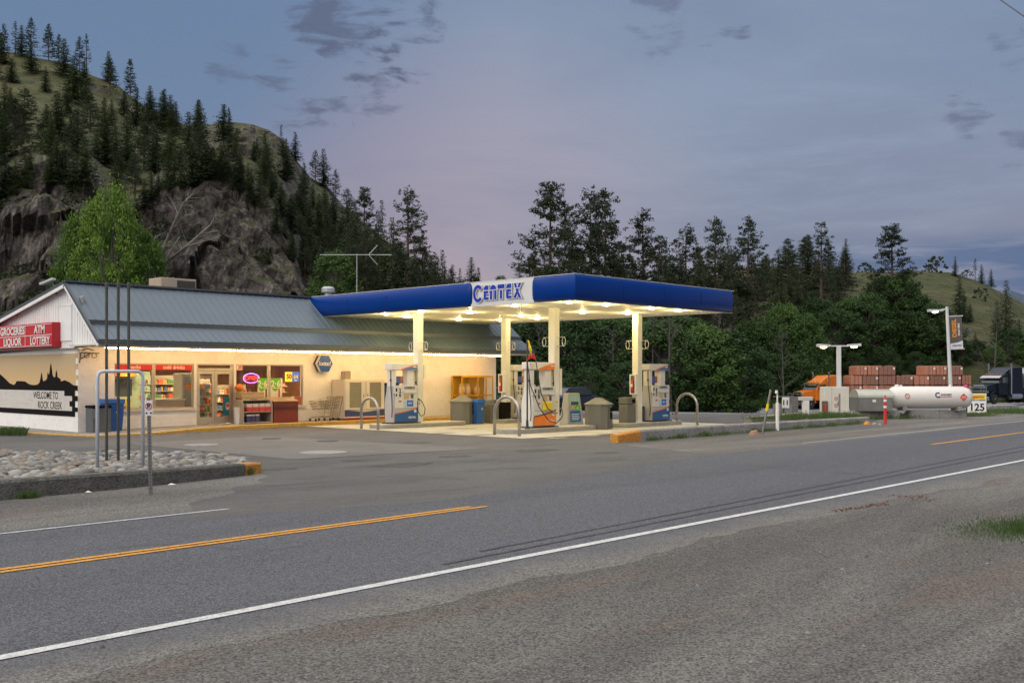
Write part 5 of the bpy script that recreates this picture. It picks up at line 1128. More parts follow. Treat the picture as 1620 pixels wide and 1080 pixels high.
# things inside and on the shop windows
def poster(px0, px1, py0, py1, mats, label, name='poster', d=.055):
    x0, z1 = onY(px0, py0, YW + d); x1, z0 = onY(px1, py1, YW + d)
    t = thing(name, ((x0 + x1) / 2, YW + d, z0), label, 'poster' if name == 'poster' else 'sign'); hw = (x1 - x0) / 2; h = z1 - z0
    MB().box(-hw, hw, 0, .012, 0, h).build('sheet', mats, t); return t, hw, h
m_pwh = M('poster_white', (.75, .72, .62), .5, var=.04); m_pgr = M('poster_green', (.12, .48, .03), .5, var=.1)
for a, c, lb, red in ((407.5, 425.5, 'left of the two green and white 2 for 6 window posters', 0), (428.5, 446, 'right of the two green and white 2 for 6 window posters, with red cans', 1)):
    t, hw, h = poster(a, c, 598, 632, m_pwh, lb)
    MB().box(-hw, hw * .75, -.004, -.001, h * .56, h).build('green_block', m_pgr, t); o = MB().lathe([(hw * .55, 0), (hw * .55, .002)], n=18).build('green_disc', m_pgr, t); o.rotation_euler = (R(90), 0, 0); o.location = (-hw * .25, -.003, h * .56)
    text('lettering', '2·6', .36, m_pwh, t, (-hw * .15, -.008, h * .73), FACE_Y, .001, .01)
    MB().box(-hw * .7, hw * .3, -.006, -.0045, h * .54, h * .57).build('text_line', m_pwh, t)
    MB().box(hw * .35, hw * .62, -.006, -.002, h * .08, h * .52).build('bottle_picture', M('cola_dark', (.06, .03, .03), .4) if not red else m_red, t)
t, hw, h = poster(451, 462.2, 588, 603.5, M('poster_yellow', (.62, .68, .05), .5, emis=0.6), 'yellow lottery poster with red number in the right window'); text('lettering', '50', .26, m_red, t, (.02, -.004, h * .5), FACE_Y, .001, .012); MB().box(-hw * .5, hw * .5, -.003, -.001, h * .78, h * .9).build('text_line', m_pwh, t)
t, hw, h = poster(462.6, 473, 588, 603.5, M('poster_royal', (.03, .14, .5), .5, emis=0.6), 'blue lottery poster with red 6/49 style mark in the right window'); MB().box(-hw * .8, hw * .8, -.003, -.001, h * .36, h * .66).build('red_block', m_red, t); text('lettering', '64', .22, m_white, t, (0, -.005, h * .5), FACE_Y, .001, .008); MB().box(-hw * .4, hw * .4, -.003, -.001, h * .1, h * .2).build('text_line', m_pwh, t)
t, hw, h = poster(448, 478.5, 626.5, 640, M('poster_violet', (.20, .11, .26), .5, var=.3), 'violet food poster with yellow and white dishes at the foot of the right window'); 
for k, c_ in enumerate((.45, .5, .3)): o = MB().lathe([(.2, 0), (.2, .003)], n=14).build('dish_picture', [M('dish_gold', (.5, .32, .05), .5, var=.4, scale=15), m_pwh, M('dish_red', (.4, .1, .04), .5, var=.5, scale=15)][k], t); o.location = (-hw * .55 + k * hw * .5, -.004 - k * .004, h * .5); o.rotation_euler = (R(90), 0, 0); o.scale = (1, .9, 1)
t, hw, h = poster(374.5, 383, 577.5, 585, m_pwh, 'small white and orange notice at the top left of the neon sign window'); text('lettering', '25', .17, m_red, t, (.02, -.004, h * .5), FACE_Y, .001, .01)
# neon OPEN sign
x, z = onY(397.5, 598, YW + .2); t = thing('open_sign', (x, YW + .2, z), 'lit red and violet oval neon sign reading OPEN in the shop window', 'sign')
MB().tube([(.36 * math.cos(a), 0, .19 * math.sin(a)) for a in [k * math.pi / 12 for k in range(25)]], .022, 6).build('oval_tube', M('neon_violet', (.55, .2, 1), emis=2.6, var=0), t); text('neon_letters', 'OPEN', .24, M('neon_red', (1, .05, .03), emis=3.2, var=0), t, (0, -.01, 0), FACE_Y, .006, .001)
o = MB().lathe([(.34, 0), (.34, .01)], n=20).build('backing', M('neon_back', (.10, .02, .03), .4), t); o.rotation_euler = (R(90), 0, 0); o.scale = (1, .53, 1); o.location = (0, .06, 0)
t, hw, h = poster(391.5, 403, 604, 616.5, m_red, 'red hanging price board below the neon sign', 'price_board', .22); 
b = MB()
for k in range(4): b.box(-hw * .8, hw * .8, -.003, -.001, h * (.15 + k * .2), h * (.17 + k * .2)); 
b.build('dark_lines', M('dark_red', (.2, .01, .01), .5), t)
# shelves inside
GC = [M('goods_%d' % i, c, .5, var=.2, scale=9) for i, c in enumerate(((.50, .10, .05), (.55, .30, .06), (.60, .52, .40), (.12, .09, .06), (.08, .22, .10), (.10, .14, .35), (.45, .22, .10)))]
def rack(x0, x1, y, ht, label, lv=5, seed=0, dep=.5):
    t = thing('shop_shelf', ((x0 + x1) / 2, y, .14), label, 'shelf', 'shelves of goods inside the shop'); hw = (x1 - x0) / 2; rg = random.Random(seed)
    b = MB(); b.box(-hw, hw, dep / 2, dep / 2 + .03, 0, ht)
    for k in range(lv): z = .12 + k * (ht - .2) / lv; b.box(-hw, hw, -dep / 2, dep / 2 - .001, z, z + .025)
    b.build('shelf_boards', M('shelf_metal', (.40, .36, .30), .5), t); g_ = MB()
    for k in range(lv):
        z = .146 + k * (ht - .2) / lv; x = -hw + .02; hmax = (ht - .2) / lv - .06
        while x < hw - .1:
            w_ = rg.uniform(.07, .2); h = rg.uniform(.5, .95) * hmax; g_.mi = rg.randrange(7); yy = -dep / 2 + .02 + rg.uniform(0, .06)
            if rg.random() < .6: g_.box(x, x + w_ - .012, yy, yy + .2, z, z + h)
            else: g_.lathe([(w_ * .42, 0), (w_ * .45, h * .7), (w_ * .2, h)], (x + w_ / 2, yy + .08, z), 8)
            x += w_
    o = g_.build('goods', GC, t); o['kind'] = 'stuff'; return t
rack(wd + .1, we - .1, 37.6, 1.75, 'low packed snack shelves just inside the glass doors', 5, 1); rack(wb + .6, wb + 2.4, 38.8, 1.9, 'tall goods shelves behind the cold drinks window', 6, 2); rack(wf + .2, wg + .9, 39.2, 1.5, 'dim goods shelves behind the neon sign window', 4, 3)
rack(wg + 1.3, wh + .6, 38.4, 1.75, 'lit white shelf of bottles behind the poster window', 6, 4, .35); rack(20.2, 25.6, 43.5, 1.9, 'long back wall shelves in the depth of the shop', 6, 5); rack(17.2, 18.4, 37.9, 1.1, 'magazine shelf behind the snacks window', 4, 6)
x0_, x1_ = onY(287, 600, 37.2)[0], onY(306, 600, 37.2)[0]
t = thing('glass_fridge', ((x0_ + x1_) / 2, 37.5, .14), 'grey upright drinks fridge behind the right part of the cold drinks window', 'fridge'); hw = (x1_ - x0_) / 2; MB().box(-hw, hw, -.35, .35, 0, 1.98).build('cabinet', M('fridge_grey', (.36, .36, .35), .35, metal=.3), t, bevel=.02)
MB().box(-hw + .08, hw - .08, -.357, -.351, .3, 1.85).build('door', M('fridge_door', (.26, .27, .28), .3, var=.3, scale=4), t); MB().box(-hw * .5, hw * .6, -.365, -.358, 1.35, 1.55).build('sticker', m_or, t)
x, _ = onY(262, 600, 37.0); t = thing('shop_counter', (x, 37.0, .14), 'low cream counter just inside the cold drinks window', 'counter'); MB().box(-.65, .65, -.25, .25, 0, .95).build('front', M('counter_cream', (.55, .46, .34), .5), t); MB().box(-.70, .70, -.29, .29, .951, 1.0).build('worktop', m_white, t, bevel=.01)
x, _ = onY(212, 600, 36.9); t = thing('display_board', (x + .5, 38.6, .14), 'mint green display board with dark panel and yellow tag behind the snacks window', 'display board'); MB().box(-.9, 1.0, 0, .05, 0, 2.05).build('board', M('mint_panel', (.35, .48, .36), .6, var=.15), t); MB().box(-.45, .25, -.02, -.001, 1.1, 1.75).build('dark_panel', M('dark_panel', (.04, .05, .05), .4), t)
MB().box(-.1, .2, -.02, -.001, .72, 1.0).build('yellow_tag', m_yel, t); MB().lathe([(.02, 1.84), (.45, 1.86), (.36, 1.99), (.02, 2.0)], (-.1, -.12, 0), 16).build('orange_lamp_shade', m_or, t); MB().box(-.5, -.2, -.02, -.001, .7, .95).build('dark_card', M('dark_panel', (.04, .05, .05), .4), t)

# ================================================================== LEFT FOREGROUND
m_gpipe = M('pipe_pale', (.50, .54, .60), .4, var=.08, scale=4); m_dpost = M('dark_post', (.075, .078, .075), .5, metal=.4, var=.3, scale=3); m_galv = M('galvanised_post', (.20, .21, .21), .45, metal=.6, var=.15, scale=4)
g0, g1 = G(154, 752), G(226, 748); z = 3280 / 157.
h_ = EYE + (595 - 587) * z / 1640
t = thing('pipe_barrier', (g0.x, g0.y, 0), 'pale white painted pipe frame standing in the cobble island', 'pipe frame'); d = g1 - g0; c_ = .12
pts = [Vector((0, 0, .05)), Vector((0, 0, h_ - c_)), Vector((d.x * .03, d.y * .03, h_ - .04)), Vector((d.x * .1, d.y * .1, h_)), Vector((d.x * .9, d.y * .9, h_)), Vector((d.x * .97, d.y * .97, h_ - .04)), Vector((d.x, d.y, h_ - c_)), Vector((d.x, d.y, .05))]
MB().tube(pts, .036, 12).build('bent_pipe', m_gpipe, t, smooth=True)
for px_, py_, lb in ((168.5, 742, 'leftmost of the three tall dark steel posts in the cobble island'), (187, 741, 'middle one of the three tall dark steel posts, with a bulge near the top'), (203.5, 741, 'rightmost of the three tall dark steel posts in the cobble island')):
    g = G(px_, py_); zz = 3280 / (py_ - 595); hh_ = EYE + (595 - 449) * zz / 1640
    t = thing('steel_post', (g.x, g.y, 0), lb, 'post', 'tall dark posts in the cobble island'); MB().tube([(0, 0, 0), (0, 0, hh_)], .031, 10).build('pipe', m_dpost, t, smooth=False)
    MB().lathe([(.038, hh_ - .10), (.038, hh_ + .01), (.03, hh_ + .03)], n=10).build('collar', m_dpost, t); MB().lathe([(.038, hh_ * .36), (.038, hh_ * .36 + .08)], n=10).build('collar', m_dpost, t)
g = G(238.5, 782); t = thing('no_parking_sign', (g.x, g.y, 0), 'small white no parking sign on a grey perforated post by the kerb', 'sign'); zz = 3280 / 187.; hh_ = EYE + (595 - 633) * zz / 1640; rz_ = R(-46)
t.rotation_euler = (R(0), R(-1.2), rz_ + R(12))
MB().box(-.03, .03, -.02, .02, 0, hh_ + .05).build('post', m_galv, t); b = MB()
for k in range(28): b.box(-.008, .008, -.0215, -.0201, .1 + k * .055, .118 + k * .055)
b.build('post_holes', m_black, t)
w_ = .065; MB().box(-w_, w_, -.032, -.024, hh_ - .26, hh_).build('plate', m_white, t, bevel=.006)
o = MB().tube([(.048 * math.cos(a), 0, .055 * math.sin(a)) for a in [k * math.pi / 10 for k in range(21)]], .007, 5).tube([(-.034, 0, .04), (.034, 0, -.04)], .006, 4).build('red_ring', M('sign_ring_red', (.42, .03, .03), .4), t); o.location = (0, -.034, hh_ - .10); text('lettering', 'P', .10, m_black, t, (0, -.036, hh_ - .10), FACE_Y, .001, .004)
MB().box(-.05, -.02, -.035, -.033, hh_ - .225, hh_ - .20).build('arrow_mark', m_black, t); MB().box(.02, .05, -.035, -.033, hh_ - .225, hh_ - .20).build('arrow_mark', m_black, t)
for a_, s_ in (((272, 767), .07), ((140, 779), .05)):
    g = G(*a_); o = MB().add([(-s_, 0, .0), (s_, -.03, .0), (s_ * 1.2, .05, .0), (-s_ * .6, .08, .0), (0, .02, .03)], [(0, 1, 4), (1, 2, 4), (2, 3, 4), (3, 0, 4)]).build('litter', m_white); o.location = (g.x, g.y, .008); tag(o, 'crumpled white scrap of litter in the gutter ' + ('just right of the sign post' if s_ > .06 else 'left of the sign post'), 'litter')

# ================================================================== RIGHT SIDE: fuel dispensers, tank, lamps
g = G(1206, 687); g_t = P(1219.5, 3280 / 92., EYE + (595 - 616) * (3280 / 92.) / 1640)
t = thing('leaning_post', (g.x, g.y, 0), 'leaning grey marker post with a yellow band at the kerb', 'post'); v = g_t - Vector((g.x, g.y, 0)); MB().tube([(0, 0, 0), v], .04, 8).build('post', m_galv, t); MB().tube([v * .52, v * .68], .05, 8).build('yellow_band', m_yel, t)
g = G(1230, 681); t = thing('pipe_bollard', (g.x, g.y, 0), 'white painted pipe bollard carrying a thin post with small fitting', 'bollard'); zz = 3280 / 86.; hh_ = (681 - 637) * zz / 1640; h2 = (681 - 617) * zz / 1640
MB().tube([(0, 0, 0), (0, 0, hh_)], .065, 12).build('pipe', m_white, t, smooth=False); MB().tube([(-.01, 0, hh_), (-.01, 0, h2)], .028, 8).build('thin_post', m_white, t); MB().box(-.1, -.02, -.04, .04, h2 - .12, h2).build('fitting', m_white, t)
g = G(1400.5, 670.5); t = thing('marker_bollard', (g.x, g.y, 0), 'red and white banded marker bollard in front of the gas tank', 'bollard'); zz = 3280 / 75.5; hh_ = (670 - 629) * zz / 1640
MB().lathe([(.07, 0), (.06, hh_), (.03, hh_ + .02)], n=12).build('tube', M('bollard_red', (.60, .03, .03), .45), t); b = MB()
for a in (.62, .86): b.lathe([(.0685, hh_ * a), (.0675, hh_ * (a + .09))], n=12)
b.build('white_bands', m_white, t); MB().lathe([(.035, hh_ + .02), (.03, hh_ + .12), (.01, hh_ + .13)], n=8).build('tip', M('bollard_red', (.6, .03, .03), .45), t)
XD = math.atan2(.0, 1.0)
# concrete block walls
def blockwall(name, p0, p1, h0, h1, wd_, label, n=1):
    t = thing(name, (p0.x, p0.y, 0), label, 'concrete wall'); d = (p1 - p0); L_ = d.length; t.rotation_euler = (0, 0, math.atan2(d.y, d.x))
    for k in range(n):
        a, c = L_ * k / n, L_ * (k + 1) / n - .02; ha, hc = h0 + (h1 - h0) * k / n, h0 + (h1 - h0) * (k + 1) / n
        MB().add([(a, 0, -.3), (c, 0, -.3), (c, wd_, -.3), (a, wd_, -.3), (a, 0, ha), (c, 0, hc), (c, wd_, hc), (a, wd_, ha)], [(0, 3, 2, 1), (4, 5, 6, 7), (0, 1, 5, 4), (1, 2, 6, 5), (2, 3, 7, 6), (3, 0, 4, 7)]).build('block', m_conc, t, bevel=.02)
    return t
zd = 47.0
blockwall('concrete_wall', P(1190, 43.5), P(1270, 45.0), .28, .42, .5, 'low concrete block wall left of the white pedestal', 1)
blockwall('concrete_wall', P(1280, 45.5), P(1340, 46.5), .36, .38, .5, 'low concrete block wall under the white cabinet', 1)
blockwall('concrete_wall', P(1360, 48.3), P(1425, 48.8), .42, .40, .6, 'mossy concrete base blocks under the grey tank housing', 2); blockwall('concrete_wall', P(1443, 48.9), P(1530, 49.4), .40, .38, .6, 'concrete base blocks with round holes under the white gas tank', 2)
blockwall('concrete_wall', P(1552, 62), P(1612, 64), .22, .25, .8, 'long grey concrete block wall in front of the dark tanker truck', 1)
CR = R(-46.4)     # facing the road obliquely: local x runs to the right of the picture
def loc(px, z, h=0): v = P(px, z, h); return (v.x, v.y, v.z)
t = thing('gas_dispenser', loc(1238, 45.6, .30), 'small white and grey dispenser with twin dark slots behind the left concrete wall', 'dispenser', None, CR + .15)
MB().box(-.36, .36, -.2, .2, 0, .48).build('lower_cabinet', M('dispenser_grey', (.22, .22, .21), .5, var=.15), t); MB().box(-.12, .22, -.24, -.201, .30, .78).build('meter_head', m_white, t, bevel=.02); MB().box(-.4, .5, -.15, .15, .79, .83).build('top_bar', m_galv, t)
b = MB(); b.box(-.07, -.02, -.246, -.241, .45, .66); b.box(.09, .14, -.246, -.241, .45, .66); b.build('slots', m_black, t)
for s in (-.34, .0): MB().tube([(s, -.2, .5), (s - .06, -.25, .2), (s + .04, -.24, -.15)], .02, 6).build('hose', m_rub, t)
MB().box(.24, .66, -.15, .15, 0, .8).build('pipe_rack', M('rack_grey', (.17, .165, .155), .5, var=.25, scale=8), t)
t = thing('white_pedestal', loc(1274.5, 44.6, 0), 'slim white pedestal box standing before the concrete wall', 'pedestal', None, CR); MB().box(-.13, .13, -.12, .12, 0, .95).build('body', m_white, t, bevel=.01); MB().box(-.30, .30, -.1, .1, .96, 1.12).build('top_box', M('pedestal_cap', (.5, .5, .46), .5), t, bevel=.02)
b = MB().box(-.03, .0, -.123, -.121, .5, .55).box(-.04, .01, -.123, -.121, .78, .8); b.build('tiny_labels', M('label_brown', (.3, .1, .08), .5), t)
# white cabinet
t = thing('equipment_cabinet', loc(1320, 46.9, .38), 'tall white equipment cabinet with no smoking marks and a torn grey patch', 'cabinet', None, CR + .05); MB().box(-.57, .57, -.3, .3, 0, 1.15).build('casing', M('cabinet_cream', (.66, .63, .55), .5, var=.06), t, bevel=.012)
MB().box(-.23, -.22, -.304, -.3005, .02, 1.12).build('door_gap', m_galv, t); MB().prismY([(.17, .0), (.06, .1), (.1, .25), (.02, .4), (.1, .58), (.07, .72), (.1, .84), (.17, .86)], -.303, -.3005).build('worn_patch', M('patch_grey', (.22, .22, .22), .7), t)
for z_ in (.62, .30): o = MB().tube([(.075 * math.cos(a), 0, .075 * math.sin(a)) for a in [k * math.pi / 8 for k in range(17)]], .012, 5).tube([(-.05, 0, .05), (.05, 0, -.05)], .01, 4).build('prohibition_ring', M('ring_red', (.45, .06, .05), .5), t); o.location = (-.02, -.305, z_)
t = thing('fire_extinguisher_box', loc(1305, 46.5, .39), 'small brown framed box with red extinguisher at the left edge of the white cabinet', 'cabinet', None, CR + .05); MB().box(-.12, .12, -.06, .06, .0, .5).build('box', M('recess_brown', (.13, .1, .07), .5), t); MB().lathe([(.045, .03), (.045, .3), (.02, .38)], (0, -.09, 0), 10).build('extinguisher', M('extinguisher_red', (.5, .03, .02), .35), t)
# lamps
m_lp = M('lamp_post_white', (.58, .60, .62), .4, var=.05)
def lamp_head(t, x0, x1, z, lens=True):
    s = 1 if x1 > x0 else -1; a, c = min(x0, x1), max(x0, x1); h = MB().prismY([(a, z), (c, z), (c, z + .09), (a, z + .13)] if s < 0 else [(a, z), (c, z), (c, z + .13), (a, z + .09)], -.17, .17).build('lamp_head', m_lp, t, bevel=.012)
    MB().lathe([(.16, z - .002), (.13, z - .05), (.04, z - .075)], ((a + c) / 2, 0, 0), 12).build('lamp_lens', M('yard_lamp', (1, .72, .28), emis=14, var=0), h)
t = thing('street_lamp', loc(1327, 47.4, .0), 'white T shaped yard lamp with two flat heads above the white cabinet', 'lamp', None, CR); hh_ = EYE + 47 * 47.4 / 1640
MB().box(-.085, .085, -.085, .085, 0, hh_).box(-.45, .45, -.04, .04, hh_ + .0005, hh_ + .06).build('post', m_lp, t); lamp_head(t, .42, .98, hh_ + .01); lamp_head(t, -.42, -.98, hh_ - .01)
z = 3280 / 60.5; t = thing('street_lamp', loc(1506, z, 0), 'tall white slightly leaning lamp post with one head and a DIESEL banner', 'lamp', None, CR); hh_ = EYE + 110 * z / 1640; t.rotation_euler = (0, R(-2.7), CR)
MB().lathe([(.13, 0), (.105, .3), (.075, hh_)], n=12).box(-.22, .22, -.22, .22, 0, .03).build('post', m_lp, t)
MB().box(-.28, 0, -.03, .03, hh_ - .16, hh_ - .09).build('arm', m_lp, t); lamp_head(t, -.25, -.98, hh_ - .22)
bn = thing('banner', (0, 0, 0), 'dark grey banner with orange word DIESEL hanging on the leaning lamp post', 'banner'); bn.location = t.location; bn.rotation_euler = t.rotation_euler
zt_ = hh_ - (501 - 485) * z / 1640; zb3 = hh_ - (552 - 485) * z / 1640; wB = .75
MB().box(.06, .82, -.02, .02, zt_, zt_ + .05).box(.06, .82, -.02, .02, zb3 - .03, zb3 + .015).build('bracket', m_lp, bn)
MB().box(.10, wB, -.006, .006, zb3 + .28, zt_ - .005).build('cloth', M('banner_grey', (.095, .085, .085), .7), bn); MB().prismY([(.10, zb3 + .02), (wB, zb3 + .02), (wB, zb3 + .42), (.10 + .38, zb3 + .33), (.10, zb3 + .28)], -.009, .009).build('white_foot', m_logo_w, bn)
text('lettering', 'DIESEL', .30, M('banner_orange', (.80, .30, .02), .5), bn, (.34, -.012, (zt_ + zb3) / 2 + .24), (R(90), R(-90), 0), .002, .008, 1.08); text('lettering', 'SOLD HERE', .125, m_white, bn, (.57, -.012, (zt_ + zb3) / 2 + .16), (R(90), R(-90), 0), .002, .005, 1.0)
text('lettering', 'CENTEX', .13, M('joint_blue2', (.02, .05, .3), .5), bn, (.43, -.013, zb3 + .16), FACE_Y, .002, .004)
# price sign 125
z = 3280 / 61.; t = thing('price_sign', loc(1545, z, .02), 'white board sign with a yellow header and black number 125 on the roadside', 'sign', None, CR - .12)
wS, hS = .50, 1.13
MB().box(-wS, wS, -.06, .06, 0, hS).build('sign_frame', m_black, t, bevel=.01); MB().box(-wS + .03, wS - .03, -.066, -.0605, .03, hS - .03).build('sign_face', M('sign_white', (.78, .78, .76), .45, var=.03), t)
MB().box(-wS + .08, wS - .08, -.072, -.0665, .78, 1.05).build('yellow_header', M('header_yellow', (.75, .60, .04), .45), t); MB().box(-wS + .08, wS - .08, -.072, -.0665, .72, .765).build('blue_strip', M('strip_navy', (.05, .07, .13), .5), t)
text('lettering', 'Superior', .21, m_red, t, (0, -.075, .92), FACE_Y, .002, .006); text('lettering', '125', .52, m_black, t, (0, -.07, .36), FACE_Y, .002, .012, 1.0)
text('lettering', 'PROPANE', .045, m_white, t, (0, -.0745, .742), FACE_Y, .001, .001)
# gas tank
t = thing('gas_tank', loc(1470, 49.3, 1.0), 'long white horizontal gas tank on concrete blocks with red hazard marks', 'tank', None, CR + .02)
L_, r_ = 2.0, .52; prof = [(0.0, -L_), (.16, -L_ + .01), (.34, -L_ + .07), (.46, -L_ + .17), (r_, -L_ + .32), (r_, L_ - .32), (.46, L_ - .17), (.34, L_ - .07), (.16, L_ - .01), (0.0, L_)]
vs = MB(); vs.lathe([(max(a, .001), c) for a, c in prof], n=40); vs.v = [(z_, x_, y_) for x_, y_, z_ in vs.v]; vs.build('tank_shell', M('tank_white', (.68, .66, .62), .38, var=.05, scale=2), t, smooth=True)
MB().box(-1.4, -1.2, -.4, .4, -.62, -.42).build('saddle', m_conc, t); MB().box(1.2, 1.4, -.4, .4, -.62, -.42).build('saddle', m_conc, t)
MB().lathe([(.10, r_ - .03), (.11, r_ + .05), (.06, r_ + .09)], (-1.55, 0, 0), 10).lathe([(.07, r_ - .03), (.07, r_ + .05), (.03, r_ + .07)], (-1.35, 0, 0), 10).lathe([(.07, r_ - .03), (.07, r_ + .05), (.03, r_ + .07)], (1.0, 0, 0), 10).build('lifting_lug', m_white, t)
MB().lathe([(.02, .0), (.13, .04), (.14, .14), (.03, .2)], (1.72, -.1, .40), 12).build('valve_cap', M('cap_magenta', (.5, .03, .12), .4), t, smooth=True)
def on_tank(o, x, ang): a = R(ang); o.location = (x, -(r_ + .006) * math.cos(a), (r_ + .006) * math.sin(a)); o.rotation_euler = (R(90) - a, 0, 0)
o = MB(); o.xf = Matrix.Rotation(R(-90), 4, 'X'); o.tube([(.11 * math.cos(a), 0, .11 * math.sin(a)) for a in [k * math.pi / 8 for k in range(17)]], .014, 5).tube([(-.07, 0, .07), (.07, 0, -.07)], .012, 4); on_tank(o.build('prohibition_ring', M('ring_red', (.45, .06, .05), .5), t), -1.25, 8)
o = MB().box(-.13, .13, -.13, .13, 0, .004); o.xf = None; o.v = [((x_ - y_) * .707, (x_ + y_) * .707, z_) for x_, y_, z_ in o.v]; on_tank(o.build('hazard_diamond', M('diamond_red', (.65, .08, .04), .5), t), 1.42, 2)
o = text('lettering', '1075', .10, m_white, t, (0, 0, 0), (0, 0, 0), .002, .002); on_tank(o, 1.42, 2); o.location.y -= .006
o = text('lettering', 'C', .34, M('letter_navy', (.03, .05, .1), .5), t, (0, 0, 0), (0, 0, 0), .003, .012); on_tank(o, .18, 12); o = text('lettering', 'ANWEST', .13, M('letter_navy', (.03, .05, .1), .5), t, (0, 0, 0), (0, 0, 0), .003, .004); on_tank(o, .60, 14)
on_tank(MB().box(-.38, .32, -.012, .012, 0, .004).build('red_underline', m_red, t), .55, 4)
# tank housing: barrel-topped sheet metal box
t = thing('tank_housing', loc(1378, 48.8, .38), 'grey sheet metal housing with barrel roof at the left end of the gas tank', 'housing', None, CR + .02)
pr_ = [(-.62, 0), (-.62, .62)] + [(-.62 * math.cos(math.pi * k / 12), .62 + .38 * math.sin(math.pi * k / 12)) for k in range(1, 12)] + [(.62, .62), (.62, 0)]
MB().prismX(pr_, -.80, .78).build('housing_shell', M('housing_grey', (.22, .22, .20), .45, metal=.3, var=.12), t, bevel=.01); pr2 = [(-.64 * math.cos(math.pi * k / 12), .625 + .395 * math.sin(math.pi * k / 12)) for k in range(0, 13)]
MB().prismX(pr2, -.82, .80).build('barrel_roof', M('roof_pale', (.42, .42, .36), .4, metal=.3, var=.1), t); MB().box(-.16, .0, -.63, -.6205, .42, .54).build('notice', m_white, t)
# power line
cb = MB(); a = P(1560, 30, EYE + (595 + 16) * 30 / 1640); c = P(1640, 26, EYE + (595 - 40) * 26 / 1640); v = c - a
cb.tube([a - v * 6, a, c, c + v * 12], .016, 5); o = cb.build('power_line', M('cable', (.03, .035, .045), .6)); tag(o, 'single dark overhead power line crossing the upper right corner of the sky', 'power line')
# broken kerb bits and stone
for i, (a_, s_, lb) in enumerate((((1372, 671), .16, 'broken orange kerb chunk at the end of the long kerb'), ((1384, 671.5), .13, 'pale concrete fragment beside the red bollard'), ((1193, 687), .2, 'reddish stone lying by the leaning post'), ((1392, 672), .1, 'small pale fragment nearest the red bollard'))):
    g = G(*a_); rg = random.Random(i); b = MB(); n = 8; vs_ = []
    for k in range(n): w_ = 2 * math.pi * k / n; vs_.append((s_ * 1.3 * math.cos(w_) * rg.uniform(.8, 1.1), s_ * math.sin(w_) * rg.uniform(.8, 1.1), 0))
    vs_ += [(x_ * .5, y_ * .5, s_ * rg.uniform(.6, .9)) for x_, y_, _ in vs_]
    b.add(vs_, [(k, (k + 1) % n, n + (k + 1) % n, n + k) for k in range(n)] + [tuple(range(n, 2 * n))]); o = b.build('stone', [m_orange_kerb, m_conc, M('stone_red', (.28, .15, .10), .9), m_conc][i]); o.location = (g.x, g.y, -.01); tag(o, lb, 'stone')
# ================================================================== TRUCKS (local: nose to -X, right-hand side... the road side is -Y)
m_tyre2 = M('tyre_rubber', (.018, .018, .019), .75); m_chr = M('chrome', (.55, .56, .58), .18, metal=.95, var=.05); m_tor = M('truck_orange', (.62, .17, .015), .3, var=.05, spec=.6); m_chas = M('chassis_dark', (.03, .03, .033), .6)
m_wsh = M('windscreen', (.03, .045, .05), .08, var=.1, spec=.8); m_rim = M('rim_metal', (.35, .33, .32), .4, metal=.5)
def wheel(t, x, y, r=.52, w_=.3, orange=False):
    o = MB().lathe([(r * .62, -w_ / 2), (r * .93, -w_ / 2), (r, -w_ * .35), (r, w_ * .35), (r * .93, w_ / 2), (r * .62, w_ / 2)], n=24).build('tyre', m_tyre2, t); o.location = (x, y, r); o.rotation_euler = (R(90), 0, 0)
    q = MB().lathe([(r * .61, -w_ * .42), (r * .55, -w_ * .2), (r * .25, -w_ * .25), (r * .2, -w_ * .5), (.03, -w_ * .52)], n=16).lathe([(r * .6, w_ * .42), (r * .5, w_ * .3), (r * .2, w_ * .3), (r * .16, w_ * .5), (.03, w_ * .52)], n=16).build('rim', m_rim, o)
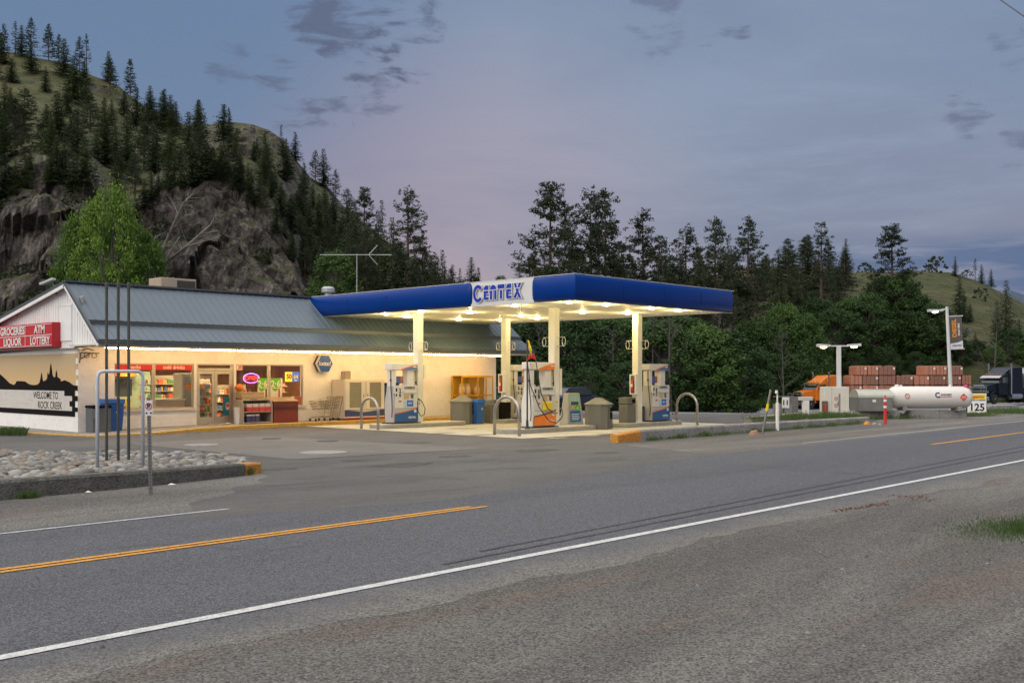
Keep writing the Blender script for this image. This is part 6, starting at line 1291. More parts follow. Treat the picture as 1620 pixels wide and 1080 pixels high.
def truck(loc, rz, label, m_body, rear_x):
    t = thing('semi_truck', loc, label, 'truck', None, rz)
    # hood (long nose)
    MB().prismY([(-2.9, .75), (-2.9, 1.70), (-2.75, 1.86), (-1.2, 2.10), (-1.2, .95), (-1.5, .95), (-1.65, 1.2), (-2.0, 1.32), (-2.35, 1.2), (-2.5, .95), (-2.6, .75)], -.85, .85).build('hood', m_body, t, bevel=.05)
    for s in (-1, 1):
        b = MB(); arc_ = [(-2.0 + .66 * math.cos(a), .62 + .66 * math.sin(a)) for a in [math.pi * k / 10 for k in range(11)]]; inn = [(-2.0 + .58 * math.cos(a), .62 + .58 * math.sin(a)) for a in [math.pi * (10 - k) / 10 for k in range(11)]]
        b.prismY(arc_ + inn, min(s * .86, s * 1.22), max(s * .86, s * 1.22)); b.build('fender', m_body, t, bevel=.02)
        MB().box(-2.98, -2.78, min(s * .7, s * 1.0), max(s * .7, s * 1.0), 1.08, 1.3).build('headlight', m_chr, t, bevel=.03)
    MB().box(-3.0, -2.905, -.62, .62, .85, 1.88).build('grille', m_chr, t, bevel=.03); b = MB()
    for k in range(6): b.box(-3.008, -3.001, -.54, .54, .95 + k * .14, 1.03 + k * .14)
    b.build('grille_slots', m_black, t); MB().box(-3.15, -2.95, -1.2, 1.2, .35, .72).build('bumper', m_chr, t, bevel=.05)
    b = MB()   # bull bar
    for z_ in (.6, .95, 1.3, 1.65): b.tube([(-3.3, -1.1, z_), (-3.36, 0, z_), (-3.3, 1.1, z_)], .045, 6)
    for y_ in (-1.1, -.5, .5, 1.1): b.tube([(-3.32, y_, .45), (-3.32, y_, 1.7)], .045, 6)
    b.build('guard_bars', m_galv, t)
    # cab
    MB().prismY([(-1.2, .9), (-1.2, 2.08), (-.85, 2.80), (-.3, 3.05), (.35, 3.05), (.35, .9)], -1.1, 1.1).build('cab', m_body, t, bevel=.06)
    MB().prismY([(.36, .95), (.36, 3.1), (.55, 3.52), (.9, 3.68), (2.35, 3.74), (2.45, 3.6), (2.45, .95)], -1.16, 1.16).build('sleeper', m_body, t, bevel=.08)
    MB().prismY([(-.82, 2.84), (-.3, 3.06), (.5, 3.5), (.85, 3.66), (.36, 3.1)], -1.0, 1.0).build('wind_fairing', m_body, t, bevel=.04)
    MB().add([(-1.225, -.98, 2.12), (-1.225, .98, 2.12), (-.885, .92, 2.76), (-.885, -.92, 2.76), (-1.19, -.98, 2.10), (-1.19, .98, 2.10), (-.85, .92, 2.75), (-.85, -.92, 2.75)], [(0, 3, 2, 1), (4, 5, 6, 7), (0, 1, 5, 4), (1, 2, 6, 5), (2, 3, 7, 6), (3, 0, 4, 7)]).build('windscreen', m_wsh, t)
    MB().prismY([(-1.32, 2.62), (-.86, 2.86), (-.8, 2.80), (-1.28, 2.55)], -1.1, 1.1).build('sun_visor', m_chr, t)
    for s in (-1, 1):
        y0_, y1_ = (min(s * 1.12, s * 1.105), max(s * 1.12, s * 1.105)); MB().prismY([(-.95, 2.12), (-.72, 2.62), (.12, 2.70), (.12, 2.12)], y0_, y1_).build('side_window', m_wsh, t)
        MB().tube([(.42, s * 1.28, 1.0), (.42, s * 1.28, 3.9), (.36, s * 1.28, 4.08)], .085, 10).build('exhaust_stack', m_chr, t)
        MB().box(-1.02, -.92, min(s * 1.35, s * 1.5), max(s * 1.35, s * 1.5), 2.15, 2.65).tube([(-.9, s * 1.1, 2.6), (-.97, s * 1.42, 2.62)], .02, 5).build('mirror', m_chr, t)
        MB().tube([(.5, s * 1.05, .75), (2.2, s * 1.05, .75)], .3, 14).build('fuel_tank', m_chr, t); wheel(t, -2.0, s * 1.02); wheel(t, 3.4, s * .95, w_=.5); wheel(t, 4.7, s * .95, w_=.5)
    for k in range(5): MB().box(-.62, -.54, -.8 + k * .4 - .06, -.8 + k * .4 + .06, 2.96, 3.05).build('marker_light', m_or, t)
    MB().box(-2.8, rear_x, -.45, .45, .55, .9).build('chassis', m_chas, t)
    return t
AX = R(-46.4)
za = 116
tr = truck((*P(1294, za)[:2], hill_down(1294, za).z + .12), AX + R(26), 'orange long nosed semi truck with chrome guard bars hauling terracotta lumber', m_tor, 5.6)
tr2 = truck((*P(1578, 106)[:2], hill_down(1578, 106).z + .25), AX + R(30), 'dark navy semi truck with pale windscreen visor facing left at the right edge', M('truck_navy', (.006, .012, .022), .35, var=.1, spec=.3), 5.6)
# tanker trailer of the dark truck
t = thing('tanker_trailer', tr2.location.copy(), 'polished grey tanker trailer with blue stripe behind the dark truck', 'trailer', None, AX + R(30))
b = MB(); b.lathe([(.9, 3.1), (1.12, 3.25), (1.2, 3.6), (1.2, 12.6), (1.0, 13.0), (.05, 13.1)], n=28); b.v = [(z_, x_, y_ + 2.5) for x_, y_, z_ in b.v]; b.build('tank_shell', M('tanker_grey', (.30, .30, .32), .3, metal=.6, var=.12), t, smooth=True)
MB().prismY([(4.2, 2.4), (4.9, 2.15), (9, 2.2), (9, 2.6), (4.9, 2.6)], -1.235, -1.2).build('blue_stripe', M('stripe_blue', (.03, .2, .5), .4), t)
MB().box(3.2, 13, -.9, .9, .9, 1.25).build('trailer_frame', m_chas, t)
for x in (10.2, 11.5):
    for s in (-.95, .95): wheel(t, x, s, w_=.5)
# flatbed trailers with lumber
base = tr.location; rzt = AX + R(3)
hz = hill_down(1430, 118).z
t = thing('flatbed_trailer', (*P(1338, 117)[:2], hz), 'long dark flatbed trailer carrying the stacks of terracotta wrapped lumber', 'trailer', None, rzt)
MB().box(0, 14.4, -1.25, 1.25, 1.15, 1.42).build('deck', m_chas, t)
for x in (1.2, 2.5, 6.2, 7.5, 11.5, 12.8):
    for s in (-.95, .95): wheel(t, x, s, w_=.45)
MB().box(.2, 14, -.4, .4, .7, 1.1).build('frame_beam', m_chas, t)
m_lb = [M('lumber_wrap_light', (.44, .185, .115), .65, var=.18, scale=1.2), M('lumber_wrap_mid', (.34, .145, .095), .65, var=.2, scale=1.2), M('lumber_ends', (.26, .12, .085), .7, var=.35, scale=5)]
PXM = 118 / 1640.
def bundle(pxa, pxb, lv, kind, label):
    x0 = (pxa - 1338) * PXM; x1 = (pxb - 1338) * PXM; z0_ = 1.43 + lv * 1.07
    c = Vector(((x0 + x1) / 2, 0, z0_)); rot = Matrix.Rotation(rzt, 3, 'Z'); p = Vector(t_l.location) + rot @ c
    u_ = thing('lumber_bundle', p, label, 'lumber bundle', 'terracotta lumber bundles on the flatbed', rzt + random.uniform(-.012, .012)); hw = (x1 - x0) / 2 - .03
    MB().box(-hw, hw, -1.2, 1.2, 0, .98).build('wrap', m_lb[kind], u_, bevel=.03); MB().box(-hw * .8, -hw * .8 + .09, -1.1, 1.1, .981, 1.068).build('spacer', M('spacer_wood', (.3, .2, .12), .8), u_); MB().box(hw * .7, hw * .7 + .09, -1.1, 1.1, .981, 1.068).build('spacer', M('spacer_wood', (.3, .2, .12), .8), u_)
    for q in ((-.33, .33) if kind != 2 else (-.5, 0, .5)): MB().box(hw * q - .02, hw * q + .02, -1.206, 1.206, .0, .986).build('strap', m_chas, u_)
    if random.random() < .6: MB().box(hw - .28, hw - .08, -1.215, -1.2065, .62, .85).build('tag', m_pwh, u_)
t_l = t
rowsL = {2: [(1349, 1366, 0), (1366.5, 1384, 0), (1384.5, 1411, 2), (1458, 1475.5, 0), (1476, 1493, 0), (1493.5, 1519, 2)],
         1: [(1340, 1358, 0), (1358.5, 1384, 2), (1384.5, 1411, 2), (1412, 1439, 2), (1440, 1465, 0), (1465.5, 1491, 2), (1491.5, 1516, 2), (1517, 1532, 1)],
         0: [(1340, 1358, 1), (1358.5, 1384, 0), (1384.5, 1411, 1), (1412, 1439, 2), (1440, 1465, 0), (1465.5, 1491, 2), (1491.5, 1516, 1), (1517, 1532, 1)]}
ordn = ['first', 'second', 'third', 'fourth', 'fifth', 'sixth', 'seventh', 'eighth']
for lv, L in rowsL.items():
    for i, (a, c, k) in enumerate(L): bundle(a, c, lv, k, '%s terracotta lumber bundle from the left in the %s layer on the flatbed' % (ordn[i], ['bottom', 'middle', 'top'][lv]))
# dark parked cars behind the forecourt
def car(px_, z, rz, label, mt):
    t = thing('parked_car', (*P(px_, z)[:2], .0 if z < 56 else hill_down(px_, z).z), label, 'car', 'cars parked behind the pumps', rz)
    MB().prismY([(-2.2, .35), (-2.25, .65), (-2.0, .85), (-1.1, .95), (1.9, .98), (2.2, .85), (2.22, .35)], -.88, .88).build('body', mt, t, bevel=.06); MB().prismY([(-1.1, .955), (-.5, 1.42), (1.1, 1.45), (1.75, .985)], -.78, .78).build('cabin', mt, t, bevel=.05)
    MB().prismY([(-.92, 1.0), (-.45, 1.36), (1.05, 1.39), (1.5, 1.02)], -.79, -.782).build('side_window', m_wsh, t)
    for x in (-1.4, 1.35):
        for s in (-.8, .8): wheel(t, x, s, .33, .2)
car(892, 57.0, R(2), 'dark car parked behind the poster stand and pointed bin', M('car_navy', (.012, .016, .035), .25, spec=.6)); car(788, 62, AX, 'dark green car glimpsed between cage and back column', M('car_green', (.01, .05, .035), .3))
# ================================================================== VEGETATION
m_bark = M('pine_bark', (.085, .06, .045), .9, var=.3, scale=2); m_bark2 = M('grey_bark', (.12, .11, .10), .9, var=.3, scale=2); m_dead = M('dead_wood', (.17, .15, .135), .9, var=.25, scale=2)
f_pon = foliage('needles_ponderosa', (.016, .027, .014), (.045, .065, .028)); f_fir = foliage('needles_fir', (.016, .032, .016), (.065, .09, .036)); f_fir2 = foliage('needles_bright', (.03, .055, .02), (.07, .10, .035))
f_dec = foliage('leaves_dark', (.018, .044, .014), (.065, .12, .035), .3); f_dec2 = foliage('leaves_mid', (.03, .07, .018), (.09, .16, .04), .3); f_pop = foliage('leaves_bright', (.035, .09, .014), (.19, .30, .05), .3); f_bush = foliage('bush_leaves', (.03, .055, .02), (.07, .095, .035))
def meshify(mb_objs): return mb_objs
def conifer_mesh(seed, kind):
    """unit tree 1 m tall scaled by the object; returns (trunk mesh, crown mesh)"""
    rg = np.random.default_rng(seed); C = []; Nn = []; Sz = []; tb = MB(); Ht = 18.0
    if kind == 'fir':
        lean = rg.uniform(-.02, .02, 2); Rm = Ht * rg.uniform(.21, .27); low = rg.uniform(.06, .16)
        tb.tube([(0, 0, 0), (lean[0] * 9, lean[1] * 9, Ht * .5), (lean[0] * 18, lean[1] * 18, Ht)], [.26, .16, .02], 7)
        nl = 48
        for i in range(nl):
            t = low + (1 - low) * (i / nl) ** .93; h = Ht * t; L = Rm * ((1 - t) / (1 - low)) ** .78 * rg.uniform(.62, 1.15) + .18
            for k in range(int(6 + 3 * (1 - t))):
                if rg.random() < .12: continue
                a = rg.uniform(0, 2 * math.pi); l = L * rg.uniform(.65, 1.12); n = max(3, int(l / .24)); dr = rg.uniform(.05, .35)
                for j in range(n):
                    s = (j + .7) / n; r = l * s; z = h - dr * r * s + .12 * r; sw = (1 - s * .6) * .42
                    for q in range(2):
                        C.append((math.cos(a) * r + rg.normal(0, .12 + sw * .4), math.sin(a) * r + rg.normal(0, .12 + sw * .4), z + rg.normal(0, .10))); Nn.append((rg.normal(0, .6), rg.normal(0, .6), 1)); Sz.append(.30 * (1 - .4 * t))
    else:   # ponderosa: open, clumped
        sp = {'pon': (.22, .215), 'pon2': (.12, .25), 'thin': (.35, .13)}[kind]
        low, Rm = sp[0], Ht * sp[1]; tb.tube([(0, 0, 0), (.1, .05, Ht * .5), (.05, 0, Ht * .97)], [.27, .17, .03], 7)
        nb = {'pon': 118, 'pon2': 165, 'thin': 50}[kind]
        for i in range(nb):
            t = low + (1 - low) * rg.random() ** .9; h = Ht * t; k_ = (1 - t) / (1 - low); L = Rm * (k_ ** .72) * rg.uniform(.5, 1.12) + .3; a = rg.uniform(0, 2 * math.pi); rise = rg.uniform(.02, .45) * (1.2 - k_)
            tip = Vector((math.cos(a) * L, math.sin(a) * L, h + rise * L)); mid = Vector((math.cos(a) * L * .5, math.sin(a) * L * .5, h + rise * L * .2 - .05)); tb.tube([(0.05, 0, h), mid, tip], [.05 * (.4 + k_), .03, .012], 4, False)
            ns = int(2 + L * 2.0)
            for j in range(ns):
                s = rg.uniform(.38, 1.05); c = Vector((0, 0, h)).lerp(tip, s) + Vector((rg.normal(0, .22), rg.normal(0, .22), rg.normal(.08, .14))); cr = rg.uniform(.20, .38)
                for q in range(15):
                    d = rg.normal(size=3); d /= np.linalg.norm(d); rr = cr * rg.uniform(.3, 1); C.append((c.x + d[0] * rr, c.y + d[1] * rr, c.z + d[2] * rr * .75)); Nn.append(tuple(np.cross(d, rg.normal(size=3)) + 1e-4)); Sz.append(.14)
    return tb, C, Nn, Sz, Ht
PROT = {}
def proto(key, seed, kind, fol, asp):
    tb, C, Nn, Sz, Ht = conifer_mesh(seed, kind)
    a = tb.build('trunk', m_bark); b = quads('crown', C, Nn, np.array(Sz), asp, fol, None, seed)
    PROT[key] = (a.data, b.data, Ht); bpy.data.objects.remove(a); bpy.data.objects.remove(b)
for i in range(5): proto('fir%d' % i, 10 + i, 'fir', f_fir, .42)
for i in range(2): proto('firb%d' % i, 30 + i, 'fir', f_fir2, .42)
for i in range(4): proto('pon%d' % i, 50 + i, 'pon', f_pon, .30)
for i in range(2): proto('full%d' % i, 60 + i, 'pon2', f_pon, .30)
for i in range(2): proto('thin%d' % i, 70 + i, 'thin', f_pon, .30)
def decid(key, seed, fol, bark, Ht, Wd, n=9000, ncl=90, low=.12, leaf=.16, gap=.0, spread=1.0):
    rg = np.random.default_rng(seed); tb = MB(); tb.tube([(0, 0, 0), (.1, 0, Ht * .3), (.0, .1, Ht * .7)], [Ht * .022, Ht * .016, .03], 7); cl = []
    for i in range(ncl):
        t = low + (1 - low) * rg.random() ** .85; prof = math.sin(math.pi * min(1, (t * .86 + .12))) ** .6 * (1.0 if t < .6 else 1.0); a = rg.uniform(0, 6.283); r = Wd / 2 * prof * rg.uniform(.45, 1.0) ** .6
        c = Vector((math.cos(a) * r, math.sin(a) * r, Ht * t * .95)); cl.append((c, rg.uniform(.35, 1.0) * Ht * .085))
        if i % 3 == 0: tb.tube([(0, 0, Ht * max(.08, t * .45)), c * .55 + Vector((0, 0, Ht * t * .25)), c], [.07, .04, .012], 4, False)
    per = n // ncl; C = []; Nn = []
    for c, r in cl:
        d = rg.normal(size=(per, 3)); d /= np.linalg.norm(d, axis=1, keepdims=True); rr = r * rg.uniform(.3, 1.0, (per, 1)) ** .8 * (1 + .5 * (rg.random((per, 1)) < .25)); p = np.array(c) + d * rr * np.array([1.1, 1.1, .9]); C.append(p); Nn.append(d * .6 + rg.normal(size=(per, 3)) * .6 + [0, 0, .5])
    C = np.concatenate(C); Nn = np.concatenate(Nn); a = tb.build('trunk', bark); b = quads('crown', C, Nn, leaf, .62, fol, None, seed); PROT[key] = (a.data, b.data, Ht); bpy.data.objects.remove(a); bpy.data.objects.remove(b)
for i in range(3): decid('dec%d' % i, 100 + i, f_dec, m_bark2, 10, 8.5, 17000, 230, .02, .135)
for i in range(2): decid('decb%d' % i, 110 + i, f_dec2, m_bark2, 10, 7.5, 16000, 200, .02, .135)
decid('poplar', 120, f_pop, m_bark2, 10, 7.4, 27000, 130, .14, .092)
for i in range(2): decid('bush%d' % i, 130 + i, f_bush, m_bark2, 3, 3.4, 1600, 30, .02, .12)
def plant(key, loc, h, label, cat='tree', group=None, name='pine_tree', wide=1.0, rz=None):
    a, b, Ht = PROT[key]; t = thing(name, loc, label, cat, group, random.uniform(0, 6.28) if rz is None else rz); s = h / Ht
    for nm, me in (('trunk', a), ('crown', b)):
        o = bpy.data.objects.new(nm, me); COL.objects.link(o); o.parent = t; o.scale = (s * wide, s * wide, s)
    return t
# silhouetted pines behind the canopy: (px, top py, depth, base guess, kind, wide)
ROW = [(872, 294, 112, 'full0', 1.0, 'tallest broad dark pine in the row rising behind the canopy'), (934, 303, 118, 'pon1', .95, 'slim pine left of its darker twin behind the canopy logo side'), (958, 305, 114, 'full1', .85, 'dark spired pine right of the slim one, behind the canopy'),
       (1016, 338, 118, 'pon2', .95, 'leafy open pine standing alone above the canopy middle'), (1043, 378, 114, 'pon3', .85, 'short pine just right of the lone pine above the canopy'), (1086, 361, 120, 'pon0', .95, 'thin crowned pine above the right half of the canopy'),
       (1131, 350, 116, 'full1', .8, 'dense pine above the right corner of the canopy'), (1184, 347, 132, 'pon2', .95, 'tall pine just right of the canopy end'), (1300, 353, 150, 'thin0', 1.0, 'tall sparse pine against the sky left of the bare hill'),
       (1410, 358, 140, 'full0', 1.15, 'big solitary pine rising out of the green trees before the bare hill'), (1160, 400, 132, 'pon1', .9, 'lower dark pine between the dense pine and the tall one by the canopy end'), (1108, 395, 126, 'pon3', .8, 'lower pine half hidden between two taller ones above the canopy'),
       (900, 330, 122, 'pon0', .8, 'lower pine touching the right side of the tallest one'), (980, 380, 118, 'fir2', .9, 'small dark fir between twin pines and lone pine'), (1060, 430, 120, 'fir1', 1, 'low dark fir just above the canopy roof'), (845, 400, 116, 'pon3', .8, 'low pine at the left foot of the tallest pine')]
for px_, py_, z, key, wd_, lb in ROW:
    b = hill_down(px_, z); top = EYE + (595 - py_) * z / 1640; plant(key, b - Vector((0, 0, .3)), top - b.z + .3, lb, 'pine tree', 'row of pines behind the station', wide=wd_ * 1.15)
MID = [(560, 318, 150, 'fir0', 1.2, 'broad fir at the foot of the ridge, leftmost of the mid group'), (577, 299, 140, 'full0', .95, 'tall full pine left of centre behind the antenna'), (597, 330, 146, 'fir3', .8, 'narrow fir beside the tall pine behind the antenna'), (604, 315, 152, 'fir1', .6, 'slender spire fir right of the tall pine'), (620, 343, 140, 'fir2', .8, 'dark small fir left of the big clumpy pine'),
       (646, 299, 128, 'pon1', 1.15, 'big clumpy pine above the left end of the canopy'), (668, 372, 132, 'pon2', .9, 'lower pine on the right flank of the big clumpy pine'), (688, 400, 150, 'thin1', 1, 'sparse grey pine right of the big clumpy pine'), (700, 396, 170, 'thin0', .8, 'thin bare looking pine above the blue canopy'), (716, 418, 140, 'fir4', .9, 'dark rounded fir above the blue canopy'), (728, 424, 145, 'fir2', .8, 'small fir right of the rounded fir'), (757, 422, 150, 'firb0', .8, 'small lone fir just left of the logo panel'), (744, 436, 150, 'bush1', 1, 'tiny shrub between two firs above the canopy'),
       (545, 360, 135, 'firb1', 1, 'bright green fir below the ridge near the antenna'), (610, 372, 120, 'firb0', 1.3, 'wide green fir right above the antenna'), (580, 362, 118, 'full1', 1.1, 'wide dark pine behind the antenna mast'), (632, 380, 112, 'fir0', 1.2, 'wide dark fir behind the left canopy end'), (530, 396, 116, 'decb0', 1, 'light green leafy tree above the round roof vent'), (505, 400, 118, 'fir4', 1.1, 'dark fir on the right foot of the cliff'), (793, 434, 155, 'decb1', .6, 'small leafy tree top peeping over the logo panel'), (655, 405, 114, 'fir3', 1.2, 'low dark fir nearest the canopy end'), (685, 425, 118, 'full1', 1, 'low dark pine above the blue fascia')]
for px_, py_, z, key, wd_, lb in MID:
    b = hill_down(px_, z); top = EYE + (595 - py_) * z / 1640; plant(key, b - Vector((0, 0, .3)), top - b.z + .3, lb, 'tree', 'trees left of centre behind the shop', wide=wd_, name='leafy_tree' if key.startswith(('dec', 'bush')) else 'pine_tree')
# dark leafy belt behind pumps and trucks
BELT = [(838, 505, 88), (868, 495, 92), (905, 500, 86), (940, 492, 92), (975, 500, 88), (1012, 496, 90), (1045, 505, 86), (1080, 497, 92), (1112, 512, 88, 'b'), (1150, 520, 90), (1185, 505, 124, 'b'), (1212, 505, 126), (1240, 478, 128, 'b'), (1272, 492, 126, 'b'), (1292, 470, 130), (1322, 488, 127), (1345, 470, 131, 'b'),
        (1372, 462, 129), (1398, 436, 133), (1425, 432, 131, 'b'), (1447, 462, 130), (1475, 480, 128), (1492, 505, 129, 'b'), (1518, 535, 127), (1545, 545, 129), (1572, 548, 127, 'b'), (1602, 520, 130), (1630, 530, 128, 'b'), (1220, 560, 122), (1260, 556, 123), (1310, 560, 124, 'b'), (1350, 556, 124), (1400, 548, 124), (1450, 555, 125), (1500, 570, 123), (1130, 575, 121, 'b'), (1170, 585, 121), (1090, 560, 100), (870, 575, 80), (930, 580, 78), (990, 570, 80), (1050, 580, 84)]
side_w = ['low', 'middle', 'tall']
for i, q in enumerate(BELT):
    px_, py_, z = q[:3]; br = len(q) > 3; z = z + 8 if px_ > 1280 else z; b = hill_down(px_, z) if z > 57 else P(px_, z); top = EYE + (595 - py_) * z / 1640; h = max(top - b.z + .4, 3)
    t = plant(('decb%d' % (i % 2)) if br else 'dec%d' % (i % 3), b - Vector((0, 0, .4)), h, 'x', 'tree', 'leafy trees behind the station', name='leafy_tree', wide=min(1.25, max(.75, 9.5 / h)))
    near = 'behind the pumps under the canopy' if px_ < 1060 else 'right of the canopy end' if px_ < 1200 else 'behind the orange truck' if px_ < 1345 else 'behind the lumber stacks' if px_ < 1510 else 'behind the dark tanker truck'
    t['label'] = ('mid green ' if br else 'dark green ') + 'leafy tree in the dense belt ' + near
    t['group'] = ('lighter' if br else 'darker') + ' leafy trees ' + near
# trees on the left hillside
SIL = [(6, 38, .99, 'pon0'), (24, 62, .99, 'thin0'), (49, 66, 1, 'pon2'), (34, 78, .99, 'fir1'), (77, 76, 1, 'full1'), (93, 85, 1, 'pon3'), (126, 82, 1, 'pon1'), (137, 80, 1, 'thin1'), (172, 105, 1, 'fir2'), (206, 107, .99, 'full0'), (237, 135, .93, 'fir0'), (258, 142, .9, 'fir3'), (270, 150, .91, 'fir4'), (278, 160, .92, 'fir1'), (445, 199, 1, 'thin0'), (467, 224, .99, 'fir1'), (499, 265, .99, 'pon0'), (512, 254, 1, 'fir2'), (531, 284, .99, 'pon2'), (355, 186, 1, 'thin1'), (362, 190, 1, 'pon3'), (315, 197, .93, 'fir0')]
for i, (px_, py_, tt, key) in enumerate(SIL):
    z = interp(RDIST, px_) * (.80 + .2 * (tt - .8) / .2); b = hill_down(px_, z * (1 if tt < 1 else .995)); top = EYE + (595 - py_) * z / 1640; h = max((48 + 4 * (i * 7 % 5)) * z / 1640 * (.55 if 340 < px_ < 450 else 1), min(24, top - b.z + .5))
    where = ['at the far left end of the ridge', 'on the upper left ridge', 'on the ridge above the dark forest', 'on the rocky knob', 'on the steep right shoulder'][0 if px_ < 40 else 1 if px_ < 150 else 2 if px_ < 340 else 3 if px_ < 450 else 4]
    t = plant(key, b - Vector((0, 0, .5)), h, wide=1.35 if key.startswith('fir') else 1.0, label='dark conifer outlined against the sky ' + where, cat='conifer', group='conifers outlined ' + where)
rg = random.Random(21); placed = []; n_h = 0
def dens(px_, py_):
    if px_ < -40: return .8
    rid = interp(RIDGE, px_)
    d = .9
    if px_ < 60 and 128 < py_ < 185: d = .25
    if 330 < px_ < 460 and py_ < 300 and py_ - rid < 75: d = .22
    if 300 < px_ < 340 and py_ < 300: d = .8
    if py_ - rid < 18 and px_ > 330: d *= .3
    if 420 < px_ < 500 and 265 < py_ < 310: d = .35
    return d
def scatter(n, pa, pb, ya, yb_, hmin, hmax, keys, grp, wd_=1.0, lab='dark conifer', f=None, mind=12):
    k = 0; tries = 0
    while k < n and tries < n * 30:
        tries += 1; px_ = rg.uniform(pa, pb); y0_, y1_ = ya(px_), yb_(px_)
        if y1_ <= y0_: continue
        py_ = rg.uniform(y0_, y1_); b = hill_ray(px_, py_)
        if b is None: continue
        z = b.x * FX + b.y * FY
        if rg.random() > dens(px_, py_) or (f and not f(px_, py_)): continue
        if any(abs(px_ - a) < mind and abs(py_ - c) < mind * .9 for a, c in placed): continue
        placed.append((px_, py_)); plant(rg.choice(keys), b - Vector((0, 0, .4)), rg.uniform(hmin, hmax) * z / 1640, lab + ' ' + grp, 'conifer', lab + 's ' + grp, wide=wd_ * rg.uniform(.85, 1.2)); k += 1
FK = ['fir0', 'fir1', 'fir2', 'fir3', 'fir4', 'fir0', 'fir2', 'firb0', 'full0', 'pon1']
RY_ = lambda d: (lambda p: interp(RIDGE, p) + d)
CT_ = lambda d: (lambda p: interp(CTOP, p) + d)
scatter(74, -60, 345, RY_(14), CT_(8), 38, 84, FK, 'in the forest on the left slope', 1.5, mind=14)
scatter(16, -40, 345, CT_(-6), CT_(6), 34, 66, ['firb0', 'firb1', 'full1'], 'just above the cliff edge', 1.1, 'greener conifer', mind=7)
scatter(78, 345, 560, RY_(12), lambda p: min(interp(CTOP, p) + 8, 440), 30, 72, FK, 'on the slope right of the cliffs', 1.45, mind=9)
scatter(26, 470, 760, lambda p: max(interp(RIDGE, p) + 12, 395), lambda p: 470, 40, 75, FK, 'on the low ground right of the cliff', 1.4, mind=9)
scatter(44, 1185, 1338, RY_(4), RY_(85), 36, 74, ['fir0', 'fir3', 'fir4', 'full1', 'pon2'], 'on the wooded knoll left of the bare hill', 1.6, mind=7)
scatter(40, 820, 1200, RY_(6), lambda p: 520, 50, 85, FK, 'behind the row of pines', 1.2, mind=8)
# trees on the bare hill
for px_, py_, h, key, lb in ((1338, 404, 12, 'fir3', 'dark conical fir alone on the crest left of the solitary pine'), (1368, 425, 5, 'bush0', 'round bush on the crest beside the solitary pine'), (1483, 427, 7, 'bush0', 'round dark tree just below the crest of the bare hill'), (1511, 432, 8, 'fir2', 'small dark fir on the right part of the bare hill crest'), (1518, 465, 9, 'fir1', 'dark fir in the middle of the bare hillside'), (1468, 418, 4, 'bush1', 'tiny shrub on top of the bare hill'), (1543, 424, 9, 'thin0', 'bare topped pine on the right shoulder of the hill'), (1553, 428, 8, 'fir0', 'dark clumpy pine on the right shoulder of the hill'), (1568, 436, 8, 'fir4', 'small fir right of the clumpy pine on the shoulder'), (1530, 434, 4, 'bush0', 'small bush left of the bare topped pine'), (1552, 455, 4, 'bush1', 'lone bush below the shoulder pines'), (1535, 490, 4, 'fir4', 'small dark fir low on the bare hillside above the lamp'), (1525, 478, 6, 'fir2', 'spreading fir below the middle of the hillside')):
    z = interp(RDIST, px_) * .97; top = EYE + (595 - py_) * z / 1640
    if py_ > 440:
        hp = hill_ray(px_, py_ + h * 1640 / 330.); b = hp if hp is not None else hill_down(px_, z)
    else: b = hill_down(px_, z)
    plant(key, b - Vector((0, 0, .4)), (h if py_ > 440 else max(h, min(top - b.z, h * 1.6))), lb, 'tree', None, 'shrub' if 'bush' in key else 'pine_tree')
for px_, py_, key, w_, lb in ((1592, 438, 'fir0', 1.0, 'tall fir with a broken top at the right edge of the photo'), (1577, 470, 'firb1', .8, 'pale slender fir beside the tall fir at the right edge'), (1612, 500, 'fir2', 1.1, 'dark fir at the far right behind the tanker'), (1543, 520, 'fir4', 1.0, 'dark pointed fir right of the banner')):
    z = 150; b = hill_down(px_, z); plant(key, b - Vector((0, 0, .4)), EYE + (595 - py_) * z / 1640 - b.z, lb, 'conifer', None, wide=w_)
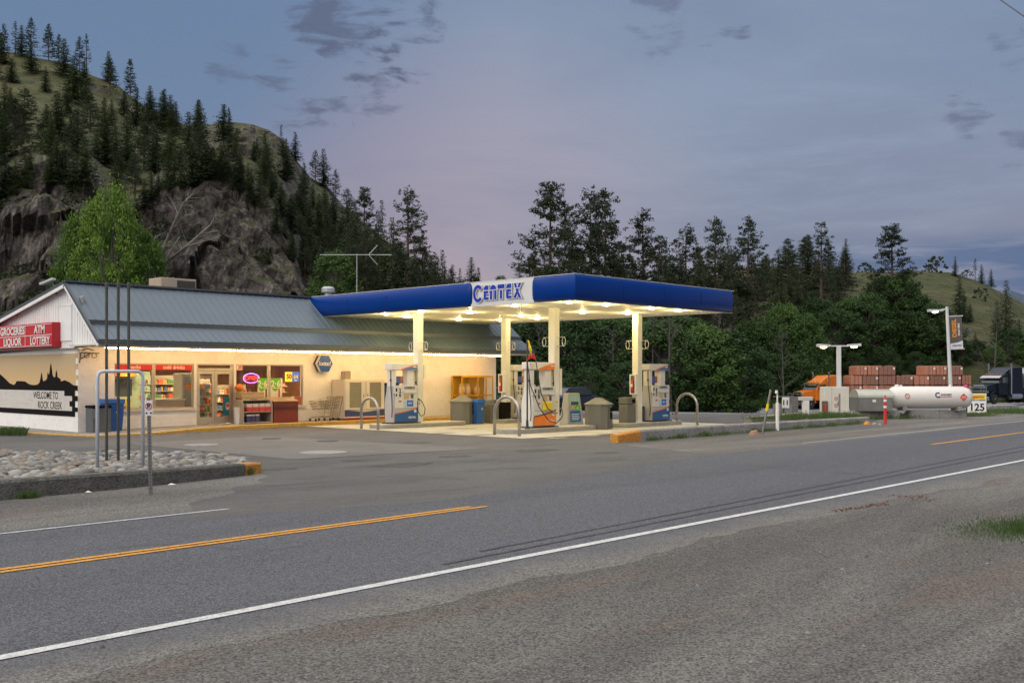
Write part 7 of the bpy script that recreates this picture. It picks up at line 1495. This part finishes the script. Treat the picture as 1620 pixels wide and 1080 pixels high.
# bright poplar and dead tree behind the shop
z = 62; v = P(172, z); plant('poplar', v, EYE + (595 - 292) * z / 1640, 'bright yellow green broadleaf tree right behind the shop gable', 'tree', None, 'leafy_tree', wide=.50); 
v = P(216, 64); plant('poplar', v, EYE + (595 - 352) * 64 / 1640, 'smaller bright green tree top beside the big one behind the shop', 'tree', None, 'leafy_tree', wide=.6)
v = P(130, 66); plant('poplar', v, EYE + (595 - 340) * 66 / 1640, 'low bright green tree at the left foot of the big one', 'tree', None, 'leafy_tree', wide=.5)
z = 66; v = P(255, z); t = thing('dead_tree', v, 'leafless grey tree with long bare branches leaning right behind the shop roof', 'tree'); b = MB(); rg2 = random.Random(4); sc_ = z / 1640
def PB(px_, py_, dy=0): q = P(px_, z + dy, EYE + (595 - py_) * z / 1640); return q - v
for ln, r0 in (([(228, 470), (245, 420), (262, 385), (278, 350), (290, 325), (300, 312)], .15), ([(240, 450), (265, 412), (295, 392), (318, 370), (335, 352), (345, 338)], .13), ([(262, 410), (285, 372), (283, 345), (275, 320)], .07), ([(295, 392), (320, 385), (345, 378)], .06), ([(318, 370), (345, 366), (358, 372)], .05), ([(270, 365), (292, 345), (308, 338)], .05), ([(240, 440), (238, 405), (246, 372)], .08)):
    pts = [PB(a, c, rg2.uniform(-1, 1)) for a, c in ln]; n = len(pts); b.tube(pts, [r0 * (1 - .8 * k / (n - 1)) for k in range(n)], 6)
    for p0, p1 in zip(pts[1:], pts[2:]):
        for k in range(6):
            q = p0.lerp(p1, rg2.random()); d = (p1 - p0).normalized(); e = Vector((rg2.uniform(-1, 1), rg2.uniform(-1, 1), rg2.uniform(-.3, 1))).normalized(); L_ = rg2.uniform(.5, 1.5); m2 = q + (d * .5 + e * .6) * L_ * .5; en = q + (d * .6 + e * .8) * L_
            b.tube([q, m2, en], [.022, .014, .006], 3, False); b.tube([m2, m2 + Vector((rg2.uniform(-.5, .5), rg2.uniform(-.5, .5), rg2.uniform(-.1, .6)))], [.011, .004], 3, False)
b.build('branches', m_dead, t)
tb2 = MB(); rg3 = random.Random(8); tb2.tube([(0, 0, 0), (.15, 0, 3.5), (.1, .2, 7.5), (.3, .1, 10)], [.12, .09, .045, .012], 6, False)
for k in range(34):
    h = rg3.uniform(2.2, 9.5); a = rg3.uniform(0, 6.28); l = (10.8 - h) * rg3.uniform(.2, .42); p0 = Vector((.12, .08, h)); p1 = p0 + Vector((math.cos(a) * l * .5, math.sin(a) * l * .5, l * .35)); p2 = p0 + Vector((math.cos(a) * l, math.sin(a) * l, l * rg3.uniform(.5, 1.1)))
    tb2.tube([p0, p1, p2], [.03, .018, .007], 4, False)
    for q in range(3): u_ = rg3.random(); s_ = p1.lerp(p2, u_); tb2.tube([s_, s_ + Vector((rg3.uniform(-.6, .6), rg3.uniform(-.6, .6), rg3.uniform(.1, .8)))], [.016, .005], 3, False)
bare = None
for px_, z, h, lb in ((852, 85, 8, 'bare grey branched tree left of the middle columns behind the pumps'), (1030, 84, 8.5, 'bare grey branched tree behind the rightmost column'), (1062, 82, 10, 'bare grey tree just right of the canopy column, in the dark trees'), (1140, 112, 13, 'bare grey tree between canopy end and leaning post'), (1575, 124, 12, 'tall bare pale tree above the dark truck'), (1240, 114, 9, 'low bare grey tree left of the orange truck'), (968, 82, 7, 'bare grey tree above the pointed bin')):
    v = hill_down(px_, z) if z > 57 else P(px_, z); t = thing('bare_tree', v - Vector((0, 0, .2)), lb, 'tree', None, px_ * .7); t.scale = (h / 10,) * 3
    if bare is None: o = tb2.build('branches', M('grey_branches', (.075, .07, .062), .9, var=.3, scale=2), t); bare = o.data
    else: o = bpy.data.objects.new('branches', bare); COL.objects.link(o); o.parent = t
# bushes by the foot of the cliffs and behind the shop
for k in range(46):
    px_ = rg.uniform(-20, 520); z = rg.uniform(72, 98); b = hill_down(px_, z); plant('bush%d' % (k % 2), b - Vector((0, 0, .3)), rg.uniform(2.2, 4.6), 'low green bush at the foot of the cliffs behind the shop', 'bush', 'bushes at the foot of the cliffs', 'bush', wide=1.2)
for k in range(30):
    px_ = rg.uniform(-20, 480); hp = None; zz_ = interp(CDIST, px_) - rg.uniform(0, 22); b = hill_down(px_, zz_); plant('bush%d' % (k % 2), b - Vector((0, 0, .2)), rg.uniform(1.2, 2.4), 'small bush clinging to the cliff ledges', 'bush', 'bushes on the cliff ledges', 'bush', wide=1.1)
# ---- grass and weeds (uncountable)
f_grass = foliage('grass_blades', (.055, .10, .025), (.11, .17, .05), .3); f_grassd = foliage('verge_blades', (.03, .07, .015), (.08, .14, .03), .3)
def blades(name, pts, hmin, hmax, wd_, mat, label, seed):
    rg_ = np.random.default_rng(seed); n = len(pts); p = np.array(pts, float); h = rg_.uniform(hmin, hmax, n) * (p[:, 3] if p.shape[1] > 3 else 1); a = rg_.uniform(0, 6.283, n); l = rg_.uniform(.1, .6, n) * h; b_ = rg_.uniform(0, 6.283, n)
    w_ = np.stack([np.cos(a), np.sin(a), np.zeros(n)], 1) * wd_; tip = p[:, :3] + np.stack([np.cos(b_) * l, np.sin(b_) * l, h], 1); mid = (p[:, :3] + tip) / 2 + [0, 0, .0]; mid[:, 2] += h * .12
    v_ = np.stack([p[:, :3], mid + w_, tip, mid - w_], 1).reshape(-1, 3); o = rawmesh(name, v_, n, mat, None); tag(o, label, kind='stuff'); return o
def along(pts, n, sp, seed, clump=.0):
    rg_ = random.Random(seed); out = []
    cs = [(rg_.random(), rg_.uniform(.3, 1)) for _ in range(26)]
    while len(out) < n:
        if clump and rg_.random() < clump: c, k = rg_.choice(cs); s = c + rg_.gauss(0, .008)
        else: s = rg_.random(); k = .5
        s = min(max(s, 0), .9999) * (len(pts) - 1); i = int(s); q = pts[i].lerp(pts[i + 1], s - i); out.append((q.x + rg_.gauss(0, sp), q.y + rg_.gauss(0, sp), q.z, k))
    return out
blades('kerb_weeds', along([G(1020, 697.5), G(1360, 670.5)], 3600, .07, 1, .6), .05, .26, .008, f_grass, 'green weeds growing in clumps along the foot of the long kerb', 1)
blades('kerb_weeds', along([P(1195, 43.0, .2), P(1345, 45.6, .2)], 5200, .35, 2, .5), .10, .36, .010, f_grass, 'green weeds between kerb and the low concrete walls', 2)
blades('kerb_weeds', along([P(1345, 47.6, 0), P(1560, 52.5, 0)], 6000, .35, 3, .6), .12, .42, .012, f_grass, 'green weeds along the foot of the gas tank', 3)
blades('kerb_weeds', along([P(1560, 56, 0), P(1760, 57, 0)], 7000, .8, 4, .3), .2, .5, .015, f_grass, 'grass verge before the dark truck', 4)
blades('island_weeds', along([G(395, 751), G(270, 762)], 500, .05, 5, .9) + along([G(60, 787), G(30, 789)], 260, .04, 6), .08, .3, .008, f_grass, 'small weeds growing against the cobble island kerb', 5)
vp = []
rgv = random.Random(9)
for k in range(42000):
    px_ = rgv.uniform(900, 1720); z = rgv.uniform(117, 126) if px_ > 1190 else rgv.uniform(110, 126); q = P(px_, z); vp.append((px_, z, q))
vv = []
for px_, z, q in vp: vv.append((q.x, q.y, -1.75 if px_ < 1400 else -1.3, 1))
import itertools
grid = {}
vv = []
for px_, z, q in vp:
    key_ = (int(px_ / 12), int(z / 2))
    if key_ not in grid: grid[key_] = hill_down(px_, z).z
    vv.append((q.x, q.y, grid[key_] - .1, 1))
blades('verge_grass', vv, .5, 1.3, .05, f_grassd, 'tall dark grass verge below the leafy tree belt', 7)
gp = []
for k in range(5200):
    a = rgv.uniform(0, 6.283); r = abs(rgv.gauss(0, 1)); q = G(1632, 838); d = Vector((math.cos(a) * r * 1.05, math.sin(a) * r * .62, 0)); gp.append((q.x + d.x + .1 * rgv.gauss(0, 1), q.y + d.y, 0, max(.35, 1 - r * .35)))
blades('grass_tuft', gp, .03, .11, .005, f_grass, 'patch of short green grass on the gravel at the right edge', 8)
gp = []
for k in range(2500):
    q = G(rgv.uniform(-60, 42), rgv.uniform(684, 690)); gp.append((q.x, q.y, .0, 1))
blades('grass_strip', gp, .1, .28, .012, f_grass, 'strip of green grass at the left edge below the mural', 10)
# loose pebbles on the near gravel
pb = MB()
for k in range(3400):
    z = 3.2 + 13 * rgv.random() ** 1.4; px_ = rgv.uniform(-100, 1750); q = P(px_, z); s = rgv.uniform(.004, .013) * (1 + (rgv.random() < .06) * 1.3)
    yl = 1041 - .193 * px_; py_ = 595 + 3280 / z
    if py_ < yl + 14: continue
    n = 5; w0 = rgv.uniform(0, 6); vs_ = [(q.x + s * math.cos(w0 + 6.283 * i / n) * rgv.uniform(.7, 1.2), q.y + s * math.sin(w0 + 6.283 * i / n) * rgv.uniform(.7, 1.2), 0) for i in range(n)] + [(q.x, q.y, s * rgv.uniform(.5, .9))]
    pb.mi = rgv.randrange(3); pb.add(vs_, [(i, (i + 1) % n, n) for i in range(n)])
tag(pb.build('pebbles', [M('pebble_grey', (.16, .155, .145), .9), M('pebble_pale', (.22, .21, .195), .9), M('pebble_dark', (.06, .058, .055), .9)]), 'loose small pebbles scattered over the roadside gravel', kind='stuff')
# rust-red bark debris near the edge line
db = MB()
for a, c, n in (((1320, 808), (1380, 800), 90), ((1372, 799), (1405, 797), 40), ((1405, 784), (1470, 787), 45), ((1440, 792), (1480, 790), 20)):
    for k in range(n):
        u_ = rgv.random(); q = G(a[0] + (c[0] - a[0]) * u_ + rgv.gauss(0, 3), a[1] + (c[1] - a[1]) * u_ + rgv.gauss(0, 1.4)); s = rgv.uniform(.01, .045); w0 = rgv.uniform(-.3, .3); dx_, dy_ = math.cos(w0) * s, math.sin(w0) * s
        db.add([(q.x - dx_, q.y - dy_, .001), (q.x + dx_, q.y + dy_, .001), (q.x + dx_ * .6 - dy_ * .3, q.y + dy_ * .6 + dx_ * .3, .012), (q.x - dx_ * .6 - dy_ * .3, q.y - dy_ * .6 + dx_ * .3, .010)], [(0, 1, 2, 3)])
tag(db.build('bark_debris', M('bark_red', (.11, .035, .02), .9, var=.3, scale=9)), 'rust red bark crumbs on the gravel beside the edge line', kind='stuff')
